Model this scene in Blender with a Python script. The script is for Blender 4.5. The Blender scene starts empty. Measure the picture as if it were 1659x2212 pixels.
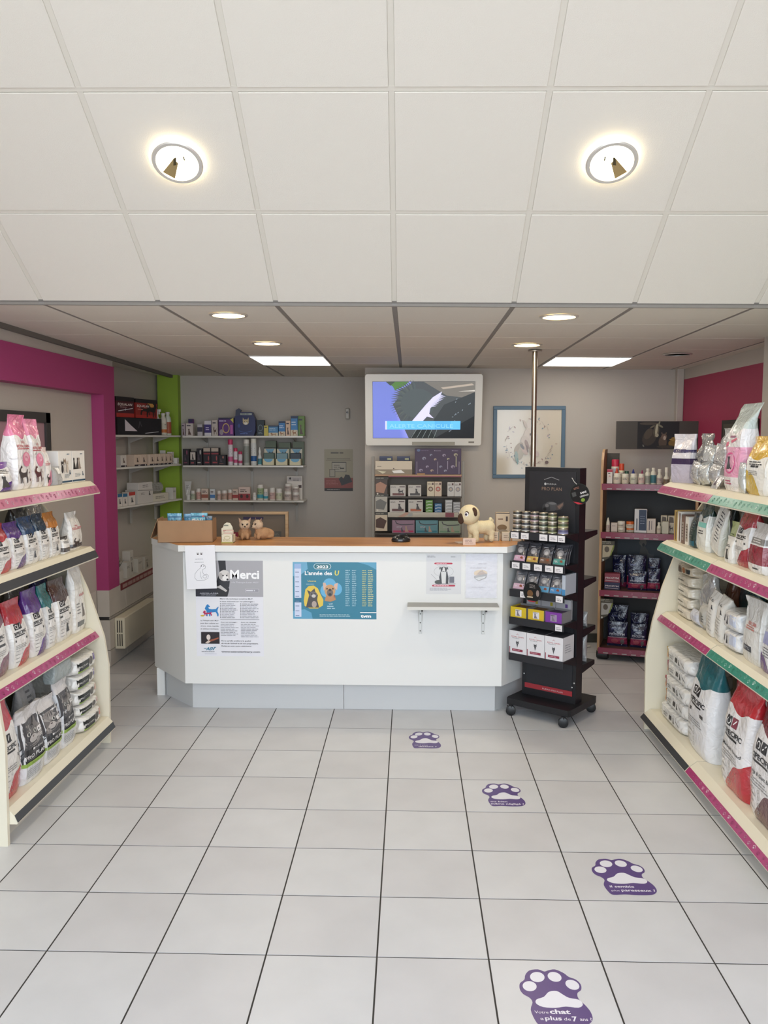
import bpy, bmesh, math, random
from mathutils import Vector, Matrix, geometry, noise
from mathutils.bvhtree import BVHTree

S = bpy.context.scene
COL = S.collection
PI = math.pi
rnd = random.Random(7)

# ------------------------------------------------------------------ camera
H = 1.8548
cam = bpy.data.cameras.new('camera')
cam.sensor_fit = 'HORIZONTAL'
cam.sensor_width = 36.0
cam.lens = 36.0 * 1827.15 / 1659.0
cam.clip_start = 0.05
camo = bpy.data.objects.new('camera', cam)
COL.objects.link(camo)
R0 = (0.9995548, 0.0298285, 0.0006553)
R1 = (0.0032353, -0.0865299, -0.9962440)
R2 = (-0.0296597, 0.9958026, -0.0865879)
camo.matrix_world = Matrix(((R0[0], -R1[0], -R2[0], 0.0), (R0[1], -R1[1], -R2[1], 0.0),
                            (R0[2], -R1[2], -R2[2], H), (0, 0, 0, 1)))
S.camera = camo

# ------------------------------------------------------------------ sky, exposure
w = bpy.data.worlds.new('sky')
S.world = w
w.use_nodes = True
bg = w.node_tree.nodes['Background']
bg.inputs[0].default_value = (0.80, 0.90, 1.0, 1)
bg.inputs[1].default_value = 5.0
S.view_settings.view_transform = 'Standard'
S.view_settings.look = 'None'
S.view_settings.exposure = 0.08
S.view_settings.gamma = 1.0
S.view_settings.use_curve_mapping = False
# the open shop front behind the camera: a portal only guides the sky's own light in
pl = bpy.data.lights.new('shopfront_portal', 'AREA')
pl.shape = 'RECTANGLE'; pl.size = 4.5; pl.size_y = 3.2
pl.cycles.is_portal = True
plo = bpy.data.objects.new('shopfront_portal', pl)
plo.location = (-0.05, -0.62, 1.65)
plo.rotation_euler = (PI / 2, 0, 0)
COL.objects.link(plo)

# ------------------------------------------------------------------ materials
def lin(c):
    c = c / 255.0
    return c / 12.92 if c <= 0.04045 else ((c + 0.055) / 1.055) ** 2.4
def rgb(h):
    return (lin(int(h[0:2], 16)), lin(int(h[2:4], 16)), lin(int(h[4:6], 16)), 1.0)
_M = {}
def mat(h, rough=0.5, metal=0.0, bump=None, var=None, emit=0.0, coat=0.0, alpha=None, trans=0.0, tag=''):
    """One procedural material: colour, gloss, fine relief (bump=(scale,strength)), mottling (var=(scale,amount))."""
    k = (h, rough, metal, bump, var, emit, coat, alpha, trans, tag)
    if k in _M:
        return _M[k]
    m = bpy.data.materials.new('surface_' + h + tag)
    m.use_nodes = True
    nt = m.node_tree
    b = nt.nodes['Principled BSDF']
    b.inputs['Base Color'].default_value = rgb(h)
    b.inputs['Roughness'].default_value = rough
    b.inputs['Metallic'].default_value = metal
    b.inputs['Coat Weight'].default_value = coat
    b.inputs['Coat Roughness'].default_value = 0.12
    if trans:
        b.inputs['Transmission Weight'].default_value = trans
        b.inputs['IOR'].default_value = 1.2
    if alpha is not None:
        b.inputs['Alpha'].default_value = alpha
    if emit:
        b.inputs['Emission Color'].default_value = rgb(h)
        b.inputs['Emission Strength'].default_value = emit
    tc = None
    if bump or var:
        tc = nt.nodes.new('ShaderNodeTexCoord')
    if var:
        n = nt.nodes.new('ShaderNodeTexNoise'); n.inputs['Scale'].default_value = var[0]; n.inputs['Detail'].default_value = 4
        nt.links.new(tc.outputs['Object'], n.inputs['Vector'])
        mx = nt.nodes.new('ShaderNodeMix'); mx.data_type = 'RGBA'; mx.blend_type = 'MULTIPLY'
        mx.inputs[0].default_value = 1.0
        cr = nt.nodes.new('ShaderNodeMapRange')
        cr.inputs[1].default_value = 0.3; cr.inputs[2].default_value = 0.7
        cr.inputs[3].default_value = 1.0 - var[1]; cr.inputs[4].default_value = 1.0
        nt.links.new(n.outputs[0], cr.inputs[0])
        mx.inputs[6].default_value = rgb(h)
        nt.links.new(cr.outputs[0], mx.inputs[7])
        nt.links.new(mx.outputs[2], b.inputs['Base Color'])
    if bump:
        n = nt.nodes.new('ShaderNodeTexNoise'); n.inputs['Scale'].default_value = bump[0]; n.inputs['Detail'].default_value = 3
        nt.links.new(tc.outputs['Object'], n.inputs['Vector'])
        bp = nt.nodes.new('ShaderNodeBump'); bp.inputs['Strength'].default_value = bump[1]
        bp.inputs['Distance'].default_value = 0.02
        nt.links.new(n.outputs[0], bp.inputs['Height'])
        nt.links.new(bp.outputs[0], b.inputs['Normal'])
    _M[k] = m
    return m
def wood(h1, h2, rough=0.45, scale=(1.5, 22, 22)):
    k = ('wood', h1, h2, rough, scale)
    if k in _M: return _M[k]
    m = bpy.data.materials.new('wood_grain'); m.use_nodes = True
    nt = m.node_tree; b = nt.nodes['Principled BSDF']; b.inputs['Roughness'].default_value = rough
    tc = nt.nodes.new('ShaderNodeTexCoord'); mp = nt.nodes.new('ShaderNodeMapping')
    mp.inputs['Scale'].default_value = scale
    n = nt.nodes.new('ShaderNodeTexNoise'); n.inputs['Scale'].default_value = 2.0; n.inputs['Detail'].default_value = 6
    r = nt.nodes.new('ShaderNodeValToRGB')
    r.color_ramp.elements[0].position = 0.35; r.color_ramp.elements[0].color = rgb(h1)
    r.color_ramp.elements[1].position = 0.68; r.color_ramp.elements[1].color = rgb(h2)
    nt.links.new(tc.outputs['Object'], mp.inputs[0]); nt.links.new(mp.outputs[0], n.inputs['Vector'])
    nt.links.new(n.outputs[0], r.inputs[0]); nt.links.new(r.outputs[0], b.inputs['Base Color'])
    _M[k] = m
    return m

# ------------------------------------------------------------------ objects
def tag(o, label=None, cat=None, group=None, kind=None):
    if label: o['label'] = label
    if cat: o['category'] = cat
    if group: o['group'] = group
    if kind: o['kind'] = kind
    return o
def link(name, me, parent=None, loc=(0, 0, 0), rot=(0, 0, 0)):
    o = bpy.data.objects.new(name, me)
    COL.objects.link(o)
    o.location = loc
    o.rotation_euler = rot
    if parent is not None: o.parent = parent
    return o
def empty(name, loc, rot=(0, 0, 0), parent=None):
    o = link(name, None, parent, loc, rot)
    o.empty_display_size = 0.05
    return o
def copy_tree(o, loc=None, rz=None, parent=None):
    c = o.copy(); COL.objects.link(c)
    if parent is not None: c.parent = parent
    for ch in o.children:
        copy_tree(ch, parent=c)
    if loc is not None: c.location = loc
    if rz is not None: c.rotation_euler = (o.rotation_euler[0], o.rotation_euler[1], rz)
    return c

class MB:
    """collects polygons and turns them into ONE mesh"""
    def __init__(s): s.v = []; s.f = []; s.m = []; s.mats = []; s.uv = None
    def mi(s, m):
        if m not in s.mats: s.mats.append(m)
        return s.mats.index(m)
    def add(s, vs, fs, m=None, M=None):
        b = len(s.v); k = s.mi(m)
        for p in vs:
            p = Vector(p)
            s.v.append(tuple(M @ p) if M is not None else tuple(p))
        for f in fs:
            s.f.append(tuple(b + i for i in f)); s.m.append(k)
    def box(s, a, b, m=None, M=None, ch=0.0):
        x0, y0, z0 = (min(a[i], b[i]) for i in range(3)); x1, y1, z1 = (max(a[i], b[i]) for i in range(3))
        if ch <= 0:
            vs = [(x0, y0, z0), (x1, y0, z0), (x1, y1, z0), (x0, y1, z0), (x0, y0, z1), (x1, y0, z1), (x1, y1, z1), (x0, y1, z1)]
            fs = [(0, 3, 2, 1), (4, 5, 6, 7), (0, 1, 5, 4), (1, 2, 6, 5), (2, 3, 7, 6), (3, 0, 4, 7)]
            s.add(vs, fs, m, M)
        else:
            bm = bmesh.new()
            bmesh.ops.create_cube(bm, size=1.0)
            for v in bm.verts:
                v.co = Vector((x0 if v.co.x < 0 else x1, y0 if v.co.y < 0 else y1, z0 if v.co.z < 0 else z1))
            bmesh.ops.bevel(bm, geom=bm.edges[:], offset=ch, segments=1, affect='EDGES')
            bm.verts.index_update()
            s.add([v.co[:] for v in bm.verts], [tuple(v.index for v in f.verts) for f in bm.faces], m, M)
            bm.free()
    def prism(s, pts, a, b, axis='z', m=None, M=None):
        """extrude a 2D outline between a and b along an axis"""
        n = len(pts)
        area = sum(pts[i][0] * pts[(i + 1) % n][1] - pts[(i + 1) % n][0] * pts[i][1] for i in range(n))
        if area < 0: pts = pts[::-1]
        def P(p, t):
            return {'z': (p[0], p[1], t), 'y': (p[0], t, p[1]), 'x': (t, p[0], p[1])}[axis]
        vs = [P(p, a) for p in pts] + [P(p, b) for p in pts]
        tri = geometry.tessellate_polygon([[Vector((p[0], p[1], 0)) for p in pts]])
        fs = []
        flip = (axis == 'y')
        for t in tri:
            c = (pts[t[1]][0] - pts[t[0]][0]) * (pts[t[2]][1] - pts[t[0]][1]) - (pts[t[1]][1] - pts[t[0]][1]) * (pts[t[2]][0] - pts[t[0]][0])
            if c < 0: t = t[::-1]
            up = tuple(i + n for i in t); dn = tuple(t[::-1])
            fs += [up, dn]
        for i in range(n):
            j = (i + 1) % n
            fs.append((i, j, j + n, i + n))
        if (b < a) != flip: fs = [f[::-1] for f in fs]
        s.add(vs, fs, m, M)
    def lathe(s, prof, n=16, m=None, M=None, c=(0, 0, 0)):
        """prof: (radius, z) from bottom to top; closed with caps where the radius is not 0"""
        vs = []; fs = []; rings = []
        for r, z in prof:
            if r <= 1e-6:
                rings.append([len(vs)]); vs.append((c[0], c[1], c[2] + z))
            else:
                rings.append(list(range(len(vs), len(vs) + n)))
                vs += [(c[0] + r * math.cos(2 * PI * i / n), c[1] + r * math.sin(2 * PI * i / n), c[2] + z) for i in range(n)]
        for A, B in zip(rings, rings[1:]):
            for i in range(n):
                j = (i + 1) % n
                if len(A) == 1 and len(B) == 1: continue
                if len(A) == 1: fs.append((A[0], B[j], B[i]))
                elif len(B) == 1: fs.append((A[i], A[j], B[0]))
                else: fs.append((A[i], A[j], B[j], B[i]))
        if len(rings[0]) > 1: fs.append(tuple(rings[0][::-1]))
        if len(rings[-1]) > 1: fs.append(tuple(rings[-1]))
        s.add(vs, fs, m, M)
    def tube(s, pts, r, n=8, m=None, M=None):
        pts = [Vector(p) for p in pts]
        vs = []; fs = []; N = len(pts)
        prev = None
        for i, p in enumerate(pts):
            t = (pts[min(i + 1, N - 1)] - pts[max(i - 1, 0)]).normalized()
            ref = Vector((0, 0, 1)) if abs(t.z) < 0.9 else Vector((1, 0, 0))
            a = t.cross(ref).normalized(); b2 = t.cross(a)
            rr = r[i] if isinstance(r, (list, tuple)) else r
            vs += [tuple(p + a * (rr * math.cos(2 * PI * k / n)) + b2 * (rr * math.sin(2 * PI * k / n))) for k in range(n)]
        for i in range(N - 1):
            for k in range(n):
                l = (k + 1) % n
                fs.append((i * n + k, i * n + l, (i + 1) * n + l, (i + 1) * n + k))
        fs.append(tuple(range(n))[::-1]); fs.append(tuple(range((N - 1) * n, N * n)))
        s.add(vs, fs, m, M)
    def build(s, name, parent=None, loc=(0, 0, 0), rot=(0, 0, 0), smooth=35, m=None):
        me = s.mesh(name, smooth, m)
        return link(name, me, parent, loc, rot)
    def mesh(s, name, smooth=35, m=None):
        me = bpy.data.meshes.new(name)
        me.from_pydata(s.v, [], s.f)
        for x in s.mats:
            me.materials.append(x if x is not None else m)
        me.polygons.foreach_set('material_index', s.m)
        if s.uv:
            ul = me.uv_layers.new(name='UVMap')
            vi = [0] * len(me.loops); me.loops.foreach_get('vertex_index', vi)
            fl = []
            for i in vi: fl += s.uv[i]
            ul.data.foreach_set('uv', fl)
        if smooth:
            me.polygons.foreach_set('use_smooth', [True] * len(me.polygons))
            me.set_sharp_from_angle(angle=math.radians(smooth))
        me.update()
        return me

# ------------------------------------------------------------------ flat print (lettering, pictures, labels)
_T = {}
def text_geo(txt, bold=0.0):
    k = (txt, bold)
    if k in _T: return _T[k]
    cu = bpy.data.curves.new('lettering', 'FONT')
    cu.body = txt; cu.size = 1.0; cu.offset = bold; cu.resolution_u = 2
    o = bpy.data.objects.new('lettering', cu)
    me = bpy.data.meshes.new_from_object(o)
    vs = [(v.co.x, v.co.y) for v in me.vertices]
    fs = [tuple(p.vertices) for p in me.polygons]
    bpy.data.objects.remove(o); bpy.data.curves.remove(cu); bpy.data.meshes.remove(me)
    if not vs: vs = [(0, 0)]
    x0 = min(v[0] for v in vs); x1 = max(v[0] for v in vs)
    _T[k] = ([(v[0] - x0, v[1]) for v in vs], fs, x1 - x0)
    return _T[k]
class Pr:
    """flat print drawn in x (right), y (up); each call lies a hair above the one before"""
    def __init__(s, rough=0.5, step=0.00012, coat=0.0, auto=False): s.auto = auto; s.b = MB(); s.k = 1; s.rough = rough; s.step = step; s.coat = coat
    def _m(s, h): return mat(h, s.rough, coat=s.coat)
    def _z(s): s.k += 1; return s.k * s.step
    def rect(s, x0, y0, x1, y1, h, nx=1, ny=1, raw=None):
        if s.auto: nx = max(nx, math.ceil(abs(x1 - x0) / 0.016)); ny = max(ny, math.ceil(abs(y1 - y0) / 0.03))
        z = s._z(); vs = []; fs = []
        for j in range(ny + 1):
            for i in range(nx + 1):
                vs.append((x0 + (x1 - x0) * i / nx, y0 + (y1 - y0) * j / ny, z))
        for j in range(ny):
            for i in range(nx):
                a = j * (nx + 1) + i
                fs.append((a, a + 1, a + nx + 2, a + nx + 1))
        s.b.add(vs, fs, raw or s._m(h)); return s
    def poly(s, pts, h):
        z = s._z()
        tri = geometry.tessellate_polygon([[Vector((p[0], p[1], 0)) for p in pts]])
        fs = []
        for t in tri:
            c = (pts[t[1]][0] - pts[t[0]][0]) * (pts[t[2]][1] - pts[t[0]][1]) - (pts[t[1]][1] - pts[t[0]][1]) * (pts[t[2]][0] - pts[t[0]][0])
            fs.append(tuple(t) if c > 0 else tuple(t[::-1]))
        s.b.add([(p[0], p[1], z) for p in pts], fs, s._m(h)); return s
    def ell(s, cx, cy, rx, ry, h, n=16, a=0.0):
        ca, sa = math.cos(a), math.sin(a)
        pts = []
        for i in range(n):
            x = rx * math.cos(2 * PI * i / n); y = ry * math.sin(2 * PI * i / n)
            pts.append((cx + x * ca - y * sa, cy + x * sa + y * ca))
        z = s._z()
        s.b.add([(p[0], p[1], z) for p in pts] + [(cx, cy, z)], [(i, (i + 1) % n, n) for i in range(n)], s._m(h)); return s
    def ring(s, cx, cy, rx, ry, t, h, n=20):
        z = s._z(); vs = []; fs = []
        for i in range(n):
            c, q = math.cos(2 * PI * i / n), math.sin(2 * PI * i / n)
            vs += [(cx + rx * c, cy + ry * q, z), (cx + (rx - t) * c, cy + (ry - t) * q, z)]
        for i in range(n):
            j = (i + 1) % n
            fs.append((2 * i, 2 * j, 2 * j + 1, 2 * i + 1))
        s.b.add(vs, fs, s._m(h)); return s
    def line(s, pts, t, h):
        z = s._z()
        for (x0, y0), (x1, y1) in zip(pts, pts[1:]):
            L = math.hypot(x1 - x0, y1 - y0) or 1e-9
            nx, ny = -(y1 - y0) / L * t / 2, (x1 - x0) / L * t / 2
            s.b.add([(x0 - nx, y0 - ny, z), (x1 - nx, y1 - ny, z), (x1 + nx, y1 + ny, z), (x0 + nx, y0 + ny, z)], [(0, 1, 2, 3)], s._m(h))
        return s
    def text(s, t, x, y, size, h, al='l', w=None, bold=0.0, shear=0.0):
        vs, fs, W = text_geo(t, bold)
        sx = size if w is None else w / max(W, 1e-6)
        x -= {'l': 0, 'c': 0.5, 'r': 1.0}[al] * W * sx
        z = s._z()
        s.b.add([(x + (v[0] + v[1] * shear) * sx, y + v[1] * size, z) for v in vs], fs, s._m(h)); return s
    def lines(s, x0, y0, x1, y1, n, h, fill=0.5, words=True, seed=1):
        """rows of small illegible type"""
        r = random.Random(seed); z = s._z(); dy = (y1 - y0) / n
        for i in range(n):
            yb = y1 - (i + 1) * dy + dy * (1 - fill) / 2; yt = yb + dy * fill
            x = x0; xe = x0 + (x1 - x0) * (1.0 if words is False else r.uniform(0.72, 1.0))
            while x < xe - 1e-6:
                L = (xe - x) if not words else min(xe - x, abs(dy) * r.uniform(1.2, 3.6))
                s.b.add([(x, yb, z), (x + L, yb, z), (x + L, yt, z), (x, yt, z)], [(0, 1, 2, 3)], s._m(h))
                x += L + abs(dy) * 0.4
        return s
    def build(s, name, parent, fn=None, loc=(0, 0, 0), rot=(0, 0, 0)):
        """fn maps (x, y, height above surface) to a local point; default stands upright facing -Y"""
        if fn is None: fn = lambda x, y, z: (x, -z, y)
        s.b.v = [tuple(fn(*p)) for p in s.b.v]
        return s.b.build(name, parent, loc, rot, smooth=0)

# ================================================================== THE SETTING
GREY = mat('c0b8ae', 0.75, bump=(60, 0.05))
PINK = mat('a83a72', 0.6, bump=(60, 0.04))
PINK2 = mat('a03052', 0.6, bump=(60, 0.04))
GREEN = mat('93b232', 0.6)
TILEW = mat('c9c1b6', 0.35, var=(6, 0.08))
GROUT = mat('35322f', 0.8)
CREAM = mat('e9e4d6', 0.45)

# floor: dark grout slab with every tile laid on it
fb = MB()
fb.box((-2.6, -0.6, -0.08), (2.6, 8.9, -0.0012), GROUT)
floor = tag(fb.build('floor', smooth=0), kind='structure')
TM = mat('d1d2d4', 0.36, var=(5, 0.07))
TM2 = mat('cdcdcf', 0.38, var=(3.3, 0.09))
def tile_mesh(m):
    b = MB(); b.box((-0.1969, -0.1969, -0.012), (0.1969, 0.1969, 0), m)
    return b.mesh('tile', smooth=0)
tms = [tile_mesh(TM), tile_mesh(TM2)]
for i in range(-2, 11):
    for j in range(-8, 15):
        x = -1.7103 + 0.4 * i + 0.2; y = 5.6851 - 0.4 * j - 0.2
        if x < -2.5 or x > 2.5: continue
        t = link('tile', tms[(i * 7 + j * 3) % 2], floor, (x, y, rnd.uniform(-0.0002, 0.0002)), (0, 0, rnd.choice((0, PI / 2, PI, 1.5 * PI))))

# left wall: tiled dado, pink frame round a grey recess, set-back upper wall behind the counter
b = MB()
b.box((-2.9, -0.6, 0), (-2.53, 8.8, 0.628), GROUT)
b.box((-2.9, 6.69, 0), (-2.43, 8.8, 0.628), GROUT)
b.box((-2.9, -0.6, 0.63), (-2.52, 6.68, 2.2), GREY)          # recess back
b.box((-2.9, 6.68, 0.63), (-2.42, 6.93, 2.435), PINK)        # pilaster
b.box((-2.9, -0.6, 2.2), (-2.42, 6.68, 2.435), PINK)         # header
b.box((-2.9, -0.6, 2.435), (-2.43, 6.93, 3.7), GREY)
b.prism([(-2.9, 6.92), (-2.78, 6.92), (-2.58, 8.72), (-2.9, 8.72)], 0.63, 2.7, 'z', GREY)
b.box((-2.79, 6.93, 0.60), (-2.421, 8.8, 0.632), TILEW)        # ledge
wl = tag(b.build('wall_left', smooth=0), kind='structure')
b = MB()
b.box((-2.562, 8.60, 0.632), (-2.352, 8.70, 2.52), GREEN)
b.build('painted_panel', wl)
zs = [(0.004, 0.135), (0.140, 0.385), (0.412, 0.632)]
def dado(y0, y1, za, zb):
    d = MB(); d.box((-2.4305, y0 + 0.002, za), (-2.4205, y1 - 0.002, zb), TILEW, ch=0.001)
    d.build('tile', wl, smooth=0)
for k, (za, zb) in enumerate(zs):
    for yy in range(5):
        dado(6.68 + 0.4 * yy, 6.68 + 0.4 * yy + 0.4, za, zb)
    for yy in range(9):
        d = MB(); d.box((-2.5305, 3.08 + 0.4 * yy + 0.002, za), (-2.5205, 3.48 + 0.4 * yy - 0.002, zb), TILEW, ch=0.001); d.build('tile', wl, smooth=0)
    d = MB(); d.box((-2.519, 6.6802, za), (-2.4215, 6.6902, zb), TILEW, ch=0.001); d.build('tile', wl, smooth=0)
d = MB(); d.box((-2.432, 6.69, 0.389), (-2.418, 8.69, 0.408), mat('9b938a', 0.4), ch=0.003)
d.build('border_strip', wl, smooth=0)

# back wall: deeper bay on the left, nearer wall behind the screen
b = MB()
b.prism([(-2.9, 8.70), (-0.40, 8.70), (-0.40, 7.67), (2.9, 7.67), (2.9, 9.0), (-2.9, 9.0)], 0, 2.62, 'z', GREY)
wb = tag(b.build('wall_back', smooth=0), kind='structure')
b = MB(); b.box((2.36, 7.60, 0), (2.42, 7.67, 2.5), mat('c4bab0', 0.6), ch=0.006)
tag(b.build('trim_1', smooth=0), kind='structure')
b = MB(); b.box((-0.40, 7.645, 0), (2.40, 7.67, 0.08), mat('3c3d38', 0.5))
tag(b.build('baseboard_back', smooth=0), kind='structure')

# right wall
b = MB()
b.box((2.42, -0.6, 0), (2.9, 8.8, 2.375), PINK2)
b.box((2.42, -0.6, 2.375), (2.9, 8.8, 3.7), GREY)
b.box((2.225, 2.2, 0), (2.42, 5.45, 3.7), GREY)
wr = tag(b.build('wall_right', smooth=0), kind='structure')

# shop front behind the camera: posts and lintel round the open entrance
b = MB()
b.box((-2.9, -0.75, 0), (-2.35, -0.6, 3.8), GREY); b.box((2.25, -0.75, 0), (2.9, -0.6, 3.8), GREY)
b.box((-2.35, -0.75, 3.25), (2.25, -0.6, 3.8), GREY)
tag(b.build('wall_front', smooth=0), kind='structure')
b = MB(); b.box((-8, -9, -0.12), (8, -0.6, -0.02), mat('a8a59f', 0.9))
tag(b.build('floor_pavement', smooth=0), kind='structure')

# ceiling: suspended grid, low and flat at the back, sloping up towards the entrance
CT = mat('e6e0d4', 0.85, bump=(220, 0.12))
BARD = mat('8f8a84', 0.6)
BARL = mat('e0dacd', 0.7)
ceil = MB()
ceil.box((-2.95, 0.13, 0.012), (2.55, 4.7, 0.05), mat('77726c', 0.9))
ceil.box((-2.95, 2.70, 0.0), (-2.45, 4.6, 0.012), CT)
sl = math.radians(32.2); cs, sn = math.cos(sl), math.sin(sl)
NS = 5
SY = 0.15
yt, zt = SY - 0.6 * NS * cs, 0.6 * NS * sn
ceil.prism([(SY, 0.014), (yt, zt + 0.016), (yt, zt + 0.08), (SY, 0.08)], -2.6, 2.55, 'x', mat('b9b2a6', 0.9))
ceil.box((-2.6, -4.9, zt + 0.02), (2.55, yt + 0.02, zt + 0.08), CT)
co = ceil.build('ceiling', None, (0, 4.2, H + 0.66819), (-0.0108, 0.0086, 0), smooth=0)
tag(co, kind='structure')
CX, CY = -1.878, 0.1338
def panel(sx, sy, m=CT):
    b = MB(); b.box((-sx / 2, -sy / 2, 0), (sx / 2, sy / 2, 0.012), m, ch=0.0015); return b.mesh('ceiling_tile', smooth=0)
pf = panel(0.574, 0.5945); psl = panel(0.576, 0.578)
edgeL = -2.45
for k in range(-1, 8):
    x0 = max(CX + 0.6 * k, -2.44); x1 = min(CX + 0.6 * (k + 1), 2.44)
    if x1 - x0 < 0.05: continue
    full = (x1 - x0) > 0.59
    mf = pf if full else panel(x1 - x0 - 0.026, 0.5945)
    ms = psl if full else panel(x1 - x0 - 0.024, 0.578)
    for j in range(8):
        if j == 7 and k > 2: continue
        if j == 4 and k in (1, 5): continue       # the two light panels
        link('ceiling_tile', mf, co, ((x0 + x1) / 2, CY + 0.6 * j + 0.3, 0))
    for j in range(NS):
        y = SY - (0.6 * j + 0.3) * cs; z = (0.6 * j + 0.3) * sn
        link('ceiling_tile', ms, co, ((x0 + x1) / 2, y, z + 0.003), (-sl, 0, 0))
for k in range(0, 8):
    x = CX + 0.6 * k
    if x > 2.42: continue
    b = MB(); b.box((x - 0.012, 0.135, 0.003), (x + 0.012, 4.66, 0.012), BARD)
    b.build('grid_bar', co, smooth=0)
    b = MB()
    b.prism([(SY, 0.009), (yt, zt + 0.009), (yt, zt + 0.016), (SY, 0.016)], x - 0.0115, x + 0.0115, 'x', BARL)
    b.build('grid_bar', co, smooth=0)
for j in range(1, NS):
    y = SY - 0.6 * j * cs; z = 0.6 * j * sn
    b = MB(); b.box((-2.44, -0.011, 0.0), (2.44, 0.011, 0.006), BARL)
    b.build('grid_bar', co, (0, y, z + 0.008), (-sl, 0, 0), smooth=0)
b = MB(); b.box((-2.44, 0.136, -0.004), (2.44, 0.151, 0.012), mat('8a847c', 0.6)); b.build('edge_trim', co, smooth=0)
b = MB(); b.box((-2.43, 0.14, -0.03), (-2.40, 4.4, 0.012), mat('6e6963', 0.7)); b.build('edge_trim', co, smooth=0)

# recessed downlights
GLOW = mat('fff6dc', 0.5, emit=9.0)
GLOWD = mat('fff2d4', 0.5, emit=1.6)
REFL = mat('cdb98a', 0.25, metal=0.9)
RING = mat('d8d4cc', 0.35, metal=0.4)
def downlight(loc, rot, label, lit, watts, flip=1):
    t = empty('ceiling_light', loc, rot)
    tag(t, label, 'light', 'recessed round downlights')
    b = MB()
    pr = [(0.088, -0.001), (0.088, -0.006), (0.101, -0.006), (0.106, -0.001)]
    n = 32; vs = []; fs = []
    for r, z in pr: vs += [(r * math.cos(2 * PI * i / n), r * math.sin(2 * PI * i / n), z) for i in range(n)]
    for a in range(3):
        for i in range(n): j = (i + 1) % n; fs.append((a * n + i, a * n + j, (a + 1) * n + j, (a + 1) * n + i))
    b.add(vs, fs, RING); b.build('trim_ring', t)
    b = MB(); b.lathe([(0.0, -0.0012), (0.088, -0.001)], 32, GLOW if lit == 2 else (GLOWD if lit else mat('77706a', 0.4)))
    b.v = [(v[0], v[1], -0.0012) for v in b.v]
    b.build('diffuser', t, smooth=0)
    if lit == 2:   # the mirror segment and the lamp holder seen inside
        b = MB(); f = flip
        b.add([(-0.074 * f, 0.045, -0.0016), (-0.03 * f, 0.081, -0.0016), (0.004 * f, 0.0, -0.0016), (-0.012 * f, -0.022, -0.0016)], [(0, 1, 2, 3) if f < 0 else (3, 2, 1, 0)], REFL)
        b.add([(-0.02 * f, 0.012, -0.002), (-0.006 * f, 0.010, -0.002), (0.002 * f, -0.03, -0.002), (-0.01 * f, -0.026, -0.002)], [(0, 1, 2, 3) if f < 0 else (3, 2, 1, 0)], mat('4a3f22', 0.5))
        b.add([(0.03 * f, -0.012, -0.002), (0.036 * f, -0.012, -0.002), (0.036 * f, -0.034, -0.002), (0.03 * f, -0.034, -0.002)], [(0, 1, 2, 3) if f < 0 else (3, 2, 1, 0)], mat('4a3f22', 0.5))
        b.build('reflector', t, smooth=0)
    elif lit == 1:
        b = MB(); b.lathe([(0, -0.012), (0.02, -0.010), (0.03, -0.0018)], 12, GLOW); b.build('bulb', t)
    if watts:
        li = bpy.data.lights.new('downlight_lamp', 'AREA'); li.shape = 'DISK'; li.size = 0.16; li.energy = watts; li.color = (1.0, 0.86, 0.66)
        lo = bpy.data.objects.new('downlight_lamp', li); COL.objects.link(lo); lo.parent = t; lo.location = (0, 0, -0.02)
    return t
def cz(x, y): return H + 0.66819 - 0.0086 * x - 0.0108 * (y - 4.2)
s_y = 4.35 - 0.885 * cs; s_z = 0.885 * sn
for x, side, f in ((-0.967, 'left', 1), (0.825, 'right', -1)):
    downlight((x, s_y, cz(x, 4.33) + s_z - 0.006), (-sl, 0, 0), 'bright round downlight in the %s half of the sloping ceiling' % side, 2, 5, f)
    downlight((x - 0.02, 4.66, cz(x, 4.66) - 0.001), (0, 0, 0), 'round downlight on the %s, just behind the edge of the slope' % side, 1, 6)
    downlight((x - 0.02, 5.91, cz(x, 5.91) - 0.001), (0, 0, 0), 'round downlight on the %s, between the slope edge and the light panel' % side, 1, 2.5 if side == 'left' else 9)
downlight((1.99, 6.43, cz(1.99, 6.43) - 0.001), (0, 0, 0), 'unlit dark downlight near the pink right wall', 0, 0)
PANEL = mat('fffaf0', 0.5, emit=3.6)
for x0, y0, y1, lab in ((-1.275, 6.74, 7.42, 'glowing square light panel over the left back shelves'), (1.127, 6.67, 7.335, 'glowing square light panel right of the screen')):
    t = empty('light_panel', (x0 + 0.298, (y0 + y1) / 2, cz(x0 + 0.3, (y0 + y1) / 2) - 0.006), (-0.0108, 0.0086, 0))
    tag(t, lab, 'light', 'square light panels')
    hy = (y1 - y0) / 2
    b = MB(); b.box((-0.298, -hy, 0), (0.298, hy, 0.012), mat('e8e6e0', 0.5), ch=0.002); b.build('frame', t, smooth=0)
    b = MB(); b.prism([(-0.29 + 0.01, -hy + 0.008), (0.28, -hy + 0.008), (0.29, -hy + 0.018), (0.29, hy - 0.018), (0.28, hy - 0.008), (-0.28, hy - 0.008), (-0.29, hy - 0.018), (-0.29, -hy + 0.018)], -0.003, 0.004, 'z', PANEL)
    b.build('diffuser', t, smooth=0)

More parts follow.
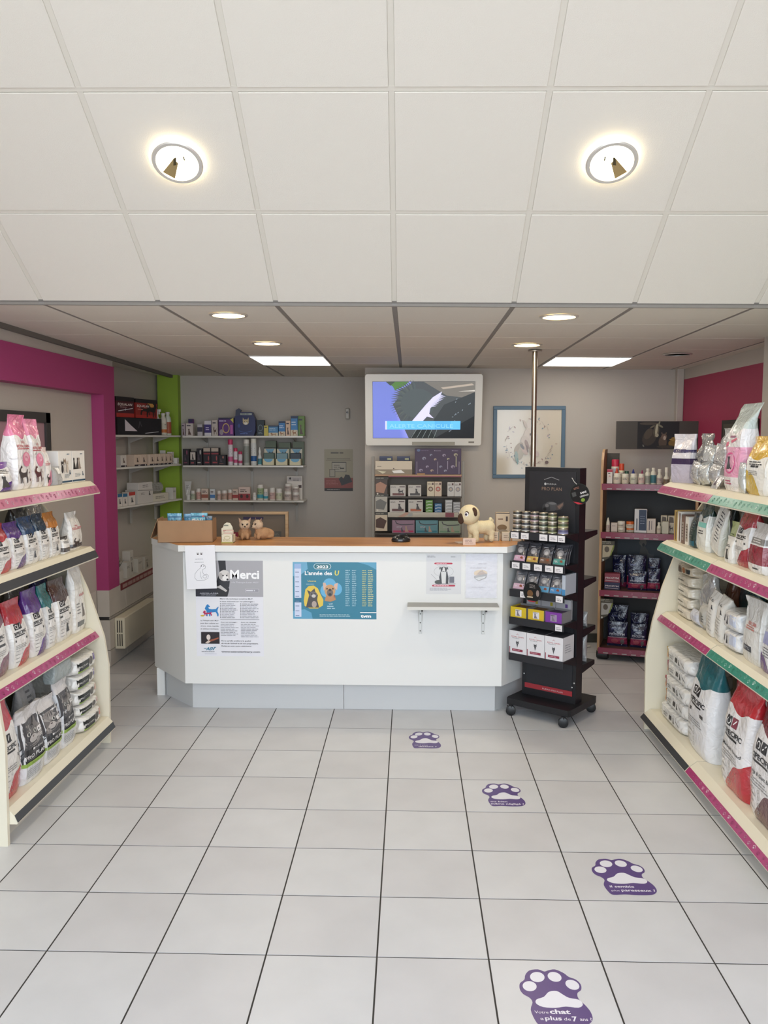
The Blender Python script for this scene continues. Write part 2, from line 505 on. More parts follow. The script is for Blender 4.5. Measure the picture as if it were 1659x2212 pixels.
# ================================================================== RECEPTION COUNTER
WHITE = mat('e6e6e3', 0.38)
ctr = empty('reception_counter', (-0.45, 5.9, 0))
tag(ctr, 'white reception counter with angled ends and an orange wood top', 'counter')
def rel(pts): return [(p[0] + 0.45, p[1] - 5.9) for p in pts]
b = MB()
b.prism(rel([(-1.512, 5.57), (0.622, 5.57), (0.95, 6.0), (0.95, 6.12), (-1.85, 6.12), (-1.85, 6.0)]), 0.2, 1.098, 'z', WHITE)
b.build('front_panel', ctr, smooth=0)
KICK = mat('cfd0d0', 0.42)
b = MB()
b.prism(rel([(-1.49, 5.672), (-0.446, 5.672), (-0.446, 5.70), (-1.46, 5.70), (-1.74, 5.99), (-1.76, 5.965)]), 0.0, 0.2, 'z', KICK)
b.build('plinth_board', ctr, smooth=0)
b = MB()
b.prism(rel([(-0.443, 5.672), (0.59, 5.672), (0.85, 6.0), (0.83, 6.0), (0.575, 5.70), (-0.443, 5.70)]), 0.0, 0.2, 'z', KICK)
b.build('plinth_board', ctr, smooth=0)
b = MB(); b.box((-1.82 + 0.45, 5.945 - 5.9, 0), (-1.765 + 0.45, 6.1 - 5.9, 0.2), WHITE); b.build('leg', ctr, smooth=0)
top = [(-1.532, 5.53), (0.645, 5.53), (0.935, 5.95), (0.935, 6.02), (-1.83, 6.02), (-1.83, 5.92)]
b = MB(); b.prism(rel(top), 1.106, 1.147, 'z', WHITE); ct = b.build('countertop', ctr, smooth=0)
b = MB(); b.prism(rel([(-1.529, 5.533), (0.643, 5.533), (0.932, 5.953), (0.932, 6.018), (-1.827, 6.018), (-1.827, 5.923)]), 1.147, 1.149, 'z', wood('b07846', 'd09a62', 0.3, (1.2, 9, 9)))
b.build('wood_surface', ct, smooth=0)
b = MB(); b.prism(rel([(-1.5, 5.60), (0.6, 5.60), (0.82, 5.90), (0.82, 6.0), (-1.78, 6.0), (-1.78, 5.95)]), 1.096, 1.107, 'z', mat('6a655f', 0.6)); b.build('support_rail', ctr, smooth=0)

# ================================================================== GONDOLAS
MAG, TEA, DGR = mat('a8386e', 0.3, coat=0.3), mat('3a8c78', 0.3, coat=0.3), mat('3b3d40', 0.4)
SHELFM = mat('e4ddc8', 0.42)
def strip_paws(b, s, y0, y1, xa, za, xb, zb, seed):
    """paw prints along a sloping price strip between (xa,za) top and (xb,zb) bottom"""
    L = abs(y1 - y0); n = max(2, int(L / 0.047)); r = random.Random(seed)
    shades = ['b85a84', 'c06a90', 'cc84a4', 'd89cb6', 'ecc8d8', 'fff4f8'] if s == 'm' else ['4f9a88', '62a896', '7cb8a8', '9accc0', 'c4e4dc', 'f0fffa']
    for i in range(n):
        m = mat(shades[i % 6], 0.4)
        yc = y0 + (y1 - y0) * (i + 0.5) / n
        def pt(dx, dy):
            t = 0.5 - dy
            return (xa + (xb - xa) * t, yc + dx, za + (zb - za) * t)
        # lift the print off the strip
        nx = (za - zb); nz = (xb - xa); q = math.hypot(nx, nz); nx, nz = nx / q, nz / q
        if nx * (1 if xb > xa else -1) < 0: nx, nz = -nx, -nz
        def el(cx, cy, rx, ry):
            vs = []
            for k in range(6):
                p = pt(cx + rx * math.cos(k * PI / 3), cy + ry * math.sin(k * PI / 3))
                vs.append((p[0] + nx * 0.0006, p[1], p[2] + nz * 0.0006))
            b.add(vs, [tuple(range(6)), tuple(range(6))[::-1]], m)
        up = 0.1 if i % 2 else -0.08
        el(0, -0.1 + up, 0.0075, 0.12)
        for dx, dy in ((-0.010, 0.08), (-0.0035, 0.2), (0.0035, 0.2), (0.010, 0.08)): el(dx, dy + up, 0.0026, 0.09)
def gondola(name, label, sx, ya, yb, bays, shelves, prof, backx, ends):
    """ya far end, yb near end; shelves: (flat x, flat z, strip top x,z, strip bottom x,z, colours per bay)"""
    g = empty(name, (sx * backx, (ya + yb) / 2, 0)); tag(g, label, 'shelving')
    ox, oy = sx * backx, (ya + yb) / 2
    def L(x, y, z): return (sx * x - ox, y - oy, z)
    for yy in ends:
        b = MB(); b.prism([(sx * p[0] - ox, p[1]) for p in prof], yy - oy, yy + 0.022 - oy, 'y', SHELFM)
        b.build('end_panel', g, smooth=0)
    for a, c in bays:
        b = MB(); b.box(L(backx, a - 0.003, 0.02), L(backx - 0.02, c + 0.003, 1.62), mat('c9c2b2', 0.5)); b.build('back_panel', g, smooth=0)
    b = MB(); b.box(L(prof[0][0] + 0.05, ya - 0.02, 0), L(prof[0][0] + 0.065, yb + 0.02, 0.075), mat('d0ccc0', 0.5)); b.build('kick_board', g, smooth=0)
    for si, (fx, fz, tx, tz, bx, bz, cols) in enumerate(shelves):
        for bi, (a, c) in enumerate(bays):
            a2, c2 = a - 0.004, c + 0.004
            b = MB()
            out = [(backx - 0.021, fz), (fx, fz), (tx, tz), (bx, bz), (bx + 0.002, bz - 0.007), (fx + 0.03, bz - 0.007), (fx + 0.05, fz - 0.03), (backx - 0.021, fz - 0.03)]
            b.prism([(sx * p[0] - ox, p[1]) for p in out], a2 - oy, c2 - oy, 'y', SHELFM)
            sh = b.build('shelf', g, smooth=0)
            b = MB()
            col = cols[bi]
            q = math.hypot(tx - bx, tz - bz); nx, nz = sx * -(tz - bz) / q * (1 if sx > 0 else 1), -(bx - tx) / q * -1
            # strip face slightly in front of the lip
            e = 0.0022
            dx, dz = -(tz - bz) / q * e, (tx - bx) / q * e
            if dx > 0: dx, dz = -dx, -dz
            s4 = [(tx + dx, tz + dz), (bx + dx, bz + dz), (bx, bz), (tx, tz)]
            m = {'m': MAG, 't': TEA, 'g': DGR}[col]
            b.prism([(sx * p[0] - ox, p[1]) for p in s4], a2 - 0.002 - oy, c2 + 0.002 - oy, 'y', m)
            if col != 'g':
                strip_paws(b, col, a2 - 0.03 - oy, c2 + 0.03 - oy, sx * (tx + dx) - ox, tz + dz, sx * (bx + dx) - ox, bz + dz, si * 5 + bi)
            b.build('price_strip', sh, smooth=0)
    return g
profL = [(1.822, 0.0), (1.818, 0.48), (1.842, 0.66), (1.885, 0.80), (1.935, 0.95), (2.03, 1.18), (2.16, 1.42), (2.30, 1.60), (2.36, 1.62), (2.36, 0.0)]
gondola('gondola_shelf', 'cream shelving unit of pet food bags along the left wall', -1, 4.974, 3.655, [(4.974, 3.675)],
        [(1.893, 1.602, 1.861, 1.576, 1.837, 1.535, 'm'), (1.905, 1.211, 1.879, 1.188, 1.859, 1.148, 'g'),
         (1.921, 0.715, 1.893, 0.694, 1.868, 0.660, 'm'), (1.828, 0.168, 1.799, 0.136, 1.785, 0.102, 'g')], profL, 2.36, (4.974, 3.655))
profR = [(1.512, 0.0), (1.508, 0.475), (1.545, 0.70), (1.60, 0.92), (1.664, 1.10), (1.735, 1.26), (1.812, 1.42), (1.90, 1.55), (2.10, 1.57), (2.10, 0.0)]
gondola('gondola_shelf', 'two-bay cream shelving unit of pet food bags on the right', 1, 5.328, 2.95, [(5.328, 4.44), (4.44, 2.97)],
        [(1.627, 1.586, 1.581, 1.562, 1.550, 1.523, 'mt'), (1.617, 1.222, 1.583, 1.202, 1.558, 1.164, 'tm'),
         (1.628, 0.768, 1.596, 0.747, 1.571, 0.714, 'mt'), (1.545, 0.135, 1.505, 0.106, 1.482, 0.080, 'gm')], profR, 2.10, (5.328, 2.95))

# goods measured along each shelf (place, width, height ...)
D = {
'l1': [(3.942, 0.212, 0.139, -1.905), (4.16, 0.176, 0.369, -1.905), (4.325, 0.146, 0.351, -1.905), (4.428, 0.073, 0.205, -1.905), (4.502, 0.149, 0.101, -1.885), (4.771, 0.232, 0.185, -1.935), (4.999, 0.196, 0.183, -1.935)],
'l2': [(3.947, 0.172, 0.235, -1.92), (4.108, 0.147, 0.23, -1.92), (4.265, 0.155, 0.242, -1.92), (4.408, 0.118, 0.246, -1.92), (4.54, 0.132, 0.242, -1.92), (4.596, 0.138, 0.094, -1.89), (4.816, 0.169, 0.218, -1.92), (4.888, 0.24, 0.274, -2.12), (4.757, 0.168, 0.273, -2.12), (4.898, 0.126, 0.183, -2.02)],
'l3': [(3.9, 0.211, 0.37, -1.935), (4.129, 0.192, 0.333, -1.935), (4.341, 0.174, 0.35, -1.935), (4.498, 0.122, 0.346, -1.935), (4.682, 0.223, 0.347, -1.935), (5.037, 0.164, 0.367, -2.055), (4.905, 0.176, 0.42, -1.935), (4.382, 0.152, 0.341, -2.135), (5.138, 0.208, 0.277, -2.135)],
'l4': [(3.814, 0.217, 0.513, -1.845), (4.04, 0.247, 0.366, -1.845), (4.281, 0.255, 0.278, -1.845), (4.502, 0.179, 0.25, -1.845), (4.36, 0.269, 0.356, -2.025), (4.592, 0.227, 0.314, -1.995), (4.63, 0.171, 0.291, -2.095), (4.78, 0.359, 0.32, -1.965)],
'r1': [(5.299, 0.2, 0.297, 1.64), (5.317, 0.364, 0.288, 1.74), (5.076, 0.261, 0.149, 1.64), (4.818, 0.283, 0.094, 1.62), (5.016, 0.237, 0.196, 1.72), (4.924, 0.225, 0.233, 1.74), (5.23, 0.399, 0.295, 1.84), (4.418, 0.266, 0.349, 1.64), (4.568, 0.188, 0.248, 1.79), (4.053, 0.25, 0.251, 1.64), (4.512, 0.193, 0.077, 1.61), (4.191, 0.09, 0.178, 1.63)],
'wl1': [(0.193, 0.294, 0.361, 0, 1.885), (0.552, 0.411, 0.379, 0, 1.885), (0.445, 0.816, 0.187, 0, 1.885), (0.86, 0.089, 0.262, 0, 1.885), (0.962, 0.112, 0.217, 0, 1.885), (1.052, 0.067, 0.228, 0, 1.885)],
'wl2': [(0.139, 0.095, 0.107, 0, 1.605), (0.367, 0.105, 0.107, 0, 1.605), (0.479, 0.112, 0.105, 0, 1.605), (0.63, 0.097, 0.102, 0, 1.605), (0.727, 0.091, 0.101, 0, 1.605), (0.814, 0.077, 0.099, 0, 1.605), (0.895, 0.078, 0.098, 0, 1.605), (0.977, 0.08, 0.096, 0, 1.605), (1.052, 0.064, 0.136, 0.03, 1.605), (1.074, 0.06, 0.119, 0, 1.605), (1.135, 0.062, 0.051, 0, 1.605)],
'wl3': [(0.075, 0.076, 0.112, 0, 1.25), (0.16, 0.079, 0.106, 0, 1.25), (0.278, 0.113, 0.114, 0, 1.25), (0.548, 0.295, 0.2, 0.03, 1.25), (0.917, 0.326, 0.181, 0.05, 1.25), (0.827, 0.331, 0.064, 0, 1.25), (1.089, 0.171, 0.106, 0, 1.25), (0.189, 0.068, 0.322, 0.08, 1.25)],
'wb1': [(-2.256, 0.039, 0.123, 8.42, 1.88), (-2.195, 0.074, 0.123, 8.42, 1.88), (-2.209, 0.044, 0.168, 8.52, 1.88), (-2.089, 0.052, 0.114, 8.42, 1.88), (-2.01, 0.071, 0.149, 8.42, 1.88), (-1.94, 0.061, 0.157, 8.42, 1.88), (-1.827, 0.156, 0.179, 8.42, 1.88), (-1.636, 0.208, 0.256, 8.42, 1.88), (-1.482, 0.077, 0.157, 8.42, 1.88), (-1.426, 0.044, 0.102, 8.42, 1.88), (-1.354, 0.098, 0.102, 8.42, 1.88), (-1.268, 0.065, 0.144, 8.42, 1.88), (-1.206, 0.05, 0.149, 8.42, 1.88), (-1.144, 0.069, 0.196, 8.42, 1.88), (-1.082, 0.07, 0.197, 8.47, 1.88)],
'wb2': [(-2.234, 0.065, 0.163, 8.42, 1.586), (-2.165, 0.065, 0.137, 8.42, 1.586), (-2.098, 0.061, 0.167, 8.42, 1.586), (-2.023, 0.078, 0.176, 8.42, 1.586), (-1.943, 0.082, 0.176, 8.42, 1.586), (-1.872, 0.078, 0.103, 8.42, 1.586), (-1.792, 0.052, 0.258, 8.42, 1.586), (-1.74, 0.042, 0.172, 8.42, 1.586), (-1.692, 0.041, 0.138, 8.42, 1.586), (-1.632, 0.061, 0.258, 8.42, 1.586), (-1.559, 0.06, 0.267, 8.42, 1.586), (-1.499, 0.039, 0.181, 8.42, 1.586), (-1.406, 0.121, 0.198, 8.42, 1.586), (-1.274, 0.125, 0.194, 8.42, 1.586), (-1.138, 0.121, 0.194, 8.42, 1.586), (-1.4, 0.114, 0.245, 8.54, 1.586), (-1.261, 0.127, 0.228, 8.54, 1.586), (-1.121, 0.118, 0.237, 8.54, 1.586)],
'wb3': [(-2.228, 0.074, 0.188, 8.42, 1.235), (-2.178, 0.046, 0.094, 8.42, 1.235), (-2.121, 0.05, 0.116, 8.42, 1.235), (-2.052, 0.07, 0.116, 8.42, 1.235), (-1.974, 0.052, 0.112, 8.42, 1.235), (-1.913, 0.04, 0.094, 8.42, 1.235), (-1.86, 0.061, 0.099, 8.42, 1.235), (-1.801, 0.048, 0.108, 8.42, 1.235), (-1.744, 0.057, 0.112, 8.42, 1.235), (-1.652, 0.12, 0.134, 8.42, 1.235), (-1.554, 0.037, 0.078, 8.42, 1.235), (-1.497, 0.068, 0.156, 8.42, 1.235), (-1.441, 0.046, 0.113, 8.42, 1.235), (-1.376, 0.061, 0.126, 8.42, 1.235), (-1.308, 0.068, 0.118, 8.42, 1.235), (-1.218, 0.073, 0.078, 8.42, 1.323), (-1.22, 0.079, 0.087, 8.42, 1.235), (-1.152, 0.066, 0.078, 8.48, 1.328), (-1.138, 0.069, 0.061, 8.42, 1.314), (-1.138, 0.07, 0.079, 8.42, 1.235), (-1.164, 0.163, 0.238, 8.54, 1.235)],
'rk': [(-0.129, 0.326, 0.112, 7.35, 1.544), (-0.205, 0.114, 0.038, 7.45, 1.654), (-0.046, 0.133, 0.034, 7.45, 1.654), (0.249, 0.414, 0.224, 7.35, 1.545), (-0.098, 0.139, 0.098, 7.35, 1.356), (0.048, 0.117, 0.098, 7.35, 1.356), (0.187, 0.064, 0.128, 7.35, 1.357), (0.251, 0.064, 0.128, 7.35, 1.357), (0.361, 0.06, 0.124, 7.35, 1.357), (0.423, 0.064, 0.124, 7.35, 1.357), (-0.102, 0.139, 0.109, 7.35, 1.22), (0.056, 0.131, 0.11, 7.35, 1.22), (0.18, 0.063, 0.105, 7.35, 1.221), (0.256, 0.064, 0.075, 7.35, 1.221), (0.353, 0.064, 0.11, 7.35, 1.236), (0.419, 0.06, 0.091, 7.35, 1.225), (-0.05, 0.203, 0.113, 7.35, 1.038), (0.155, 0.2, 0.113, 7.35, 1.039), (0.353, 0.195, 0.107, 7.35, 1.039)],
'rr1': [(0.046, 0.043, 0.118, 0, 1.485), (0.078, 0.069, 0.196, 0.1, 1.481), (0.105, 0.065, 0.085, -0.02, 1.484), (0.096, 0.031, 0.127, 0.06, 1.48), (0.132, 0.046, 0.163, 0.08, 1.48), (0.17, 0.059, 0.082, -0.02, 1.486), (0.176, 0.037, 0.103, 0.06, 1.482), (0.237, 0.059, 0.084, -0.02, 1.484), (0.227, 0.034, 0.118, 0.07, 1.482), (0.297, 0.05, 0.084, -0.02, 1.485), (0.297, 0.028, 0.111, 0.08, 1.483), (0.345, 0.044, 0.127, 0, 1.485), (0.39, 0.047, 0.133, 0, 1.486), (0.437, 0.047, 0.124, 0, 1.484), (0.491, 0.046, 0.138, 0, 1.494), (0.531, 0.03, 0.086, 0, 1.494)],
'rr2': [(0.04, 0.034, 0.116, 0, 1.092), (0.087, 0.051, 0.068, 0, 1.093), (0.146, 0.062, 0.053, 0, 1.125), (0.147, 0.062, 0.032, 0, 1.093), (0.216, 0.068, 0.056, 0, 1.128), (0.218, 0.068, 0.032, 0, 1.095), (0.301, 0.095, 0.187, 0, 1.099), (0.383, 0.066, 0.114, 0, 1.096), (0.444, 0.036, 0.09, 0, 1.092), (0.479, 0.047, 0.14, 0.05, 1.089), (0.535, 0.047, 0.14, 0.05, 1.091), (0.62, 0.035, 0.058, 0.05, 1.152)],
'rr3': [(0.128, 0.114, 0.13, 0.08, 0.746), (0.256, 0.145, 0.198, 0.1, 0.676), (0.365, 0.075, 0.118, 0.12, 0.736), (0.124, 0.126, 0.084, 0, 0.673), (0.113, 0.127, 0.059, 0, 0.613), (0.274, 0.164, 0.145, -0.03, 0.614), (0.41, 0.104, 0.171, -0.03, 0.611), (0.478, 0.029, 0.177, 0, 0.605)],
'rr4': [(0.126, 0.174, 0.229, 0.06, 0.207), (0.303, 0.144, 0.204, 0.06, 0.164), (0.146, 0.172, 0.187, -0.02, 0.118), (0.301, 0.132, 0.18, -0.02, 0.126)],
}

# ================================================================== PRODUCT LIBRARY
def nmath(nt, op, a, b=None, c=None):
    n = nt.nodes.new('ShaderNodeMath'); n.operation = op
    for i, v in enumerate((a, b, c)):
        if v is None: continue
        if isinstance(v, (int, float)): n.inputs[i].default_value = v
        else: nt.links.new(v, n.inputs[i])
    return n.outputs[0]
_BM = {}
def bag_mat(base, top=None, t0=0.74, wave=None, wk=(0.02, 0.36), band=None, rough=0.24, bump=0.6, flip=False, metal=0.0, tn=0.03):
    """printed film: base colour, coloured top fold above t0, coloured sweep in the lower corner, coloured bands (colour, v0, v1)"""
    k = (base, top, t0, wave, wk, band, rough, bump, flip, metal, tn)
    if k in _BM: return _BM[k]
    m = bpy.data.materials.new('printed_film'); m.use_nodes = True
    nt = m.node_tree; b = nt.nodes['Principled BSDF']
    b.inputs['Roughness'].default_value = rough; b.inputs['Metallic'].default_value = metal
    b.inputs['Coat Weight'].default_value = 0.5; b.inputs['Coat Roughness'].default_value = 0.12
    uv = nt.nodes.new('ShaderNodeUVMap'); sp = nt.nodes.new('ShaderNodeSeparateXYZ'); nt.links.new(uv.outputs[0], sp.inputs[0])
    u, v = sp.outputs[0], sp.outputs[1]
    if flip: u = nmath(nt, 'SUBTRACT', 1.0, u)
    cur = None
    def mix(mask, col):
        nonlocal cur
        x = nt.nodes.new('ShaderNodeMix'); x.data_type = 'RGBA'
        nt.links.new(mask, x.inputs[0])
        if cur is None: x.inputs[6].default_value = rgb(base)
        else: nt.links.new(cur, x.inputs[6])
        x.inputs[7].default_value = rgb(col); cur = x.outputs[2]
    wob = nmath(nt, 'MULTIPLY', nmath(nt, 'SINE', nmath(nt, 'MULTIPLY', u, 9.0)), tn)
    for bd in (band or ()):
        mk = nmath(nt, 'MULTIPLY', nmath(nt, 'GREATER_THAN', v, bd[1]), nmath(nt, 'LESS_THAN', v, bd[2]))
        mix(mk, bd[0])
    if wave:
        t = nmath(nt, 'POWER', nmath(nt, 'MAXIMUM', nmath(nt, 'SUBTRACT', u, 0.28), 0.0), 0.55)
        lim = nmath(nt, 'ADD', nmath(nt, 'ADD', nmath(nt, 'MULTIPLY', t, wk[1]), wk[0]), nmath(nt, 'MULTIPLY', nmath(nt, 'SINE', nmath(nt, 'MULTIPLY', u, 13.0)), 0.018))
        mk = nmath(nt, 'MULTIPLY', nmath(nt, 'LESS_THAN', v, lim), nmath(nt, 'GREATER_THAN', u, 0.29))
        mix(mk, wave)
    if top:
        mix(nmath(nt, 'GREATER_THAN', v, nmath(nt, 'ADD', wob, t0)), top)
    if cur is None: b.inputs['Base Color'].default_value = rgb(base)
    else: nt.links.new(cur, b.inputs['Base Color'])
    if bump:
        tc = nt.nodes.new('ShaderNodeTexCoord')
        n = nt.nodes.new('ShaderNodeTexNoise'); n.inputs['Scale'].default_value = 17; n.inputs['Detail'].default_value = 2; n.inputs['Distortion'].default_value = 1.2
        nt.links.new(tc.outputs['Object'], n.inputs['Vector'])
        bp = nt.nodes.new('ShaderNodeBump'); bp.inputs['Strength'].default_value = bump; bp.inputs['Distance'].default_value = 0.02
        nt.links.new(n.outputs[0], bp.inputs['Height']); nt.links.new(bp.outputs[0], b.inputs['Normal'])
    _BM[k] = m
    return m

def lerp(t, ks):
    for (a, x), (b, y) in zip(ks, ks[1:]):
        if t <= b: return x + (y - x) * (t - a) / (b - a)
    return ks[-1][1]
DEP = {'stand': [(0, 0.80), (0.06, 0.95), (0.3, 1.0), (0.55, 0.86), (0.75, 0.52), (0.88, 0.16), (0.93, 0.07), (1, 0.05)],
       'full': [(0, 0.86), (0.06, 0.97), (0.35, 1.0), (0.7, 0.94), (0.85, 0.7), (0.94, 0.28), (0.97, 0.10), (1, 0.07)],
       'pillow': [(0, 0.05), (0.06, 0.12), (0.16, 0.66), (0.32, 0.97), (0.5, 1.0), (0.68, 0.97), (0.84, 0.66), (0.94, 0.12), (1, 0.05)],
       'sachet': [(0, 0.06), (0.05, 0.1), (0.2, 0.8), (0.45, 1.0), (0.75, 0.7), (0.93, 0.12), (1, 0.06)],
       'block': [(0, 0.7), (0.05, 0.95), (0.2, 1.0), (0.8, 1.0), (0.95, 0.95), (1, 0.7)]}
def bag(name, label, cat, group, w, d, h, m, loc, rz=0.0, rx=0.0, ry=0.0, shape='stand', art=None, seed=1, crumple=0.006, twist=0.0, N=32, R=18, bend=0.0, fin=0.0):
    """a filled bag: local front faces -Y, base at z=0"""
    dep = DEP[shape]; n = {'block': 7.0, 'stand': 3.6, 'full': 3.6}.get(shape, 3.0)
    if shape == 'stand' and fin == 0.0 and h > 0.2: fin = 0.004
    sd = Vector((seed * 3.7, seed * 1.3, seed * 7.1))
    def wt(t):
        if shape == 'pillow' or shape == 'sachet':
            return w * (1 - 0.07 * math.sin(PI * t))
        return w * (0.97 - 0.06 * max(0.0, math.sin(PI * (t - 0.35) / 0.65)) + (0.05 if t > 0.9 else 0))
    def dis(x, t, s):
        p = Vector((x * 9, s * 5.0, t * h * 9)) + sd
        return crumple * (noise.noise(p) + 0.5 * noise.noise(p * 2.3)) * (0.35 + 0.9 * t)
    def off(t):   # the loose top flops a little
        return bend * max(0.0, t - 0.6) ** 2 * 4 * h + twist * 0
    def fy(x, t):
        W = wt(t); D = d * lerp(t, dep); q = min(1.0, abs(2 * x / W))
        return -D / 2 * max(0.0, 1 - q ** n) ** (1 / n) + dis(x, t, -1) + off(t)
    b = MB(); b.uv = []
    vs = []; fs = []
    for j in range(R + 1):
        t = j / R
        W = wt(t); D = d * lerp(t, dep)
        for i in range(N):
            a = 2 * PI * i / N - PI
            c, s = math.cos(a), math.sin(a)
            x = W / 2 * math.copysign(abs(c) ** (2 / n), c)
            sy = math.copysign(abs(s) ** (2 / n), s)
            if fin and N % 8 == 0 and i % (N // 4) == N // 8 and 0.02 < t < 0.86:
                x += math.copysign(fin, c); sy *= 1 + 1.2 * fin / max(D / 2, 0.004)
            y = D / 2 * sy + dis(x, t, -1 if s < 0 else 1) * (1 if abs(s) > 0.25 else 0.5) + off(t)
            vs.append((x + twist * (t - 0.5) * max(0, t - 0.55) * h, y, t * h)); b.uv.append((x / w + 0.5, t))
    for j in range(R):
        for i in range(N):
            k = (i + 1) % N
            fs.append((j * N + i, j * N + k, (j + 1) * N + k, (j + 1) * N + i))
    fs.append(tuple(range(N))[::-1]); fs.append(tuple(range(R * N, R * N + N)))
    b.add(vs, fs, m)
    loc = (loc[0], loc[1], loc[2] + abs(math.sin(ry)) * w * 0.485 + (abs(math.sin(rx)) * d * 0.1))
    o = b.build(name, None, loc, (rx, ry, rz), smooth=60)
    tag(o, label, cat, group)
    if art:
        p = Pr(rough=0.3, auto=True); art(p, w, h)
        tree = BVHTree.FromPolygons([Vector(v) for v in b.v], b.f)
        def fn(x, y, z):
            y2 = min(h * 0.995, max(h * 0.005, y))
            hit = tree.ray_cast(Vector((x, -1, y2)), Vector((0, 1, 0)))[0]
            if hit is None: hit = tree.ray_cast(Vector((x * 0.9, -1, y2)), Vector((0, 1, 0)))[0]
            return (x, (hit.y if hit else 0.0) - 0.0011 - z, y)
        p.build('front_print', o, fn)
    return o
def carton(name, label, cat, group, w, d, h, col, loc, rz=0.0, art=None, side=None, top=None, rough=0.45, ch=0.0015, rx=0.0, lid=None, ry=0.0):
    """a printed box: local front faces -Y, base at z=0, centred in x and y"""
    b = MB(); b.box((-w / 2, -d / 2, 0), (w / 2, d / 2, h), mat(col, rough), ch=min(ch, h / 8, w / 8))
    o = b.build(name, None, loc, (rx, ry, rz), smooth=0)
    tag(o, label, cat, group)
    if art:
        p = Pr(rough=rough); art(p, w, h)
        p.build('front_print', o, lambda x, y, z: (x, -d / 2 - 0.0004 - z, y))
    if side:      # printed on both ends
        for s in (-1, 1):
            p = Pr(rough=rough); side(p, d, h)
            p.build('side_print', o, (lambda x, y, z: (w / 2 + 0.0004 + z, x, y)) if s > 0 else (lambda x, y, z: (-w / 2 - 0.0004 - z, -x, y)))
    if top:
        p = Pr(rough=rough); top(p, w, d)
        p.build('top_print', o, lambda x, y, z: (x, y, h + 0.0004 + z))
    if lid:
        b = MB(); b.box((-w / 2 - 0.002, -d / 2 - 0.002, h * 0.8), (w / 2 + 0.002, d / 2 + 0.002, h + 0.002), mat(lid, rough), ch=0.001)
        b.build('lid', o, smooth=0)
    return o
def jar(name, label, cat, group, r, h, body, cap, loc, neck=0.75, capf=0.2, lab=None, labcol2=None, rz=0.0, ridge=True, capr=0.92, trigger=None, seg=18, rough=0.35, cone=False):
    """bottle or jar: body, cap and a wrapped label"""
    b = MB(); hb = h * (1 - capf)
    if neck >= 0.9: pr = [(r * 0.94, 0), (r, 0.004), (r, hb - 0.004), (r * 0.93, hb)]
    else: pr = [(r * 0.94, 0), (r, 0.004), (r, hb * neck), (r * 0.9, hb * (neck + 0.12)), (r * 0.55, hb * (neck + 0.2)), (r * 0.5, hb)]
    b.lathe(pr, seg, mat(body, rough))
    o = b.build(name, None, loc, (0, 0, rz), smooth=50)
    tag(o, label, cat, group)
    b = MB(); cr = r * (capr if neck >= 0.9 else 0.62)
    if cone: b.lathe([(cr, hb), (cr * 0.95, hb + 0.25 * h * capf), (cr * 0.3, h * 0.97), (cr * 0.2, h)], seg, mat(cap, 0.4))
    else: b.lathe([(cr, hb), (cr, h - 0.003), (cr * 0.92, h)], seg, mat(cap, 0.4))
    if trigger:
        b.box((-0.012, -0.045, h * 0.9), (0.012, 0.012, h), mat(trigger, 0.4), ch=0.003)
        b.box((-0.006, -0.035, h * 0.8), (0.006, -0.025, h * 0.92), mat(trigger, 0.4), ch=0.002)
    b.build('cap', o, smooth=50)
    if lab:
        b = MB(); top_ = hb * (neck if neck < 0.9 else 1)
        b.lathe([(r + 0.0006, top_ * 0.12), (r + 0.0006, top_ * 0.88)], seg, mat(lab, 0.5))
        b.f = [f for f in b.f if len(f) == 4]; b.m = b.m[:len(b.f)]
        if labcol2:
            q = len(b.f); b.lathe([(r + 0.0009, top_ * 0.18), (r + 0.0009, top_ * 0.42)], seg, mat(labcol2, 0.5))
            keep = [i for i, f in enumerate(b.f) if len(f) == 4]
            b.f = [b.f[i] for i in keep]; b.m = [b.m[i] for i in keep]
        b.build('paper_label', o, smooth=50)
        p = Pr(); p.lines(-r * 0.75, top_ * 0.5, r * 0.75, top_ * 0.8, 3, '5a5a5a', 0.45, seed=int(h * 9999) % 97)
        rr_ = r + 0.0014
        p.build('lettering', o, lambda x, y, z: (rr_ * math.sin(x / rr_), -rr_ * math.cos(x / rr_) - z, y))
    return o

# ---- artwork
DOG = [(0.0, 0.62), (0.06, 0.78), (0.12, 0.92), (0.2, 1.0), (0.27, 0.98), (0.3, 0.9), (0.38, 0.84), (0.36, 0.78), (0.26, 0.76), (0.3, 0.62), (0.5, 0.58), (0.78, 0.6), (0.93, 0.78), (1.0, 0.8), (0.92, 0.58), (0.9, 0.42), (0.98, 0.2), (0.97, 0.0), (0.88, 0.0), (0.86, 0.2), (0.76, 0.36), (0.5, 0.32), (0.4, 0.3), (0.4, 0.0), (0.31, 0.0), (0.28, 0.32), (0.22, 0.3), (0.2, 0.0), (0.12, 0.0), (0.14, 0.36), (0.1, 0.5)]
SIT = [(0.1, 0.0), (0.16, 0.3), (0.2, 0.55), (0.22, 0.7), (0.14, 0.86), (0.2, 1.0), (0.3, 0.93), (0.42, 0.93), (0.5, 1.0), (0.54, 0.84), (0.48, 0.7), (0.56, 0.55), (0.72, 0.35), (0.82, 0.14), (0.98, 0.1), (0.9, 0.0)]
def fig(p, pts, x, y, w, h, col, flip=False):
    p.poly([(x + (1 - a if flip else a) * w, y + b * h) for a, b in pts], col)
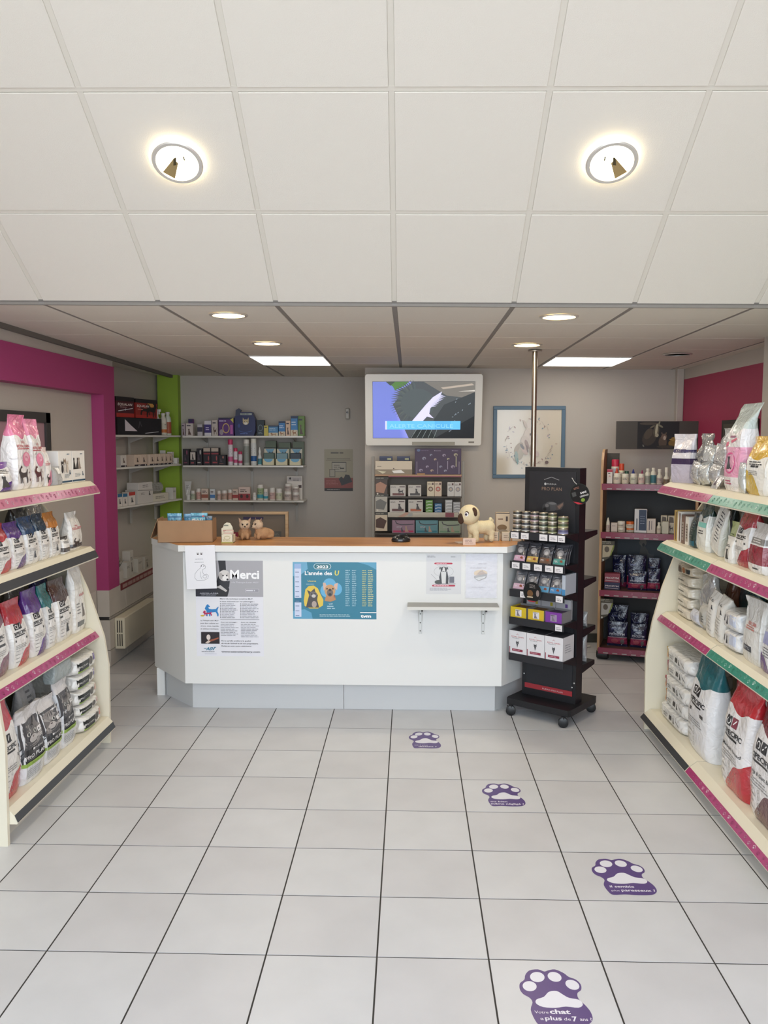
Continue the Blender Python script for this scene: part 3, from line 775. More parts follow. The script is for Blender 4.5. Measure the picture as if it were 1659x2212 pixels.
def face(p, x, y, s, col, dark, ear=None, muzzle='e8e2d8'):
    """a small cat or dog face"""
    e = ear or col
    for k in (-1, 1): p.poly([(x + k * 0.2 * s, y + 0.3 * s), (x + k * 0.52 * s, y + 0.22 * s), (x + k * 0.46 * s, y + 0.78 * s)], e)
    p.ell(x, y, 0.5 * s, 0.46 * s, col); p.ell(x, y - 0.2 * s, 0.27 * s, 0.22 * s, muzzle)
    for k in (-1, 1): p.ell(x + k * 0.2 * s, y + 0.08 * s, 0.07 * s, 0.07 * s, dark, 8)
    p.ell(x, y - 0.1 * s, 0.07 * s, 0.05 * s, dark, 8)
def spec(wave, sub=None, seedn=1, squeeze=1.0):
    def art(p, w, h):
        u = w * 0.62 * squeeze; x = -u / 2 - w * 0.04; y = h * 0.545
        s = min(u * 0.28, h * 0.09)
        p.rect(x + u * 0.1, y + s * 0.2, x + u * 0.1 + s, y + s * 1.2, '262425'); p.rect(x + u * 0.1 + s * 1.15, y + s * 0.2, x + u * 0.1 + s * 2.15, y + s * 1.2, '262425' if wave != 'c22f38' else '7a2438')
        p.ring(x + u * 0.1 + s * 0.55, y + s * 0.7, s * 0.36, s * 0.36, s * 0.1, 'f2f2f2', 10); p.line([(x + u * 0.1 + s * 1.4, y + s * 0.5), (x + u * 0.1 + s * 1.9, y + s * 1.0)], s * 0.12, 'f2f2f2')
        p.text('SPECIFIC', x, y - h * 0.055, h * 0.062, '1e1d1e', 'l', u, 0.03)
        p.rect(x, y - h * 0.085, x + u * 0.8, y - h * 0.068, '2a292a')
        if sub: p.text(sub, x - u * 0.05, y - h * 0.18, h * 0.042, '3a3a3a', 'l', u * 1.15, 0.01)
        else: p.lines(x, y - h * 0.165, x + u, y - h * 0.12, 1, '4a4a4a', 0.7, False, seedn)
        p.lines(x, y - h * 0.27, x + u, y - h * 0.2, 3, '8a8a8a', 0.35, True, seedn)
        for k in range(4):
            p.lines(-w * 0.36, h * (0.07 + 0.055 * k), -w * 0.14, h * (0.1 + 0.055 * k), 1, '9a9a9a', 0.3, True, k)
            p.ring(-w * 0.06, h * (0.085 + 0.055 * k), w * 0.03, w * 0.03, w * 0.008, '9a9a9a', 10)
    return art
def specdog(col, seedn=1):
    def art(p, w, h):
        spec('262425', None, seedn)(p, w, h)
        fig(p, SIT, -w * 0.08, h * 0.13, w * 0.2, h * 0.15, '33363c')
    return art
def crown(t='ROYAL CANIN', animal='4a4240', blob='e58aa8', c='b8283a'):
    def art(p, w, h):
        y = h * 0.56
        for k in range(-3, 4):
            a = k * 0.32
            p.line([(math.sin(a) * w * 0.09, y + h * 0.035 + math.cos(a) * h * 0.025), (math.sin(a) * w * 0.14, y + h * 0.05 + math.cos(a) * h * 0.045)], w * 0.014, c)
        p.text(t, 0, y, h * 0.055, c, 'c', w * 0.8, 0.02)
        p.rect(-w * 0.46, y - h * 0.022, w * 0.46, y - h * 0.012, c, 8)
        if blob: p.ell(w * 0.1, h * 0.40, w * 0.3, h * 0.10, blob); p.ell(w * 0.1, h * 0.43, w * 0.17, h * 0.055, 'f0b8c8'); p.lines(w * 0.0, h * 0.41, w * 0.24, h * 0.45, 2, 'a84868', 0.4)
        fig(p, DOG, -w * 0.36, h * 0.08, w * 0.5, h * 0.24, animal); p.ell(-w * 0.2, h * 0.26, w * 0.08, h * 0.03, 'e8e4e0', 10)
        p.ell(w * 0.28, h * 0.12, w * 0.05, h * 0.02, '7a5a5a', 8); p.ell(w * 0.22, h * 0.22, w * 0.03, h * 0.012, '7a5a5a', 8)
    return art
def proplan(p, w, h):
    p.rect(-w * 0.47, h * 0.27, w * 0.47, h * 0.82, '4b4a4d', 8, 6); p.rect(-w * 0.47, h * 0.27, w * 0.47, h * 0.45, '232428', 8, 3)
    for k, c in ((0.46, '85807e'), (0.38, '9c9794'), (0.30, '6b6664')):
        p.ell(-w * 0.06, h * 0.62, w * k, h * k * 0.36, c, 22)
    for s in (-1, 1):
        p.poly([(-w * 0.06 + s * w * 0.12, h * 0.72), (-w * 0.06 + s * w * 0.34, h * 0.66), (-w * 0.06 + s * w * 0.30, h * 0.84)], '6f6a68')
        p.ell(-w * 0.06 + s * w * 0.15, h * 0.645, w * 0.075, h * 0.028, 'c9c8c2', 12); p.ell(-w * 0.06 + s * w * 0.15, h * 0.645, w * 0.036, h * 0.024, '17171a', 10)
        for q in range(3): p.line([(-w * 0.06 + s * w * 0.06, h * 0.565), (-w * 0.06 + s * w * 0.38, h * (0.54 + 0.025 * q))], w * 0.008, 'd6d2cf')
    p.ell(-w * 0.06, h * 0.57, w * 0.17, h * 0.05, 'b8b3b0'); p.poly([(-w * 0.11, h * 0.605), (-w * 0.01, h * 0.605), (-w * 0.06, h * 0.58)], '4a3a3a')
    for q in range(4): p.line([(-w * 0.2 + q * w * 0.09, h * 0.70), (-w * 0.17 + q * w * 0.075, h * 0.76)], w * 0.02, '3c393a')
    p.rect(w * 0.18, h * 0.60, w * 0.40, h * 0.66, 'e6e6e6'); p.rect(w * 0.22, h * 0.62, w * 0.36, h * 0.64, '6a6a6a')
    p.rect(-w * 0.13, h * 0.415, -w * 0.05, h * 0.445, 'e4e4e4'); p.text('PURINA', -w * 0.03, h * 0.415, h * 0.035, 'd0d0d0', 'l', w * 0.32)
    p.text('PRO PLAN', -w * 0.42, h * 0.325, h * 0.07, 'f2f2f2', 'l', w * 0.8, 0.004)
    p.rect(-w * 0.47, h * 0.235, w * 0.47, h * 0.285, '8fae4a', 8); p.text('STERILISED', -w * 0.4, h * 0.245, h * 0.03, '4f6a20', 'l', w * 0.6)
    p.lines(-w * 0.4, h * 0.07, w * 0.3, h * 0.2, 5, '9aa0a6', 0.4, True, 3)
def pic(colours, title=None, tcol='3a3a3a', lines=2, animal=None, acol='4a4a4a', seed=1, strip=None):
    """generic pack front: lettering, an animal or oval, a coloured strip"""
    def art(p, w, h):
        r = random.Random(seed)
        if strip: p.rect(-w * 0.47, h * strip[1], w * 0.47, h * strip[2], strip[0], 4, 2)
        for i, c in enumerate(colours):
            p.ell(w * r.uniform(-0.2, 0.2), h * r.uniform(0.25, 0.55), w * r.uniform(0.1, 0.24), h * r.uniform(0.06, 0.15), c, 12)
        if animal: fig(p, animal, -w * 0.2, h * 0.14, w * 0.46, h * 0.4, acol)
        if title: p.text(title, 0, h * 0.72, h * 0.11, tcol, 'c', min(w * 0.8, h * 1.4), 0.02)
        if lines: p.lines(-w * 0.36, h * 0.6, w * 0.36, h * (0.6 + 0.05 * lines), lines, tcol, 0.5, True, seed)
    return art

# ================================================================== LEFT GONDOLA: GOODS
LZ = {1: 1.602, 2: 1.211, 3: 0.715, 4: 0.168}
def lbag(row, shelf, d, m, name, label, cat, group=None, **k):
    Y, w, h, X = row
    e = 0.0008
    return bag(name, label, cat, group, w * 0.99, d, h, m, (X - d / 2 - 0.004, Y, LZ[shelf] + e), PI / 2 + k.pop('turn', 0), **k)
W_ = 'e6e4e0'
A = D['l1']
G1 = 'goods on the top shelf of the left unit'
lbag(A[0], 1, 0.08, bag_mat('e8e6e4', '7a4a9a', 0.80, '5b3590', (0.0, 0.5)), 'treat_pouch', 'low white and purple pouch at the near end of the left top shelf', 'pouch', G1, art=pic([], None, '555555', 3, SIT, '4a4a4a'), seed=3)
lbag(A[1], 1, 0.10, bag_mat('ece8e6', 'e27fa0', 0.70, None, rough=0.25, bump=0.8), 'food_bag', 'tallest pink topped white bag on the left top shelf, folded open at the top', 'bag', G1, art=crown(), seed=4, crumple=0.012, shape='stand', bend=-0.05)
lbag(A[2], 1, 0.10, bag_mat('ece8e6', 'e890ae', 0.74, None, rough=0.25, bump=0.8), 'food_bag', 'second pink topped white bag on the left top shelf, right of the tallest', 'bag', G1, art=crown('ROYAL CANIN', '5a3030'), seed=9, crumple=0.012)
lbag((4.438, 0.068, 0.205, -1.905), 1, 0.07, bag_mat('eeeae6', 'f0dcd8', 0.86, 'e58aa8', (0.1, 0.4)), 'food_bag', 'smallest pink and white bag on the left top shelf, beside the clear one', 'bag', G1, art=crown('ROYAL CANIN', '4a3a38', None), seed=5)
lbag((4.527, 0.10, 0.10, -1.885), 1, 0.07, mat('dcdcda', 0.12, bump=(30, 0.6), trans=0.55), 'sample_bag', 'low clear plastic bag with a white tag on the left top shelf', 'bag', G1, art=lambda p, w, h: p.rect(-w * 0.05, h * 0.6, w * 0.35, h * 0.92, 'f2f2ee', 3, 2), seed=6, crumple=0.015)
def vetbox(p, w, h):
    p.rect(-w * 0.5, h * 0.03, w * 0.5, h * 0.085, '31506a')
    for i, (c, t) in enumerate((('3a3534', 'b8b0a8'), ('8a7868', '4a4340'), ('c8bcae', '5a4a40'))):
        face(p, -w * 0.22 + i * w * 0.17, h * (0.60 if i != 1 else 0.66), w * 0.17, c, '1c1a1a')
        p.ell(-w * 0.22 + i * w * 0.17, h * 0.45, w * 0.075, h * 0.13, c if i != 1 else 'd8d0c8', 12)
    p.lines(w * 0.1, h * 0.88, w * 0.35, h * 0.92, 1, '4a6a80', .6); p.lines(-w * 0.1, h * 0.17, w * 0.35, h * 0.30, 3, '9aa4aa', 0.4)
    fig(p, SIT, w * 0.26, h * 0.27, w * 0.12, h * 0.14, '31506a')
def vetbox2(p, w, h):
    p.rect(-w * 0.5, h * 0.03, w * 0.5, h * 0.085, '31506a')
    for i, c in enumerate(('2c2928', '453f3c', '9a8c80')):
        fig(p, SIT, -w * 0.46 + i * w * 0.2, h * 0.42, w * 0.26, h * 0.38, c, i % 2 == 1)
    p.lines(w * 0.12, h * 0.88, w * 0.36, h * 0.92, 1, '4a6a80', .6); p.lines(-w * 0.3, h * 0.17, w * 0.2, h * 0.30, 3, '9aa4aa', 0.4)
    fig(p, SIT, w * 0.26, h * 0.2, w * 0.12, h * 0.14, '31506a')
carton('carton', 'white carton with a row of cats and dogs on the left top shelf', 'box', G1, 0.185, 0.14, 0.182, 'e9e7e2', (-1.92 - 0.07, 4.672, 1.6025), PI / 2, vetbox)
carton('carton', 'white carton with dark dogs at the far end of the left top shelf', 'box', G1, 0.185, 0.14, 0.180, 'e9e7e2', (-1.92 - 0.07, 4.864, 1.6025), PI / 2, vetbox2)
A = D['l2']; G2 = 'bags on the second shelf of the left unit'
RED, PUR, NAV, ORA, TEAL, BRO, MAU = 'b8323c', '583080', '1e3f66', 'c07a2c', '1f6f70', '44261c', '7c5060'
lbag(A[0], 2, 0.11, bag_mat(W_, RED, 0.66, RED), 'food_bag', 'white bag with red top at the near end of the left second shelf', 'bag', G2, art=spec(RED), seed=11)
lbag(A[1], 2, 0.11, bag_mat(W_, PUR, 0.66, PUR), 'food_bag', 'white bag with purple top beside the red one on the left second shelf', 'bag', G2, art=spec(PUR, seedn=2), seed=12)
lbag(A[2], 2, 0.11, bag_mat(W_, NAV, 0.62), 'food_bag', 'white bag with navy top beside the purple one on the left second shelf', 'bag', G2, art=specdog(NAV, 3), seed=13)
lbag(A[3], 2, 0.11, bag_mat(W_, '223546', 0.62), 'food_bag', 'white bag with slate blue top, fourth in row on the left second shelf', 'bag', G2, art=spec(NAV, seedn=4), seed=14)
lbag(A[4], 2, 0.10, bag_mat(W_, ORA, 0.64), 'food_bag', 'white bag with ochre top on the left second shelf', 'bag', G2, art=specdog(ORA, 5), seed=15)
lbag((4.665, 0.09, 0.094, -1.912), 2, 0.05, bag_mat('e4e2de', '3a3634', 0.82, band=(('55504c', 0.1, 0.35),)), 'treat_pouch', 'small white and dark pouch standing before the taupe bag on the left second shelf', 'pouch', G2, art=pic([], None, '555555', 3), seed=16)
lbag((4.835, 0.165, 0.218, -1.92), 2, 0.09, bag_mat('e6e3dd', None, band=(('403836', 0.06, 0.16),)), 'food_bag', 'curvy white bag at the far end of the left second shelf', 'bag', G2, art=crown('ROYAL CANIN', '3a3230', None), seed=17, crumple=0.012)
lbag((4.86, 0.2, 0.274, -2.14), 2, 0.1, bag_mat('b9b6b0', None, rough=0.15, metal=0.5, bump=0.9), 'food_bag', 'plain silver bag standing behind the others on the left second shelf', 'bag', G2, seed=18, crumple=0.016)
lbag((4.64, 0.168, 0.275, -2.14), 2, 0.1, bag_mat('24211f', None), 'food_bag', 'black bag behind the navy and ochre ones on the left second shelf', 'bag', G2, seed=19)
lbag((4.71, 0.10, 0.19, -2.035), 2, 0.08, bag_mat('8c837a', '7a7068', 0.7), 'food_bag', 'taupe bag half hidden between the ochre and curvy white ones on the left second shelf', 'bag', G2, art=pic([], None, '4a4540', 3), seed=20)
A = D['l3']; G3 = 'bags on the third shelf of the left unit'
for i, (col, labn, art) in enumerate(((MAU, 'mauve', spec(MAU, seedn=6)), (RED, 'bright red', spec(RED, seedn=7)), (PUR, 'purple', spec(PUR, seedn=8)), (TEAL, 'teal', spec(TEAL, seedn=9)), (BRO, 'dark brown', specdog(BRO, 10)))):
    lbag(A[i], 3, 0.13, bag_mat(W_, col, 0.64, col if i < 3 else None), 'food_bag', 'white bag with %s top on the left third shelf' % labn, 'bag', G3, art=art, seed=21 + i, crumple=0.008)
lbag((4.84, 0.16, 0.40, -2.12), 3, 0.10, bag_mat('2b2c6c', None, rough=0.18, bump=0.8), 'food_bag', 'glossy navy bag leaning behind the tall white one on the left third shelf', 'bag', G3, art=lambda p, w, h: p.poly([(-w * .2, h * .35), (0, h * .45), (w * .25, h * .6), (w * .2, h * .64), (-w * .22, h * .42)], 'd8dcec'), seed=27, crumple=0.014)
lbag((4.885, 0.165, 0.42, -1.935), 3, 0.09, bag_mat('e4e2dc', None, band=(('d8d6d0', 0.6, 0.62),)), 'food_bag', 'tallest white bag at the far end of the left third shelf', 'bag', G3, art=lambda p, w, h: (p.text('ROYAL CANIN', -w * .1, h * .5, h * .05, 'b8283a', 'l', w * .5, .02), fig(p, SIT, w * .05, h * .2, w * .3, h * .2, '6a6460'), p.rect(-w * .3, h * .08, w * .28, h * .15, '6a6c6e', 4), p.lines(-w * .3, h * .25, 0, h * .42, 4, '8a8a8a', .4)), seed=28, crumple=0.012)
lbag((4.30, 0.152, 0.36, -2.15), 3, 0.1, bag_mat('3a1f44', None), 'food_bag', 'dark plum bag behind the red and purple ones on the left third shelf', 'bag', G3, seed=29)
lbag((4.62, 0.2, 0.36, -2.16), 3, 0.09, bag_mat('aeacaa', None, rough=0.15, metal=0.5, bump=0.9), 'food_bag', 'silver bag behind the teal and brown ones on the left third shelf', 'bag', G3, seed=30, crumple=0.014)
lbag((4.02, 0.2, 0.36, -2.15), 3, 0.1, bag_mat('2e2338', None), 'food_bag', 'dark violet bag behind the mauve one on the left third shelf', 'bag', G3, seed=31)
A = D['l4']; G4 = 'bags on the bottom shelf of the left unit'
lbag((3.80, 0.215, 0.478, -1.85), 4, 0.16, bag_mat(W_, RED, 0.70, RED, (0.05, 0.3)), 'food_bag', 'largest white bag with red top at the near end of the left bottom shelf', 'bag', G4, art=spec(RED, None, 12), seed=32, crumple=0.014)
PPM = bag_mat('dfe0e2', 'd5d2d2', 0.80, rough=0.25, bump=0.7)
lbag(A[1], 4, 0.13, PPM, 'food_bag', 'grey cat portrait bag with green stripe, nearest of three on the left bottom shelf', 'bag', G4, art=proplan, seed=33, crumple=0.014, bend=-0.12)
lbag((4.285, 0.225, 0.33, -1.855), 4, 0.12, PPM, 'food_bag', 'grey cat portrait bag with green stripe, middle of three on the left bottom shelf', 'bag', G4, art=proplan, seed=34, crumple=0.012)
lbag((4.50, 0.19, 0.37, -1.86), 4, 0.12, PPM, 'food_bag', 'grey cat portrait bag with green stripe, beside the flat stack on the left bottom shelf', 'bag', G4, art=proplan, seed=35, crumple=0.012)
lbag((4.12, 0.24, 0.38, -2.03), 4, 0.12, bag_mat('7c7e84', None, rough=0.25), 'food_bag', 'plain grey bag behind the nearest cat portrait bag on the left bottom shelf', 'bag', G4, seed=36)
lbag((4.40, 0.2, 0.40, -2.02), 4, 0.1, bag_mat('c9c9cb', None, rough=0.25), 'food_bag', 'pale grey bag with dotted lettering behind the middle cat portrait bag', 'bag', G4, art=lambda p, w, h: p.lines(-w * .1, h * .5, w * .2, h * .85, 5, '77777a', .4), seed=37)
lbag((4.22, 0.16, 0.41, -2.17), 4, 0.1, bag_mat('23252c', None), 'food_bag', 'black bag at the very back of the left bottom shelf', 'bag', G4, seed=38)
lbag((3.84, 0.2, 0.42, -2.06), 4, 0.12, bag_mat('2e3034', None), 'food_bag', 'charcoal bag behind the largest white one on the left bottom shelf', 'bag', G4, seed=39)
def endart(c2):
    def art(p, w, h):
        p.rect(-w * 0.42, h * 0.25, w * 0.02, h * 0.75, '242826', 4, 2); p.text('PRO PLAN', -w * 0.38, h * 0.42, h * 0.16, 'e8e8e8', 'l', w * 0.34)
        p.rect(-w * 0.42, h * 0.14, w * 0.02, h * 0.25, '8fae4a', 4); p.ell(w * 0.12, h * 0.55, w * 0.09, h * 0.25, '5a5654'); p.rect(w * 0.26, h * 0.45, w * 0.46, h * 0.85, c2, 3, 2)
    return art
z = LZ[4] + 0.001
for k, (c2, hh, lab) in enumerate((('d8867c', 0.095, 'lowest, salmon cornered'), ('c9a0a0', 0.06, 'second from bottom, thin'), ('e0a8a0', 0.085, 'middle, pink cornered'), ('7f7ab0', 0.09, 'second from top, violet cornered'), ('6a55a0', 0.095, 'topmost, purple cornered'))):
    bag('food_bag', '%s flat bag of the stack on the left bottom shelf' % lab, 'bag', 'flat bag stack on the left bottom shelf', 0.30, 0.40, hh, bag_mat('e2e0da', None, rough=0.25, bump=0.6), (-1.865 - 0.2 + rnd.uniform(-0.012, 0.005) + (0.025 if k == 0 else 0), 4.795, z), PI / 2, shape='block', art=endart(c2), seed=40 + k, crumple=0.006, R=8)
    z += hh + 0.001
bag('food_bag', 'folded grey bag with ridged band lying before the flat stack', 'bag', G4, 0.24, 0.08, 0.10, bag_mat('9aa3a2', None, rough=0.25), (-1.93, 4.50, 0.168 + 0.371), PI / 2, shape='block', seed=47, R=8)

# dark framed picture in the recess above the left unit
t = empty('picture_frame', (-2.519, 5.45, 1.87)); tag(t, 'dark grey framed picture on the wall above the left shelving', 'picture')
b = MB()
for a, c in (((-0.001, -0.62, 0.09), (0.022, 0.40, 0.16)), ((-0.001, -0.62, -0.26), (0.022, 0.40, -0.19)), ((-0.001, 0.33, -0.26), (0.022, 0.40, 0.16)), ((-0.001, -0.62, -0.26), (0.022, -0.55, 0.16))):
    b.box(a, c, mat('3d3a38', 0.5))
b.build('frame', t, smooth=0)
b = MB(); b.box((0, -0.56, -0.2), (0.006, 0.34, 0.1), mat('b08a92', 0.4)); b.build('print', t, smooth=0)

# ================================================================== RIGHT GONDOLA: GOODS
RZ = {1: 1.586, 2: 1.222, 3: 0.768, 4: 0.135}
def rbag(row, shelf, d, m, name, label, cat, group=None, **k):
    Y, w, h, X = row
    return bag(name, label, cat, group, w * 0.99, d, h, m, (X + d / 2 + 0.004, Y, RZ[shelf] + 0.0008 + k.pop('dz', 0)), -PI / 2 + k.pop('turn', 0), **k)
H1 = 'goods on the top shelf of the right unit'; A = D['r1']
SIL = bag_mat('b4b4b2', None, rough=0.16, metal=0.55, bump=0.9)
SIL2 = bag_mat('c4c4c4', None, rough=0.18, metal=0.4, bump=0.9)
CLR = bag_mat('c9cdcd', None, rough=0.12, metal=0.25, bump=1.0)
rbag((5.215, 0.17, 0.297, 1.635), 1, 0.08, bag_mat('d9d6dc', None, band=(('4a4468', 0.62, 0.68), ('b9b4c4', 0.0, 0.5), ('3d3050', 0.38, 0.5))), 'food_bag', 'white bag with navy bands at the far end of the right top shelf', 'bag', H1, art=pic([], None, '3a3458', 2), seed=50, crumple=0.012, turn=0.55)
rbag((5.21, 0.20, 0.30, 1.765), 1, 0.08, SIL, 'foil_bag', 'shiny silver bag behind the navy banded one on the right top shelf', 'bag', H1, seed=51, crumple=0.02)
for i, (Y, w, h, X, dz, lab, rr) in enumerate(((5.03, 0.135, 0.13, 1.655, 0, 'leftmost', 0.1), (4.88, 0.135, 0.125, 1.66, 0.0, 'second', -0.12), (4.73, 0.135, 0.12, 1.66, 0.0, 'third', 0.12), (4.965, 0.15, 0.225, 1.712, 0, 'taller left', -0.05), (4.80, 0.15, 0.235, 1.712, 0, 'taller right', 0.06))):
    rbag((Y, w, h, X), 1, 0.06, CLR if i % 2 else SIL2, 'foil_pouch', '%s small silver foil pouch in the heap on the right top shelf' % lab, 'pouch', 'heap of foil pouches', shape='pillow', seed=52 + i, crumple=0.014, dz=dz, ry=rr, art=lambda p, w, h: (p.lines(-w * .3, h * .4, w * .2, h * .62, 3, '77777c', .4), p.ring(w * .1, h * .35, w * .1, w * .1, w * .02, '8a8a90', 12)))
rbag((4.95, 0.27, 0.33, 1.80), 1, 0.12, CLR, 'foil_bag', 'wide crumpled silver bag at the back of the right top shelf', 'bag', H1, seed=58, crumple=0.024)
rbag((4.40, 0.25, 0.45, 1.645), 1, 0.12, bag_mat('e6e4e6', 'c4cfcc', 0.68, None, band=(('e3a3c0', 0.16, 0.5),), rough=0.22, bump=0.8), 'food_bag', 'tall pink and white bag with a dog in a ring on the right top shelf', 'bag', H1, seed=59, crumple=0.016, bend=0.25, twist=-0.5, art=lambda p, w, h: (p.ring(-w * .05, h * .32, w * .3, h * .12, w * .03, 'd0508c', 24), fig(p, SIT, -w * .24, h * .25, w * .34, h * .15, '2c2c34'), p.poly([(-w * .4, h * .5), (w * .2, h * .58), (w * .3, h * .62), (-w * .4, h * .55)], 'd0607c'), p.lines(-w * .3, h * .07, w * .2, h * .13, 2, 'b05070', .5), p.lines(-w * .2, h * .6, w * .2, h * .64, 1, '9a6a80', .6)))
rbag((4.33, 0.2, 0.30, 1.80), 1, 0.1, bag_mat('d4d8da', None, band=(('38406c', 0.56, 0.62), ('38406c', 0.66, 0.69))), 'food_bag', 'white bag with navy stripes behind the tall pink one on the right top shelf', 'bag', H1, seed=60)
rbag((4.10, 0.26, 0.28, 1.645), 1, 0.11, bag_mat('e6e4de', 'd0a63c', 0.62, 'c8a83a', (0.05, 0.5), flip=True), 'food_bag', 'white bag with mustard yellow top on the right top shelf', 'bag', H1, seed=61, crumple=0.012, art=lambda p, w, h: (p.lines(-w * .3, h * .5, w * .3, h * .58, 2, '3a3a3a', .5), p.lines(-w * .2, h * .46, w * .2, h * .51, 1, '2a2a2a', .7), p.lines(-w * .3, h * .33, w * .2, h * .42, 3, '8a8a8a', .4)))
rbag((3.80, 0.26, 0.28, 1.645), 1, 0.11, bag_mat('e4e2de', '9a9ca0', 0.7, '5a7fa8'), 'food_bag', 'white bag with grey top and blue sweep on the right top shelf', 'bag', H1, seed=62, art=spec('5a7fa8'))
rbag((4.615, 0.10, 0.085, 1.632), 1, 0.015, SIL2, 'sample_sachet', 'small white sample sachet lying at the front edge of the right top shelf', 'sachet', H1, shape='pillow', seed=63, art=lambda p, w, h: (fig(p, SIT, -w * .2, h * .2, w * .3, h * .6, '5a4a58')), rx=-0.6)
rbag((4.245, 0.075, 0.15, 1.635), 1, 0.03, CLR, 'sample_sachet', 'narrow clear sachet between the pink and yellow bags on the right top shelf', 'sachet', H1, shape='pillow', seed=64)
H2 = 'goods on the second shelf of the right unit'
for i, (Y, th, h, c, lab) in enumerate(((5.285, 0.045, 0.19, 'b59a58', 'yellowish, at the far end'), (5.215, 0.06, 0.187, 'e4e0d8', 'white spined, second'), (5.14, 0.055, 0.175, '7a6258', 'brown, third'), (5.065, 0.06, 0.17, 'e2ded6', 'white, fourth'))):
    carton('file_box', '%s of four upright slim cartons on the right second shelf' % lab, 'box', 'slim cartons on the right second shelf', th, 0.22, h, c, (1.655 + 0.11, Y, 1.2225), -PI / 2, (lambda p, w, h: (p.rect(-w * .3, h * .12, w * .3, h * .75, 'a59a90'), p.lines(-w * .25, h * .2, w * .25, h * .7, 5, '5a5048', .4))) if i in (2, 3) else (lambda p, w, h: p.rect(w * .1, h * .05, w * .45, h * .95, '6a5248')), side=(lambda p, w, h: p.rect(-w * .4, h * .1, w * .4, h * .9, '6e5850')))
rbag((4.965, 0.11, 0.20, 1.64), 2, 0.08, bag_mat('31403c', '1e2a28', 0.6), 'food_bag', 'dark green patterned bag beside the slim cartons on the right second shelf', 'bag', H2, seed=65, art=lambda p, w, h: (p.lines(-w * .4, h * .3, w * .4, h * .8, 7, '7a8078', .25), p.rect(-w * .4, h * .05, w * .4, h * .2, '2d6070', 3)))
rbag((4.80, 0.17, 0.27, 1.64), 2, 0.09, bag_mat('dfe0da', '1f3a34', 0.72), 'food_bag', 'white bag with bottle green top on the right second shelf', 'bag', H2, seed=66, art=lambda p, w, h: (p.rect(-w * .36, h * .5, w * .36, h * .6, '7fc0b8', 4), p.lines(-w * .2, h * .35, w * .3, h * .45, 2, '5a5a5a', .5), fig(p, SIT, -w * .1, h * .62, w * .2, h * .08, '5a5048')))
rbag((4.86, 0.22, 0.28, 1.77), 2, 0.1, bag_mat('2c3836', None), 'food_bag', 'blackish green bag behind the bottle green topped one on the right second shelf', 'bag', H2, seed=67)
rbag((4.62, 0.14, 0.265, 1.65), 2, 0.06, bag_mat('dcdcd8', None), 'food_bag', 'slim white leaning bag on the right second shelf', 'bag', H2, seed=68, ry=0.3, art=lambda p, w, h: p.lines(-w * .1, h * .25, w * .3, h * .9, 9, '55555a', .3))
rbag((4.455, 0.12, 0.2, 1.68), 2, 0.06, bag_mat('a9b46a', 'c0c88a', 0.6), 'food_bag', 'light green bag behind the small white one on the right second shelf', 'bag', H2, seed=69, art=pic([], None, '5a6a30', 2))
rbag((4.35, 0.10, 0.135, 1.622), 2, 0.05, bag_mat('e0ded8', None, rough=0.2), 'treat_pouch', 'small white pouch before the light green bag on the right second shelf', 'pouch', H2, seed=70, art=pic([], None, '4a4a4a', 2, SIT, '4a4a44'))
rbag((4.225, 0.2, 0.29, 1.64), 2, 0.11, bag_mat(W_, 'a52e36', 0.66, 'a02a38', (0.03, 0.42)), 'food_bag', 'white bag with red top and red sweep on the right second shelf', 'bag', H2, seed=71, art=spec(RED, seedn=14))
rbag((4.01, 0.19, 0.235, 1.625), 2, 0.09, bag_mat('e4e2e0', 'd4d2d0', 0.8, None, band=(('8a8884', 0.58, 0.7), ('8c2c3a', 0.18, 0.55)), tn=0), 'food_bag', 'white bag with a crimson label block on the right second shelf', 'bag', H2, seed=72, art=lambda p, w, h: (p.lines(-w * .3, h * .6, w * .3, h * .69, 2, 'e0dedc', .4), p.rect(-w * .1, h * .08, w * .2, h * .11, '4a4a4a')))
rbag((4.60, 0.167, 0.30, 1.79), 2, 0.1, bag_mat('6a6c6e', None), 'food_bag', 'grey bag at the back of the right second shelf', 'bag', H2, seed=73)
rbag((4.12, 0.18, 0.29, 1.80), 2, 0.1, bag_mat('3a3c40', None), 'food_bag', 'black bag behind the crimson label bag on the right second shelf', 'bag', H2, seed=74)
rbag((3.80, 0.19, 0.28, 1.64), 2, 0.1, bag_mat(W_, '77262e', 0.75, '77262e'), 'food_bag', 'white bag with maroon sweep nearest the camera on the right second shelf', 'bag', H2, seed=75, art=spec(RED, seedn=15))
H3 = 'bags on the third shelf of the right unit'
z = RZ[3] + 0.001
for k, (lab, c) in enumerate((('lowest', 'd8d0c0'), ('second', 'd4ccba'), ('third', 'd8d2c2'), ('fourth', 'cfc6b2'), ('topmost', 'bcb09a'))):
    bag('food_bag', '%s of the beige flat bags stacked at the far end of the right third shelf' % lab, 'bag', 'beige flat bags on the right third shelf', 0.26, 0.3, 0.064, bag_mat(c, None, bump=0.6), (1.665 + 0.15, 5.14 + 0.008 * (k % 2), z), -PI / 2, shape='block', seed=80 + k, crumple=0.007, R=8, art=(lambda p, w, h: (p.rect(-w * .42, h * .2, -w * .1, h * .8, '4a352a', 4), p.ell(w * .06, h * .5, w * .09, h * .28, 'a0643a'), p.rect(w * .2, h * .3, w * .4, h * .7, '2e3436', 3))) if k == 4 else (lambda p, w, h: p.lines(-w * .3, h * .4, w * .2, h * .6, 1, '5a544a', .6)))
    z += 0.065
rbag((4.86, 0.24, 0.2, 1.70), 3, 0.08, SIL2, 'foil_bag', 'upper grey foil bag beside the beige stack on the right third shelf', 'bag', H3, seed=86, crumple=0.018, dz=0.09, ry=-0.25)
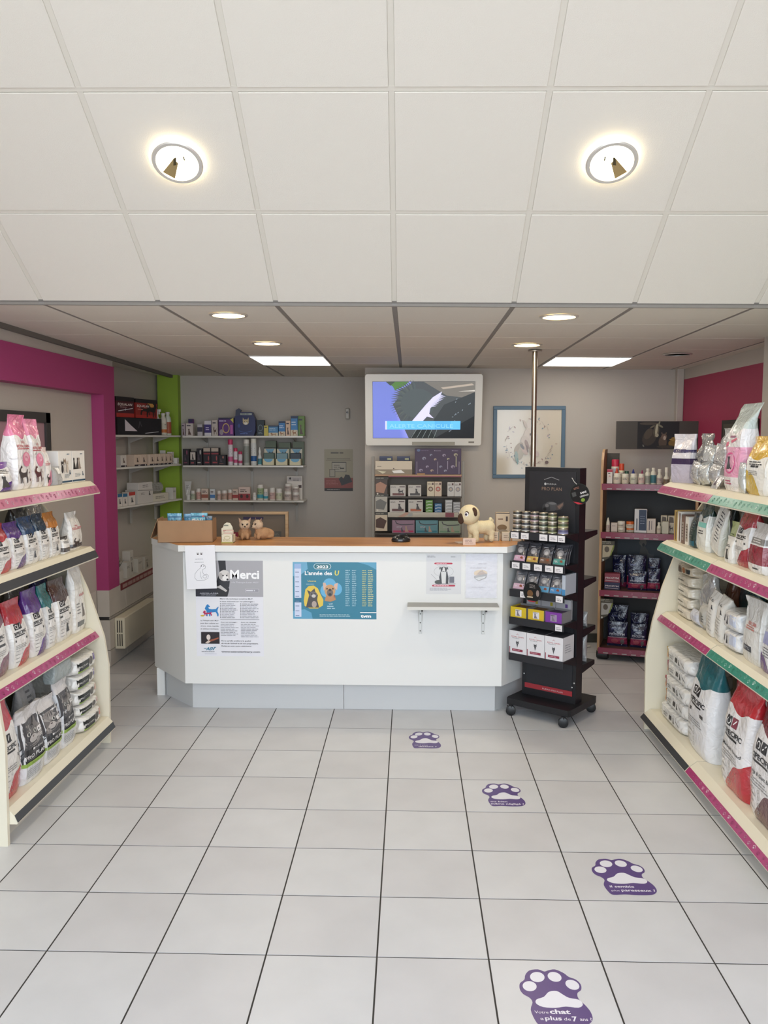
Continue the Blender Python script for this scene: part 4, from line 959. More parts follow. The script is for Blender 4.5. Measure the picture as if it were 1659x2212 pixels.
rbag((4.93, 0.16, 0.085, 1.655), 3, 0.07, bag_mat('c9cdda', None, rough=0.2), 'foil_bag', 'low bluish white pouch beside the beige stack on the right third shelf', 'bag', H3, seed=87, shape='pillow')
rbag((4.80, 0.12, 0.15, 1.655), 3, 0.07, bag_mat('b9b8b2', None, rough=0.2, bump=0.9), 'foil_bag', 'low grey patterned pouch beside the slim bags on the right third shelf', 'bag', H3, seed=88, shape='pillow', art=lambda p, w, h: (p.ell(0, h * .5, w * .16, h * .18, '8a8a84'), p.lines(w * .1, h * .3, w * .35, h * .6, 3, '6a6a66', .4)))
for i, (Y, h, lab) in enumerate(((4.665, 0.245, 'left'), (4.53, 0.24, 'right'))):
    rbag((Y, 0.125, h, 1.65), 3, 0.09, bag_mat('dedcd6', None, bump=0.5), 'food_bag', '%s of two slim white bags with numerals on the right third shelf' % lab, 'bag', H3, seed=89 + i, shape='full', ry=0.12, art=lambda p, w, h: (p.text('16', -w * .2, h * .78, h * .09, '5a5a58', 'l', w * .36, .01), p.lines(-w * .3, h * .1, w * .3, h * .6, 7, 'a8a6a0', .3), fig(p, SIT, w * .1, h * .62, w * .2, h * .1, '4a4a4c')))
z = RZ[3] + 0.001
for k, (w_, lab) in enumerate(((0.20, 'lower'), (0.21, 'upper'))):
    bag('food_bag', '%s of two plump white bags lying flat on the right third shelf' % lab, 'bag', H3, w_, 0.24, 0.10, bag_mat('e0e0e0', None, rough=0.25, bump=0.7), (1.648 + 0.12, 4.335, z), -PI / 2, shape='block', seed=92 + k, crumple=0.012, R=8, art=lambda p, w, h: (p.rect(-w * .42, h * .4, -w * .28, h * .7, '5a5a5c'), fig(p, SIT, -w * .2, h * .3, w * .12, h * .4, '3a3a3c'), p.rect(w * .0, h * .1, w * .45, h * .85, 'c4cce0', 4, 2)))
    z += 0.102
rbag((4.42, 0.34, 0.30, 1.915), 3, 0.1, bag_mat('8e9494', None, rough=0.2, metal=0.3), 'foil_bag', 'wide grey bag with black lettering at the back of the right third shelf', 'bag', H3, seed=94, crumple=0.016, art=lambda p, w, h: (p.rect(-w * .15, h * .62, w * .15, h * .7, '2c2e30', 3), p.lines(-w * .2, h * .55, w * .25, h * .6, 1, '3a3c3e', .7)))
rbag((4.09, 0.22, 0.315, 1.65), 3, 0.1, bag_mat('d9d8d4', None, band=(('c4c2be', 0.5, 0.53),), bump=0.6), 'food_bag', 'tall white bag with red lettering on the right third shelf', 'bag', H3, seed=95, bend=-0.1, crumple=0.012, art=lambda p, w, h: (p.text('ROYAL CANIN', -w * .2, h * .58, h * .08, 'c05a50', 'l', w * .4, .02), p.lines(-w * .3, h * .5, w * .25, h * .57, 2, 'c87a70', .5), p.rect(-w * .36, h * .17, w * .1, h * .26, '4a4c52', 3), p.lines(-w * .32, h * .19, w * .06, h * .24, 2, 'b8bac0', .4)))
rbag((3.90, 0.15, 0.24, 1.65), 3, 0.09, bag_mat('dcdcde', None, None, '6a5080', (0.0, 0.5), flip=True), 'food_bag', 'white bag with a violet sweep on the right third shelf', 'bag', H3, seed=96, art=lambda p, w, h: (p.rect(-w * .4, h * .55, 0, h * .78, '9a9cc0', 3, 2), p.lines(-w * .3, h * .3, w * .3, h * .5, 4, '7a7a7c', .4)))
rbag((4.80, 0.26, 0.33, 1.90), 3, 0.1, bag_mat('1f4a50', None), 'food_bag', 'dark teal bag at the back of the right third shelf', 'bag', H3, seed=97)
rbag((4.935, 0.09, 0.325, 1.85), 3, 0.08, bag_mat('7a4a34', None), 'food_bag', 'rust brown bag behind the foil bags on the right third shelf', 'bag', H3, seed=98)
H4 = 'bags on the bottom shelf of the right unit'
z = RZ[4] + 0.001
for k, (lab, c2) in enumerate((('lowest', None), ('second from bottom', 'd0862c'), ('middle', 'a83040'), ('second from top', '9a3048'), ('topmost', 'c8a43a'))):
    o = bag('food_bag', '%s white flat bag of the stack on the right bottom shelf' % lab, 'bag', 'white flat bags on the right bottom shelf', 0.46, 0.28, 0.088, bag_mat('deddda', None, rough=0.25, bump=0.7), (1.575 + 0.14 + 0.012 * (k % 2) + 0.006 * k, 5.03 - 0.012 * (k % 3), z), -PI / 2, shape='block', seed=100 + k, crumple=0.010, R=8,
            art=(lambda c2: lambda p, w, h: ((p.rect(-w * .47, h * .15, -w * .3, h * .85, c2, 3, 2), p.rect(-w * .45, h * .45, -w * .36, h * .8, '2c2a2a'), p.ell(-w * .34, h * .4, w * .04, h * .18, 'd88a3a')) if c2 else None, p.rect(-w * .02, h * .35, w * .07, h * .65, '2c2c2e'), fig(p, SIT, w * .12, h * .3, w * .06, h * .4, '3a3c3e'), p.line([(w * .24, h * .6), (w * .34, h * .4)], h * .05, '4a4c4e'), p.lines(-w * .25, h * .3, -w * .08, h * .6, 2, '77777a', .4)))(c2))
    z += 0.089
def big(wave, sub, sn):
    return spec(wave, sub, sn)
rbag((4.565, 0.36, 0.55, 1.565), 4, 0.17, bag_mat('e4e4e6', '1d6068', 0.68, None, rough=0.28, bump=0.5), 'food_bag', 'large white bag with teal folded top on the right bottom shelf', 'bag', H4, seed=106, crumple=0.014, art=big('1d6068', None, 16))
rbag((4.33, 0.3, 0.46, 1.74), 4, 0.14, bag_mat('e2e4ea', None, band=(('a9aab0', 0.45, 0.68), ('1d6470', 0.05, 0.4))), 'food_bag', 'white bag with a teal block standing behind others on the right bottom shelf', 'bag', H4, seed=107, crumple=0.012, art=lambda p, w, h: p.lines(-w * .3, h * .47, w * .3, h * .67, 6, 'd8d8dc', .4))
rbag((4.055, 0.34, 0.55, 1.565), 4, 0.17, bag_mat('e6e4e4', 'b4262e', 0.72, 'b8323a', (0.0, 0.42)), 'food_bag', 'large white bag with red top and red sweep on the right bottom shelf', 'bag', H4, seed=108, crumple=0.014, art=big('c22f38', 'Medium Breed', 17))
rbag((3.70, 0.34, 0.56, 1.565), 4, 0.17, bag_mat('e6e4e4', '6e1c24', 0.72, '5a2430', (0.0, 0.42)), 'food_bag', 'large white bag with maroon top and maroon sweep on the right bottom shelf', 'bag', H4, seed=109, crumple=0.014, art=big('5a2430', 'Large & Giant Breed', 18))
rbag((3.34, 0.33, 0.54, 1.57), 4, 0.16, bag_mat('e6e4e4', '24486e', 0.72, '24486e', (0.0, 0.42)), 'food_bag', 'large white bag with blue top at the near end of the right bottom shelf', 'bag', H4, seed=110, art=big('24486e', None, 19))
# dark frame on the pink right wall
b = MB(); b.box((2.395, 5.95, 1.80), (2.4195, 6.6, 1.995), mat('2e2c26', 0.5), ch=0.004)
o = b.build('picture_frame', smooth=0); tag(o, 'dark framed panel on the pink right wall above the shelving', 'picture')
b = MB(); b.box((2.3935, 5.99, 1.83), (2.396, 6.56, 1.965), mat('4a463c', 0.4)); b.build('print', o, smooth=0)

# ================================================================== LEFT WALL AND BACK WALL SHELVING
SHW = mat('dedad0', 0.3, coat=0.4); RAIL = mat('b8b4ac', 0.4)
dl = Vector((0.25, 1.09, 0)).normalized(); P0 = Vector((-2.56, 7.33, 0))
rzl = math.atan2(dl.x, -(-dl.y)) if False else math.atan2(dl.y, dl.x)
def wl(s, off, z): # along the slanted shelf front; off = depth behind the front edge
    n = Vector((dl.y, -dl.x, 0)); p = P0 + dl * s - n * off
    return (p.x, p.y, z)
t = empty('wall_shelving', wl(0.6, 0.1, 1.2), (0, 0, rzl)); tag(t, 'white bracket shelves on the left wall behind the counter', 'shelving')
for z in (1.885, 1.60, 1.25):
    b = MB(); b.box((-0.60, 0, z - 0.018 - 1.2), (0.575, -0.0 + 0.19, z - 1.2), SHW, ch=0.002)
    b.v = [(v[0], v[1] - 0.1, v[2]) for v in b.v]
    b.build('shelf', t, smooth=0)
    for sx in (-0.45, -0.05, 0.40):
        b = MB(); b.prism([(-0.09 + 0.02, z - 0.02 - 1.2), (0.095, z - 0.02 - 1.2), (0.095, z - 0.075 - 1.2)], sx - 0.008, sx + 0.008, 'x', RAIL)
        b.build('bracket', t, smooth=0)
for sx in (-0.45, -0.05, 0.40):
    b = MB(); b.box((sx - 0.014, 0.095, 1.05 - 1.2), (sx + 0.014, 0.107, 1.92 - 1.2), RAIL); b.build('upright_rail', t, smooth=0)
t = empty('wall_shelving', (-1.66, 8.55, 1.2)); tag(t, 'white bracket shelves on the grey back wall left of the screen', 'shelving')
for z in (1.88, 1.586, 1.235):
    b = MB(); b.box((-0.60, -0.15, z - 0.018 - 1.2), (0.605, 0.14, z - 1.2), SHW, ch=0.002); b.build('shelf', t, smooth=0)
    for sx in (-0.42, 0.04, 0.50):
        b = MB(); b.prism([(-0.13, z - 0.02 - 1.2), (0.135, z - 0.02 - 1.2), (0.135, z - 0.07 - 1.2)], sx - 0.007, sx + 0.007, 'x', RAIL); b.build('bracket', t, smooth=0)
for sx in (-0.42, 0.04, 0.50):
    b = MB(); b.box((sx - 0.012, 0.135, 1.0 - 1.2), (sx + 0.012, 0.147, 1.9 - 1.2), RAIL); b.build('upright_rail', t, smooth=0)

def onleft(row, d, z, **k):
    s, w, h, off = row[:4]
    return dict(w=w * 0.96, d=d, h=h, loc=wl(s, off + d / 2 + 0.012, z + 0.0006), rz=rzl)
LW1 = 'goods on the top left wall shelf'
def horse(p, w, h, flip=False):
    p.rect(-w * .5, h * .0, w * .5, h * .16, 'b03028'); p.rect(w * 0.05, h * 0.6, w * 0.42, h * 0.98, 'd8a050')
    fig(p, DOG, -w * 0.3, h * 0.16, w * 0.5, h * 0.6, '1c1413', True); fig(p, DOG, -w * 0.02, h * 0.05, w * 0.5, h * 0.9, '17100f', True)
    p.text('EQUALAN', -w * .45, h * .58, h * .17, 'f0e4dc', 'l', w * .55, .02, .15); p.lines(-w * .42, h * .42, -w * .1, h * .5, 1, 'd89080', .5)
def syr(p, w, h):
    p.rect(-w * .5, 0, w * .5, h * .2, 'b03028'); p.text('EQUALAN', -w * .42, h * .58, h * .17, 'f0e4dc', 'l', w * .8, .02, .15)
    p.lines(-w * .3, h * .47, w * .2, h * .53, 1, 'c0a0a0', .5); p.line([(-w * .4, h * .3), (w * .42, h * .46)], h * .035, 'dcdce0'); p.line([(0, h * .33), (w * .02, h * .45)], h * .03, 'dcdce0')
r = D['wl1']
carton('medicine_box', 'black display tray box under the two red cartons on the top left shelf', 'box', LW1, 0.76, 0.15, 0.155, '17171c', wl(0.44, 0.087, 1.886), rzl, lambda p, w, h: (p.poly([(-w * .35, h * .22), (-w * .08, h * .22), (-w * .22, h * .55), (-w * .35, h * .9)], 'd8cfd4'), p.line([(-w * .05, h * .4), (-w * .02, h * .8), (w * .02, h * .5)], h * .02, '8a8a90'), p.line([(w * .1, h * .1), (w * .42, h * .2)], h * .03, 'e4e4e8')))
carton('medicine_box', 'dark red carton with a syringe on top of the black tray box', 'box', LW1, 0.29, 0.14, 0.178, '4a1420', wl(0.20, 0.09, 2.0425), rzl, syr, lid='191416')
carton('medicine_box', 'red carton with two horses on top of the black tray box', 'box', LW1, 0.38, 0.14, 0.172, '93271f', wl(0.565, 0.09, 2.0425), rzl, horse, lid='191416')
jar('spray_bottle', 'white trigger spray bottle at the green wall corner', 'bottle', LW1, 0.032, 0.25, 'dedcd6', 'e8e6e0', wl(0.865, 0.09, 1.886), neck=0.68, capf=0.2, lab='c8c4bc', trigger='e4e2dc', rz=rzl)
jar('bottle', 'pale bottle with orange label on the top left shelf', 'bottle', LW1, 0.034, 0.215, 'd6d0c0', 'd8d4cc', wl(0.955, 0.07, 1.886), neck=0.7, capf=0.1, lab='cfc8b4', labcol2='c8743a', rz=rzl)
jar('bottle', 'white bottle with rust brown label beside the pale one', 'bottle', LW1, 0.033, 0.228, 'cfd4c4', 'd8d4cc', wl(1.045, 0.07, 1.886), neck=0.72, capf=0.1, lab='a8583a', rz=rzl)
LW2 = 'small cartons on the middle left wall shelf'
def vet(p, w, h):
    p.rect(-w * .5, 0, w * .5, h * .14, '2c2630'); fig(p, SIT, -w * .15, h * .35, w * .4, h * .4, '5a4840'); p.ell(w * .25, h * .07, w * .1, h * .05, 'e8e4e0', 8)
names = ['alone at the left end', 'first of a pair', 'second of a pair', 'first of the row of five', 'second of the row of five', 'third of the row of five', 'fourth of the row of five', 'last of the row of five']
for i, nm in enumerate(names):
    k = onleft(D['wl2'][i], 0.09, 1.60)
    carton('medicine_box', 'cream carton with dark foot, %s on the middle left shelf' % nm, 'box', LW2, k['w'], k['d'], 0.105, 'd9c4b0' if i else 'd6d0c8', k['loc'], rzl, vet)
for i, (nm, s, w, h, off) in enumerate((('thin upright white', 1.04, 0.03, 0.135, 0.09), ('small upright white', 1.085, 0.045, 0.12, 0.03), ('lowest white', 1.135, 0.04, 0.06, 0.0))):
    carton('medicine_box', '%s carton at the corner end of the middle left shelf' % nm, 'box', LW2, w, 0.05, h, 'dcd8d0', wl(s, off + 0.04, 1.6006), rzl, pic([], None, '6a6058', 2, SIT, '6a6058', i))
LW3 = 'goods on the bottom left wall shelf'
def capbox(c):
    return lambda p, w, h: (p.rect(-w * .5, h * .74, w * .5, h, c), fig(p, SIT, -w * .2, h * .2, w * .45, h * .4, '4a4a4c'))
for i, (s, w, h, c, nm) in enumerate(((0.075, 0.072, 0.115, '2f6c96', 'white carton with blue top, left of two'), (0.16, 0.072, 0.11, '2f6c96', 'white carton with blue top, right of two'), (0.275, 0.105, 0.118, 'b83a34', 'white carton with red top'))):
    carton('medicine_box', nm + ' on the bottom left shelf', 'box', LW3, w, 0.07, h, 'e0d8ce', wl(s, 0.055, 1.2506), rzl, capbox(c))
carton('medicine_box', 'large lower white carton with black flap on the bottom left shelf', 'box', LW3, 0.27, 0.13, 0.13, 'cfcac2', wl(0.50, 0.08, 1.2506), rzl, lambda p, w, h: (p.line([(-w * .5, h * .97), (w * .5, h * .9)], h * .03, '2c2826'), fig(p, SIT, w * .2, h * .55, w * .15, h * .3, '4a4644'), p.lines(-w * .3, h * .6, 0, h * .8, 2, '8a8680', .4)))
carton('medicine_box', 'flat white carton lying on the large lower one', 'box', LW3, 0.25, 0.12, 0.065, 'd2cdc6', wl(0.51, 0.08, 1.3812), rzl, lambda p, w, h: p.lines(-w * .2, h * .2, w * .3, h * .7, 2, '7a7670', .4))
bag('clear_bag', 'clear bag of supplies lying on the long carton, bottom left shelf', 'bag', LW3, 0.25, 0.08, 0.1, mat('b8b8b0', 0.1, bump=(40, 0.9), metal=0.3), wl(0.80, 0.09, 1.3256), rzl, shape='sachet', seed=120, crumple=0.02, art=lambda p, w, h: (p.lines(-w * .2, h * .3, w * .2, h * .7, 3, '6a6a60', .4)))
carton('medicine_box', 'long low cream carton near the green corner, bottom left shelf', 'box', LW3, 0.29, 0.1, 0.074, 'd8d2c0', wl(0.80, 0.075, 1.2506), rzl, lambda p, w, h: p.lines(-w * .35, h * .3, w * .35, h * .7, 2, '9a9484', .6))
carton('medicine_box', 'upright white carton at the corner, bottom left shelf', 'box', LW3, 0.07, 0.08, 0.115, 'd4d0c6', wl(1.06, 0.06, 1.2506), rzl, pic([], None, '7a7670', 3))
jar('bottle', 'dark green bottle behind the blue topped cartons, bottom left shelf', 'bottle', LW3, 0.034, 0.235, '2c3430', '26302c', wl(0.05, 0.14, 1.2506), neck=0.8, capf=0.1)

def onback(row, d, **k):
    X, w, h, Y, z = row[:5]
    return (w * 0.97, d, h), (X, Y + d / 2, z + 0.0006)
BW1 = 'goods on the top back wall shelf'
specs = [('a89aa0', 'lilac grey carton at the left end', SIT), ('c8bcb4', 'white carton with a brown dog', SIT), ('6a2c80', 'tall violet topped carton behind the dog carton', None), ('b8b2b4', 'white carton with dark band', None), ('d0ccd0', 'white and violet carton', None), ('c0b4ac', 'pinkish carton with a dog', DOG), ('5a2c74', 'wide purple carton with a yellow ring', None), None,
         ('1e2a30', 'black carton beside the navy shield box', None), ('c8b850', 'small yellow carton', None), ('4a84b0', 'low wide blue carton', None), ('3a7ab4', 'blue carton, shorter of two', None), ('d4b49a', 'peach carton with a dog', SIT), ('3f80b8', 'tallest blue carton', None), ('6a8a3c', 'green carton at the right end', SIT)]
for i, sp in enumerate(specs):
    if sp is None: continue
    (w, d, h), loc = onback(D['wb1'][i], 0.07)
    c, nm, an = sp
    def art(p, w, h, i=i, c=c, an=an):
        if i == 4: p.rect(-w * .5, h * .2, w * .5, h * .75, '3a2a70'); p.lines(-w * .3, h * .35, w * .3, h * .6, 2, 'd0c8e0', .4)
        elif i == 3: p.rect(-w * .5, h * .35, w * .5, h * .75, '3a3448')
        elif i == 6:
            p.rect(-w * .5, h * .9, w * .5, h, '2a2048'); p.ring(0, h * .42, w * .24, h * .28, w * .06, 'c8a860', 18); p.ell(-w * .3, h * .2, w * .13, h * .16, '9a8c94'); p.rect(w * .28, h * .1, w * .45, h * .6, 'b45aa0'); p.lines(-w * .45, h * .78, w * .15, h * .86, 1, 'd8d0e8', .6); p.poly([(w * .3, h * .9), (w * .5, h * .7), (w * .5, h)], 'c8c050')
        elif i in (10, 11, 13): p.rect(-w * .5, h * .88, w * .5, h, '1c3050'); p.rect(-w * .5, 0, w * .5, h * .3, 'd0c4a8'); p.lines(-w * .4, h * .5, w * .4, h * .75, 2, 'c8d8e8', .4); fig(p, DOG, -w * .3, h * .02, w * .6, h * .28, '9a6a44')
        elif i == 8: p.ring(0, h * .5, w * .3, h * .2, w * .06, '7a8a90', 14); p.lines(-w * .3, h * .1, w * .3, h * .25, 2, '8a9aa0', .4)
        elif i == 2: p.rect(-w * .5, h * .8, w * .5, h, '2c1c4c')
        else: p.lines(-w * .35, h * .75, w * .35, h * .88, 1, '3a3440', .6)
        if an: fig(p, an, -w * .25, h * .08, w * .55, h * .5, '5a4238')
    carton('medicine_box', nm + ' on the top back shelf', 'box', BW1, w, d, h, c, loc, 0, art)
# navy shield shaped display box
X, w_, h_, Y, z = D['wb1'][7]
b = MB(); pts = [(-0.10, 0.0), (0.085, 0.0), (0.104, 0.05), (0.104, 0.16), (0.075, 0.225), (0.07, 0.235), (-0.05, 0.235), (-0.06, 0.225), (-0.104, 0.19), (-0.104, 0.05)]
b.prism(pts, 0, 0.1, 'y', mat('1c2558', 0.4)); o = b.build('display_box', None, (X, Y, z + 0.0006), smooth=0)
tag(o, 'navy shield shaped display box with a pale dog head on the top back shelf', 'box', BW1)
p = Pr(); p.rect(-0.045, 0.205, 0.07, 0.225, 'a8b0a8'); p.lines(-0.035, 0.21, 0.06, 0.222, 1, '3a4a50', .5); face(p, 0.008, 0.135, 0.06, 'c4b48c', '3a3020'); p.ell(-0.06, 0.1, 0.012, 0.02, '3a4a88'); p.line([(-0.06, 0.05), (0.0, 0.03), (0.07, 0.05)], 0.004, '4a68a8'); p.lines(-0.05, 0.012, 0.05, 0.028, 1, '6a80c0', .5)
p.build('front_print', o, lambda x, y, z: (x, -0.0006 - z, y))
b = MB(); b.prism([(-0.095, 0.195), (-0.05, 0.205), (-0.035, 0.255), (-0.06, 0.272), (-0.09, 0.255)], -0.004, 0.02, 'y', mat('3c4258', 0.5)); b.build('topper', o, smooth=0)
BW2 = 'goods on the middle back wall shelf'
for i, (nm, c2) in enumerate((('black carton at the left end', '7a3a50'), ('black carton with a pale picture', 'c8bcb0'), ('narrow black carton with a white dog', 'c0b8b0'), ('black carton with red and cream flaps, left', 'b8a898'), ('black carton with red and cream flaps, right', 'b8a898'), ('low black carton beside the pink capped cans', '8a5a50'))):
    (w, d, h), loc = onback(D['wb2'][i], 0.08)
    def art(p, w, h, i=i, c2=c2):
        if i in (3, 4): p.rect(-w * .45, h * .78, w * .45, h * .98, c2); p.rect(-w * .45, h * .62, w * .45, h * .7, '8a2c34'); p.rect(-w * .3, h * .12, w * .3, h * .2, '9a3a40'); p.ell(w * .2, h * .4, w * .08, h * .14, 'a84848')
        elif i == 1: p.rect(-w * .4, h * .4, w * .4, h * .95, c2); fig(p, SIT, -w * .2, h * .42, w * .4, h * .4, '4a4440'); p.lines(-w * .3, h * .1, w * .3, h * .25, 1, 'a04a50', .6)
        else: p.ell(w * .15, h * .78, w * .12, h * .14, c2); p.lines(-w * .35, h * .1, w * .35, h * .22, 1, c2, .5); fig(p, SIT, -w * .3, h * .3, w * .4, h * .35, '4a3a44')
    carton('medicine_box', nm + ' on the middle back shelf', 'box', BW2, w, d, h, '1d171d', loc, 0, art)
for i, (nm, body, cap, lab2) in enumerate((('tallest pink capped spray can', 'd4ccd0', 'c83a68', 'c8608a'), ('middle pink capped spray can', 'd4ccd0', 'c8325c', 'c04a78'), ('shortest pink capped spray can', 'd0c8cc', 'b8325a', 'b84a70'), ('grey spray can with white cap', 'b0b0a8', 'd8d4cc', None), ('tall white spray can with blue bands', 'd4d4d0', 'dcd8cc', '2c5c94'))):
    X, w, h, Y, z = D['wb2'][6 + i]
    jar('spray_can', nm + ' on the middle back shelf', 'can', BW2, w * 0.48, h, body, cap, (X, Y + w * 0.6, z + 0.0006), neck=1, capf=0.2 if i < 3 else 0.16, lab=('d8d0d4', 'd8d0d4', 'd8d0d4', '8c9088', 'd8d8d4')[i], labcol2=lab2, capr=0.97)
X, w, h, Y, z = D['wb2'][11]
jar('spray_bottle', 'small white nozzle bottle with teal label on the middle back shelf', 'bottle', BW2, 0.021, h, 'd8d8d4', 'e0ded8', (X, Y + 0.04, z + 0.0006), neck=0.6, capf=0.3, lab='4a8a94', cone=True)
for i in range(3):
    X, w, h, Y, z = D['wb2'][12 + i]
    nm = ('left', 'middle', 'right')[i]
    t = empty('display_tray', (X, Y + 0.06, z + 0.0006)); tag(t, '%s of three cream and blue counter trays on the middle back shelf' % nm, 'display', 'counter trays on the middle back shelf')
    b = MB(); W = w / 2 * 0.97
    b.box((-W, -0.06, 0), (W, -0.057, h * .33), mat('d2caa8', 0.5)); b.box((-W, -0.06, 0), (W, 0.05, 0.003), mat('d2caa8', 0.5))
    b.box((-W, -0.06, 0), (-W + 0.003, 0.05, h * .33), mat('d2caa8', 0.5)); b.box((W - 0.003, -0.06, 0), (W, 0.05, h * .33), mat('d2caa8', 0.5))
    b.box((-W, 0.045, 0), (W, 0.05, h * .9), mat('cfc9b4', 0.5)); b.build('tray', t, smooth=0)
    p = Pr(); p.ell(0, h * .33, W * .75, h * .17, '6aa6c8', 18); p.rect(-W, h * .33, W, h * .52, 'd2caa8') if False else None
    p.build('front_print', t, lambda x, y, z: (x, -0.0604 - z, min(y, h * .325)))
    p = Pr(); p.rect(-W, h * .84, W, h * .9, '2c3430'); p.poly([(-W * .8, h * .82), (W * .8, h * .82), (0, h * .5)], '6ea0bc'); face(p, W * .2, h * .55, h * .2, '4a4038', '16120f')
    p.build('back_print', t, lambda x, y, z: (x, 0.0446 - z, y))
    b = MB(); b.box((-W * .9, -0.03, 0.004), (W * .9, 0.02, h * .62), mat('5a7068' if i == 0 else ('7a98a0' if i == 1 else '3c4854'), 0.5), ch=0.004); b.build('contents', t, smooth=0)
    X, w, h, Y, z = D['wb2'][15 + i]
    carton('medicine_box', 'green grey carton behind the %s counter tray' % nm, 'box', BW2, w * .95, 0.06, h, '58644e', (X, Y + 0.03, z + 0.0006), 0, pic(['8a7858', '6a5040'], None, '2c3428', 2, seed=i))
BW3 = 'goods on the lowest back wall shelf'
def tub(i, nm, **k):
    X, w, h, Y, z = D['wb3'][i]
    a = dict(body='d8d0c6', cap='ddd8d0', lab='c8a89c'); a.update(k)
    return jar('pill_jar', nm + ' on the lowest back shelf', 'jar', BW3, w * 0.48, h, a['body'], a['cap'], (X, Y + w * .6, z + 0.0006), neck=1, capf=a.get('capf', 0.22), lab=a['lab'], labcol2=a.get('l2'))
X, w, h, Y, z = D['wb3'][0]
b = MB(); b.lathe([(0.02, 0), (0.02, 0.03), (0.024, 0.05)], 14, mat('d8d6d0', 0.35)); n0 = len(b.v)
b.add([(-0.02, -0.018, 0.05), (0.02, -0.018, 0.05), (0.02, 0.018, 0.05), (-0.02, 0.018, 0.05), (-0.036, -0.002, h), (0.036, -0.002, h), (0.036, 0.002, h), (-0.036, 0.002, h)], [(3, 2, 1, 0), (4, 5, 6, 7), (0, 1, 5, 4), (1, 2, 6, 5), (2, 3, 7, 6), (3, 0, 4, 7)], mat('c4c2bc', 0.3))
o = b.build('cream_tube', None, (X, Y + 0.04, z + 0.0006)); tag(o, 'upright white cream tube at the left end of the lowest back shelf', 'tube', BW3)
p = Pr(); p.line([(-0.012, 0.06), (0.012, h * .8)], 0.006, 'f0f0ee'); p.lines(-0.02, h * .55, 0.02, h * .8, 3, '8a8a88', .4); p.build('front_print', o, lambda x, y, z: (x, -0.019 - z + 0.017 * max(0, (y - 0.05) / (h - 0.05)), y))
tub(1, 'small white jar', lab='a8b098'); tub(2, 'cream jar with pinkish label', lab='c89c90')
for i, nm, c in ((3, 'cream carton with brown label', 'd4c0b0'), (4, 'white carton with blue band', 'd4d4d4'), (8, 'cream carton with red band', 'd0b8a8'), (9, 'wide cream and red carton', 'cfb8ac')):
    (w, d, h), loc = onback(D['wb3'][i], 0.05)
    c2 = {3: '9a5a48', 4: '4a7ab0', 8: 'a03a38', 9: '98363a'}[i]
    carton('medicine_box', nm + ' on the lowest back shelf', 'box', BW3, w, d, h, c, loc, 0, (lambda c2, i: lambda p, w, h: (p.rect(-w * .5, h * .2 if i != 9 else 0, w * .5, h * .5, c2), p.lines(-w * .35, h * .6, w * .35, h * .85, 2, '6a5a54', .5), (p.ell(-w * .25, h * .3, w * .12, h * .14, '3a2420'), p.ell(w * .25, h * .3, w * .12, h * .14, '3a2420')) if i == 9 else None))(c2, i))
tub(5, 'slim cream jar, right of the blue banded carton'); tub(6, 'cream jar with dark spot label', lab='b89c8c'); tub(7, 'cream jar beside the red banded carton', lab='c49888')
tub(10, 'lowest white jar right of the wide red carton', lab='e0dcd6'); tub(11, 'tall white and green bottle', lab='9aaa80', l2='4a98a8', capf=0.12); tub(12, 'white and turquoise bottle', lab='d0d0cc', l2='3a98ac', capf=0.12)
tub(13, 'cream bottle with wide cap', lab='c8a8a0', capf=0.3); tub(14, 'white jar with green edged label', lab='c0c0a4', capf=0.3)
for i, nm in ((16, 'lower left'), (15, 'upper left'), (19, 'lower right'), (18, 'upper right')):
    tub(i, 'big white tub, %s of the stacked four,' % nm, lab='b8a8a0', l2=None)
X, w, h, Y, z = D['wb3'][20]
carton('display_stand', 'white card backing behind the stacked tubs on the lowest back shelf', 'display', BW3, w * .97, 0.012, h, 'd6cec4', (X, Y + 0.02, z + 0.0006), 0, lambda p, w, h: (p.rect(-w * .45, h * .78, w * .45, h * .95, 'b4aca8'), p.ell(-w * .28, h * .9, w * .06, h * .05, '2a2422'), p.rect(w * .25, h * .5, w * .45, h * .62, '4a3a38'), p.lines(-w * .1, h * .8, w * .4, h * .9, 2, '6a6460', .4)))
carton('paper_tray', 'white paper sheet lying under the tubs over the shelf edge', 'paper', BW3, 0.24, 0.14, 0.0005, 'ded6ca', (-1.24, 8.455, 1.2353), 0)

# ================================================================== WALL THINGS
t = empty('door_notice', (-0.727, 8.6985, 1.53)); tag(t, 'cream notice with tablets and a red foot on the grey back wall', 'notice')
b = MB(); b.box((-0.147, -0.003, -0.215), (0.147, 0, 0.215), mat('a8a08c', 0.6)); b.build('sheet', t, smooth=0)
p = Pr(); p.lines(-0.08, 0.165, 0.09, 0.19, 1, '6a645a', .7); p.lines(-0.12, 0.105, 0.12, 0.125, 1, '7a7468', .4, False); p.rect(-0.13, 0.095, 0.13, 0.098, '6a645a')
p.rect(-0.07, -0.02, 0.08, 0.085, '4e4a44'); p.rect(-0.065, -0.015, 0.075, 0.075, 'b0a898'); p.lines(-0.05, 0.0, 0.03, 0.06, 3, '7a7468', .4); p.lines(0.015, 0.01, 0.07, 0.026, 1, '4a4640', .8)
p.rect(-0.095, -0.07, -0.035, 0.01, '4e4a44'); p.rect(-0.09, -0.065, -0.04, 0.005, 'a8a090'); p.rect(-0.147, -0.215, 0.147, -0.08, '8c4a44'); p.lines(-0.13, -0.16, 0.0, -0.10, 4, 'b07068', .3)
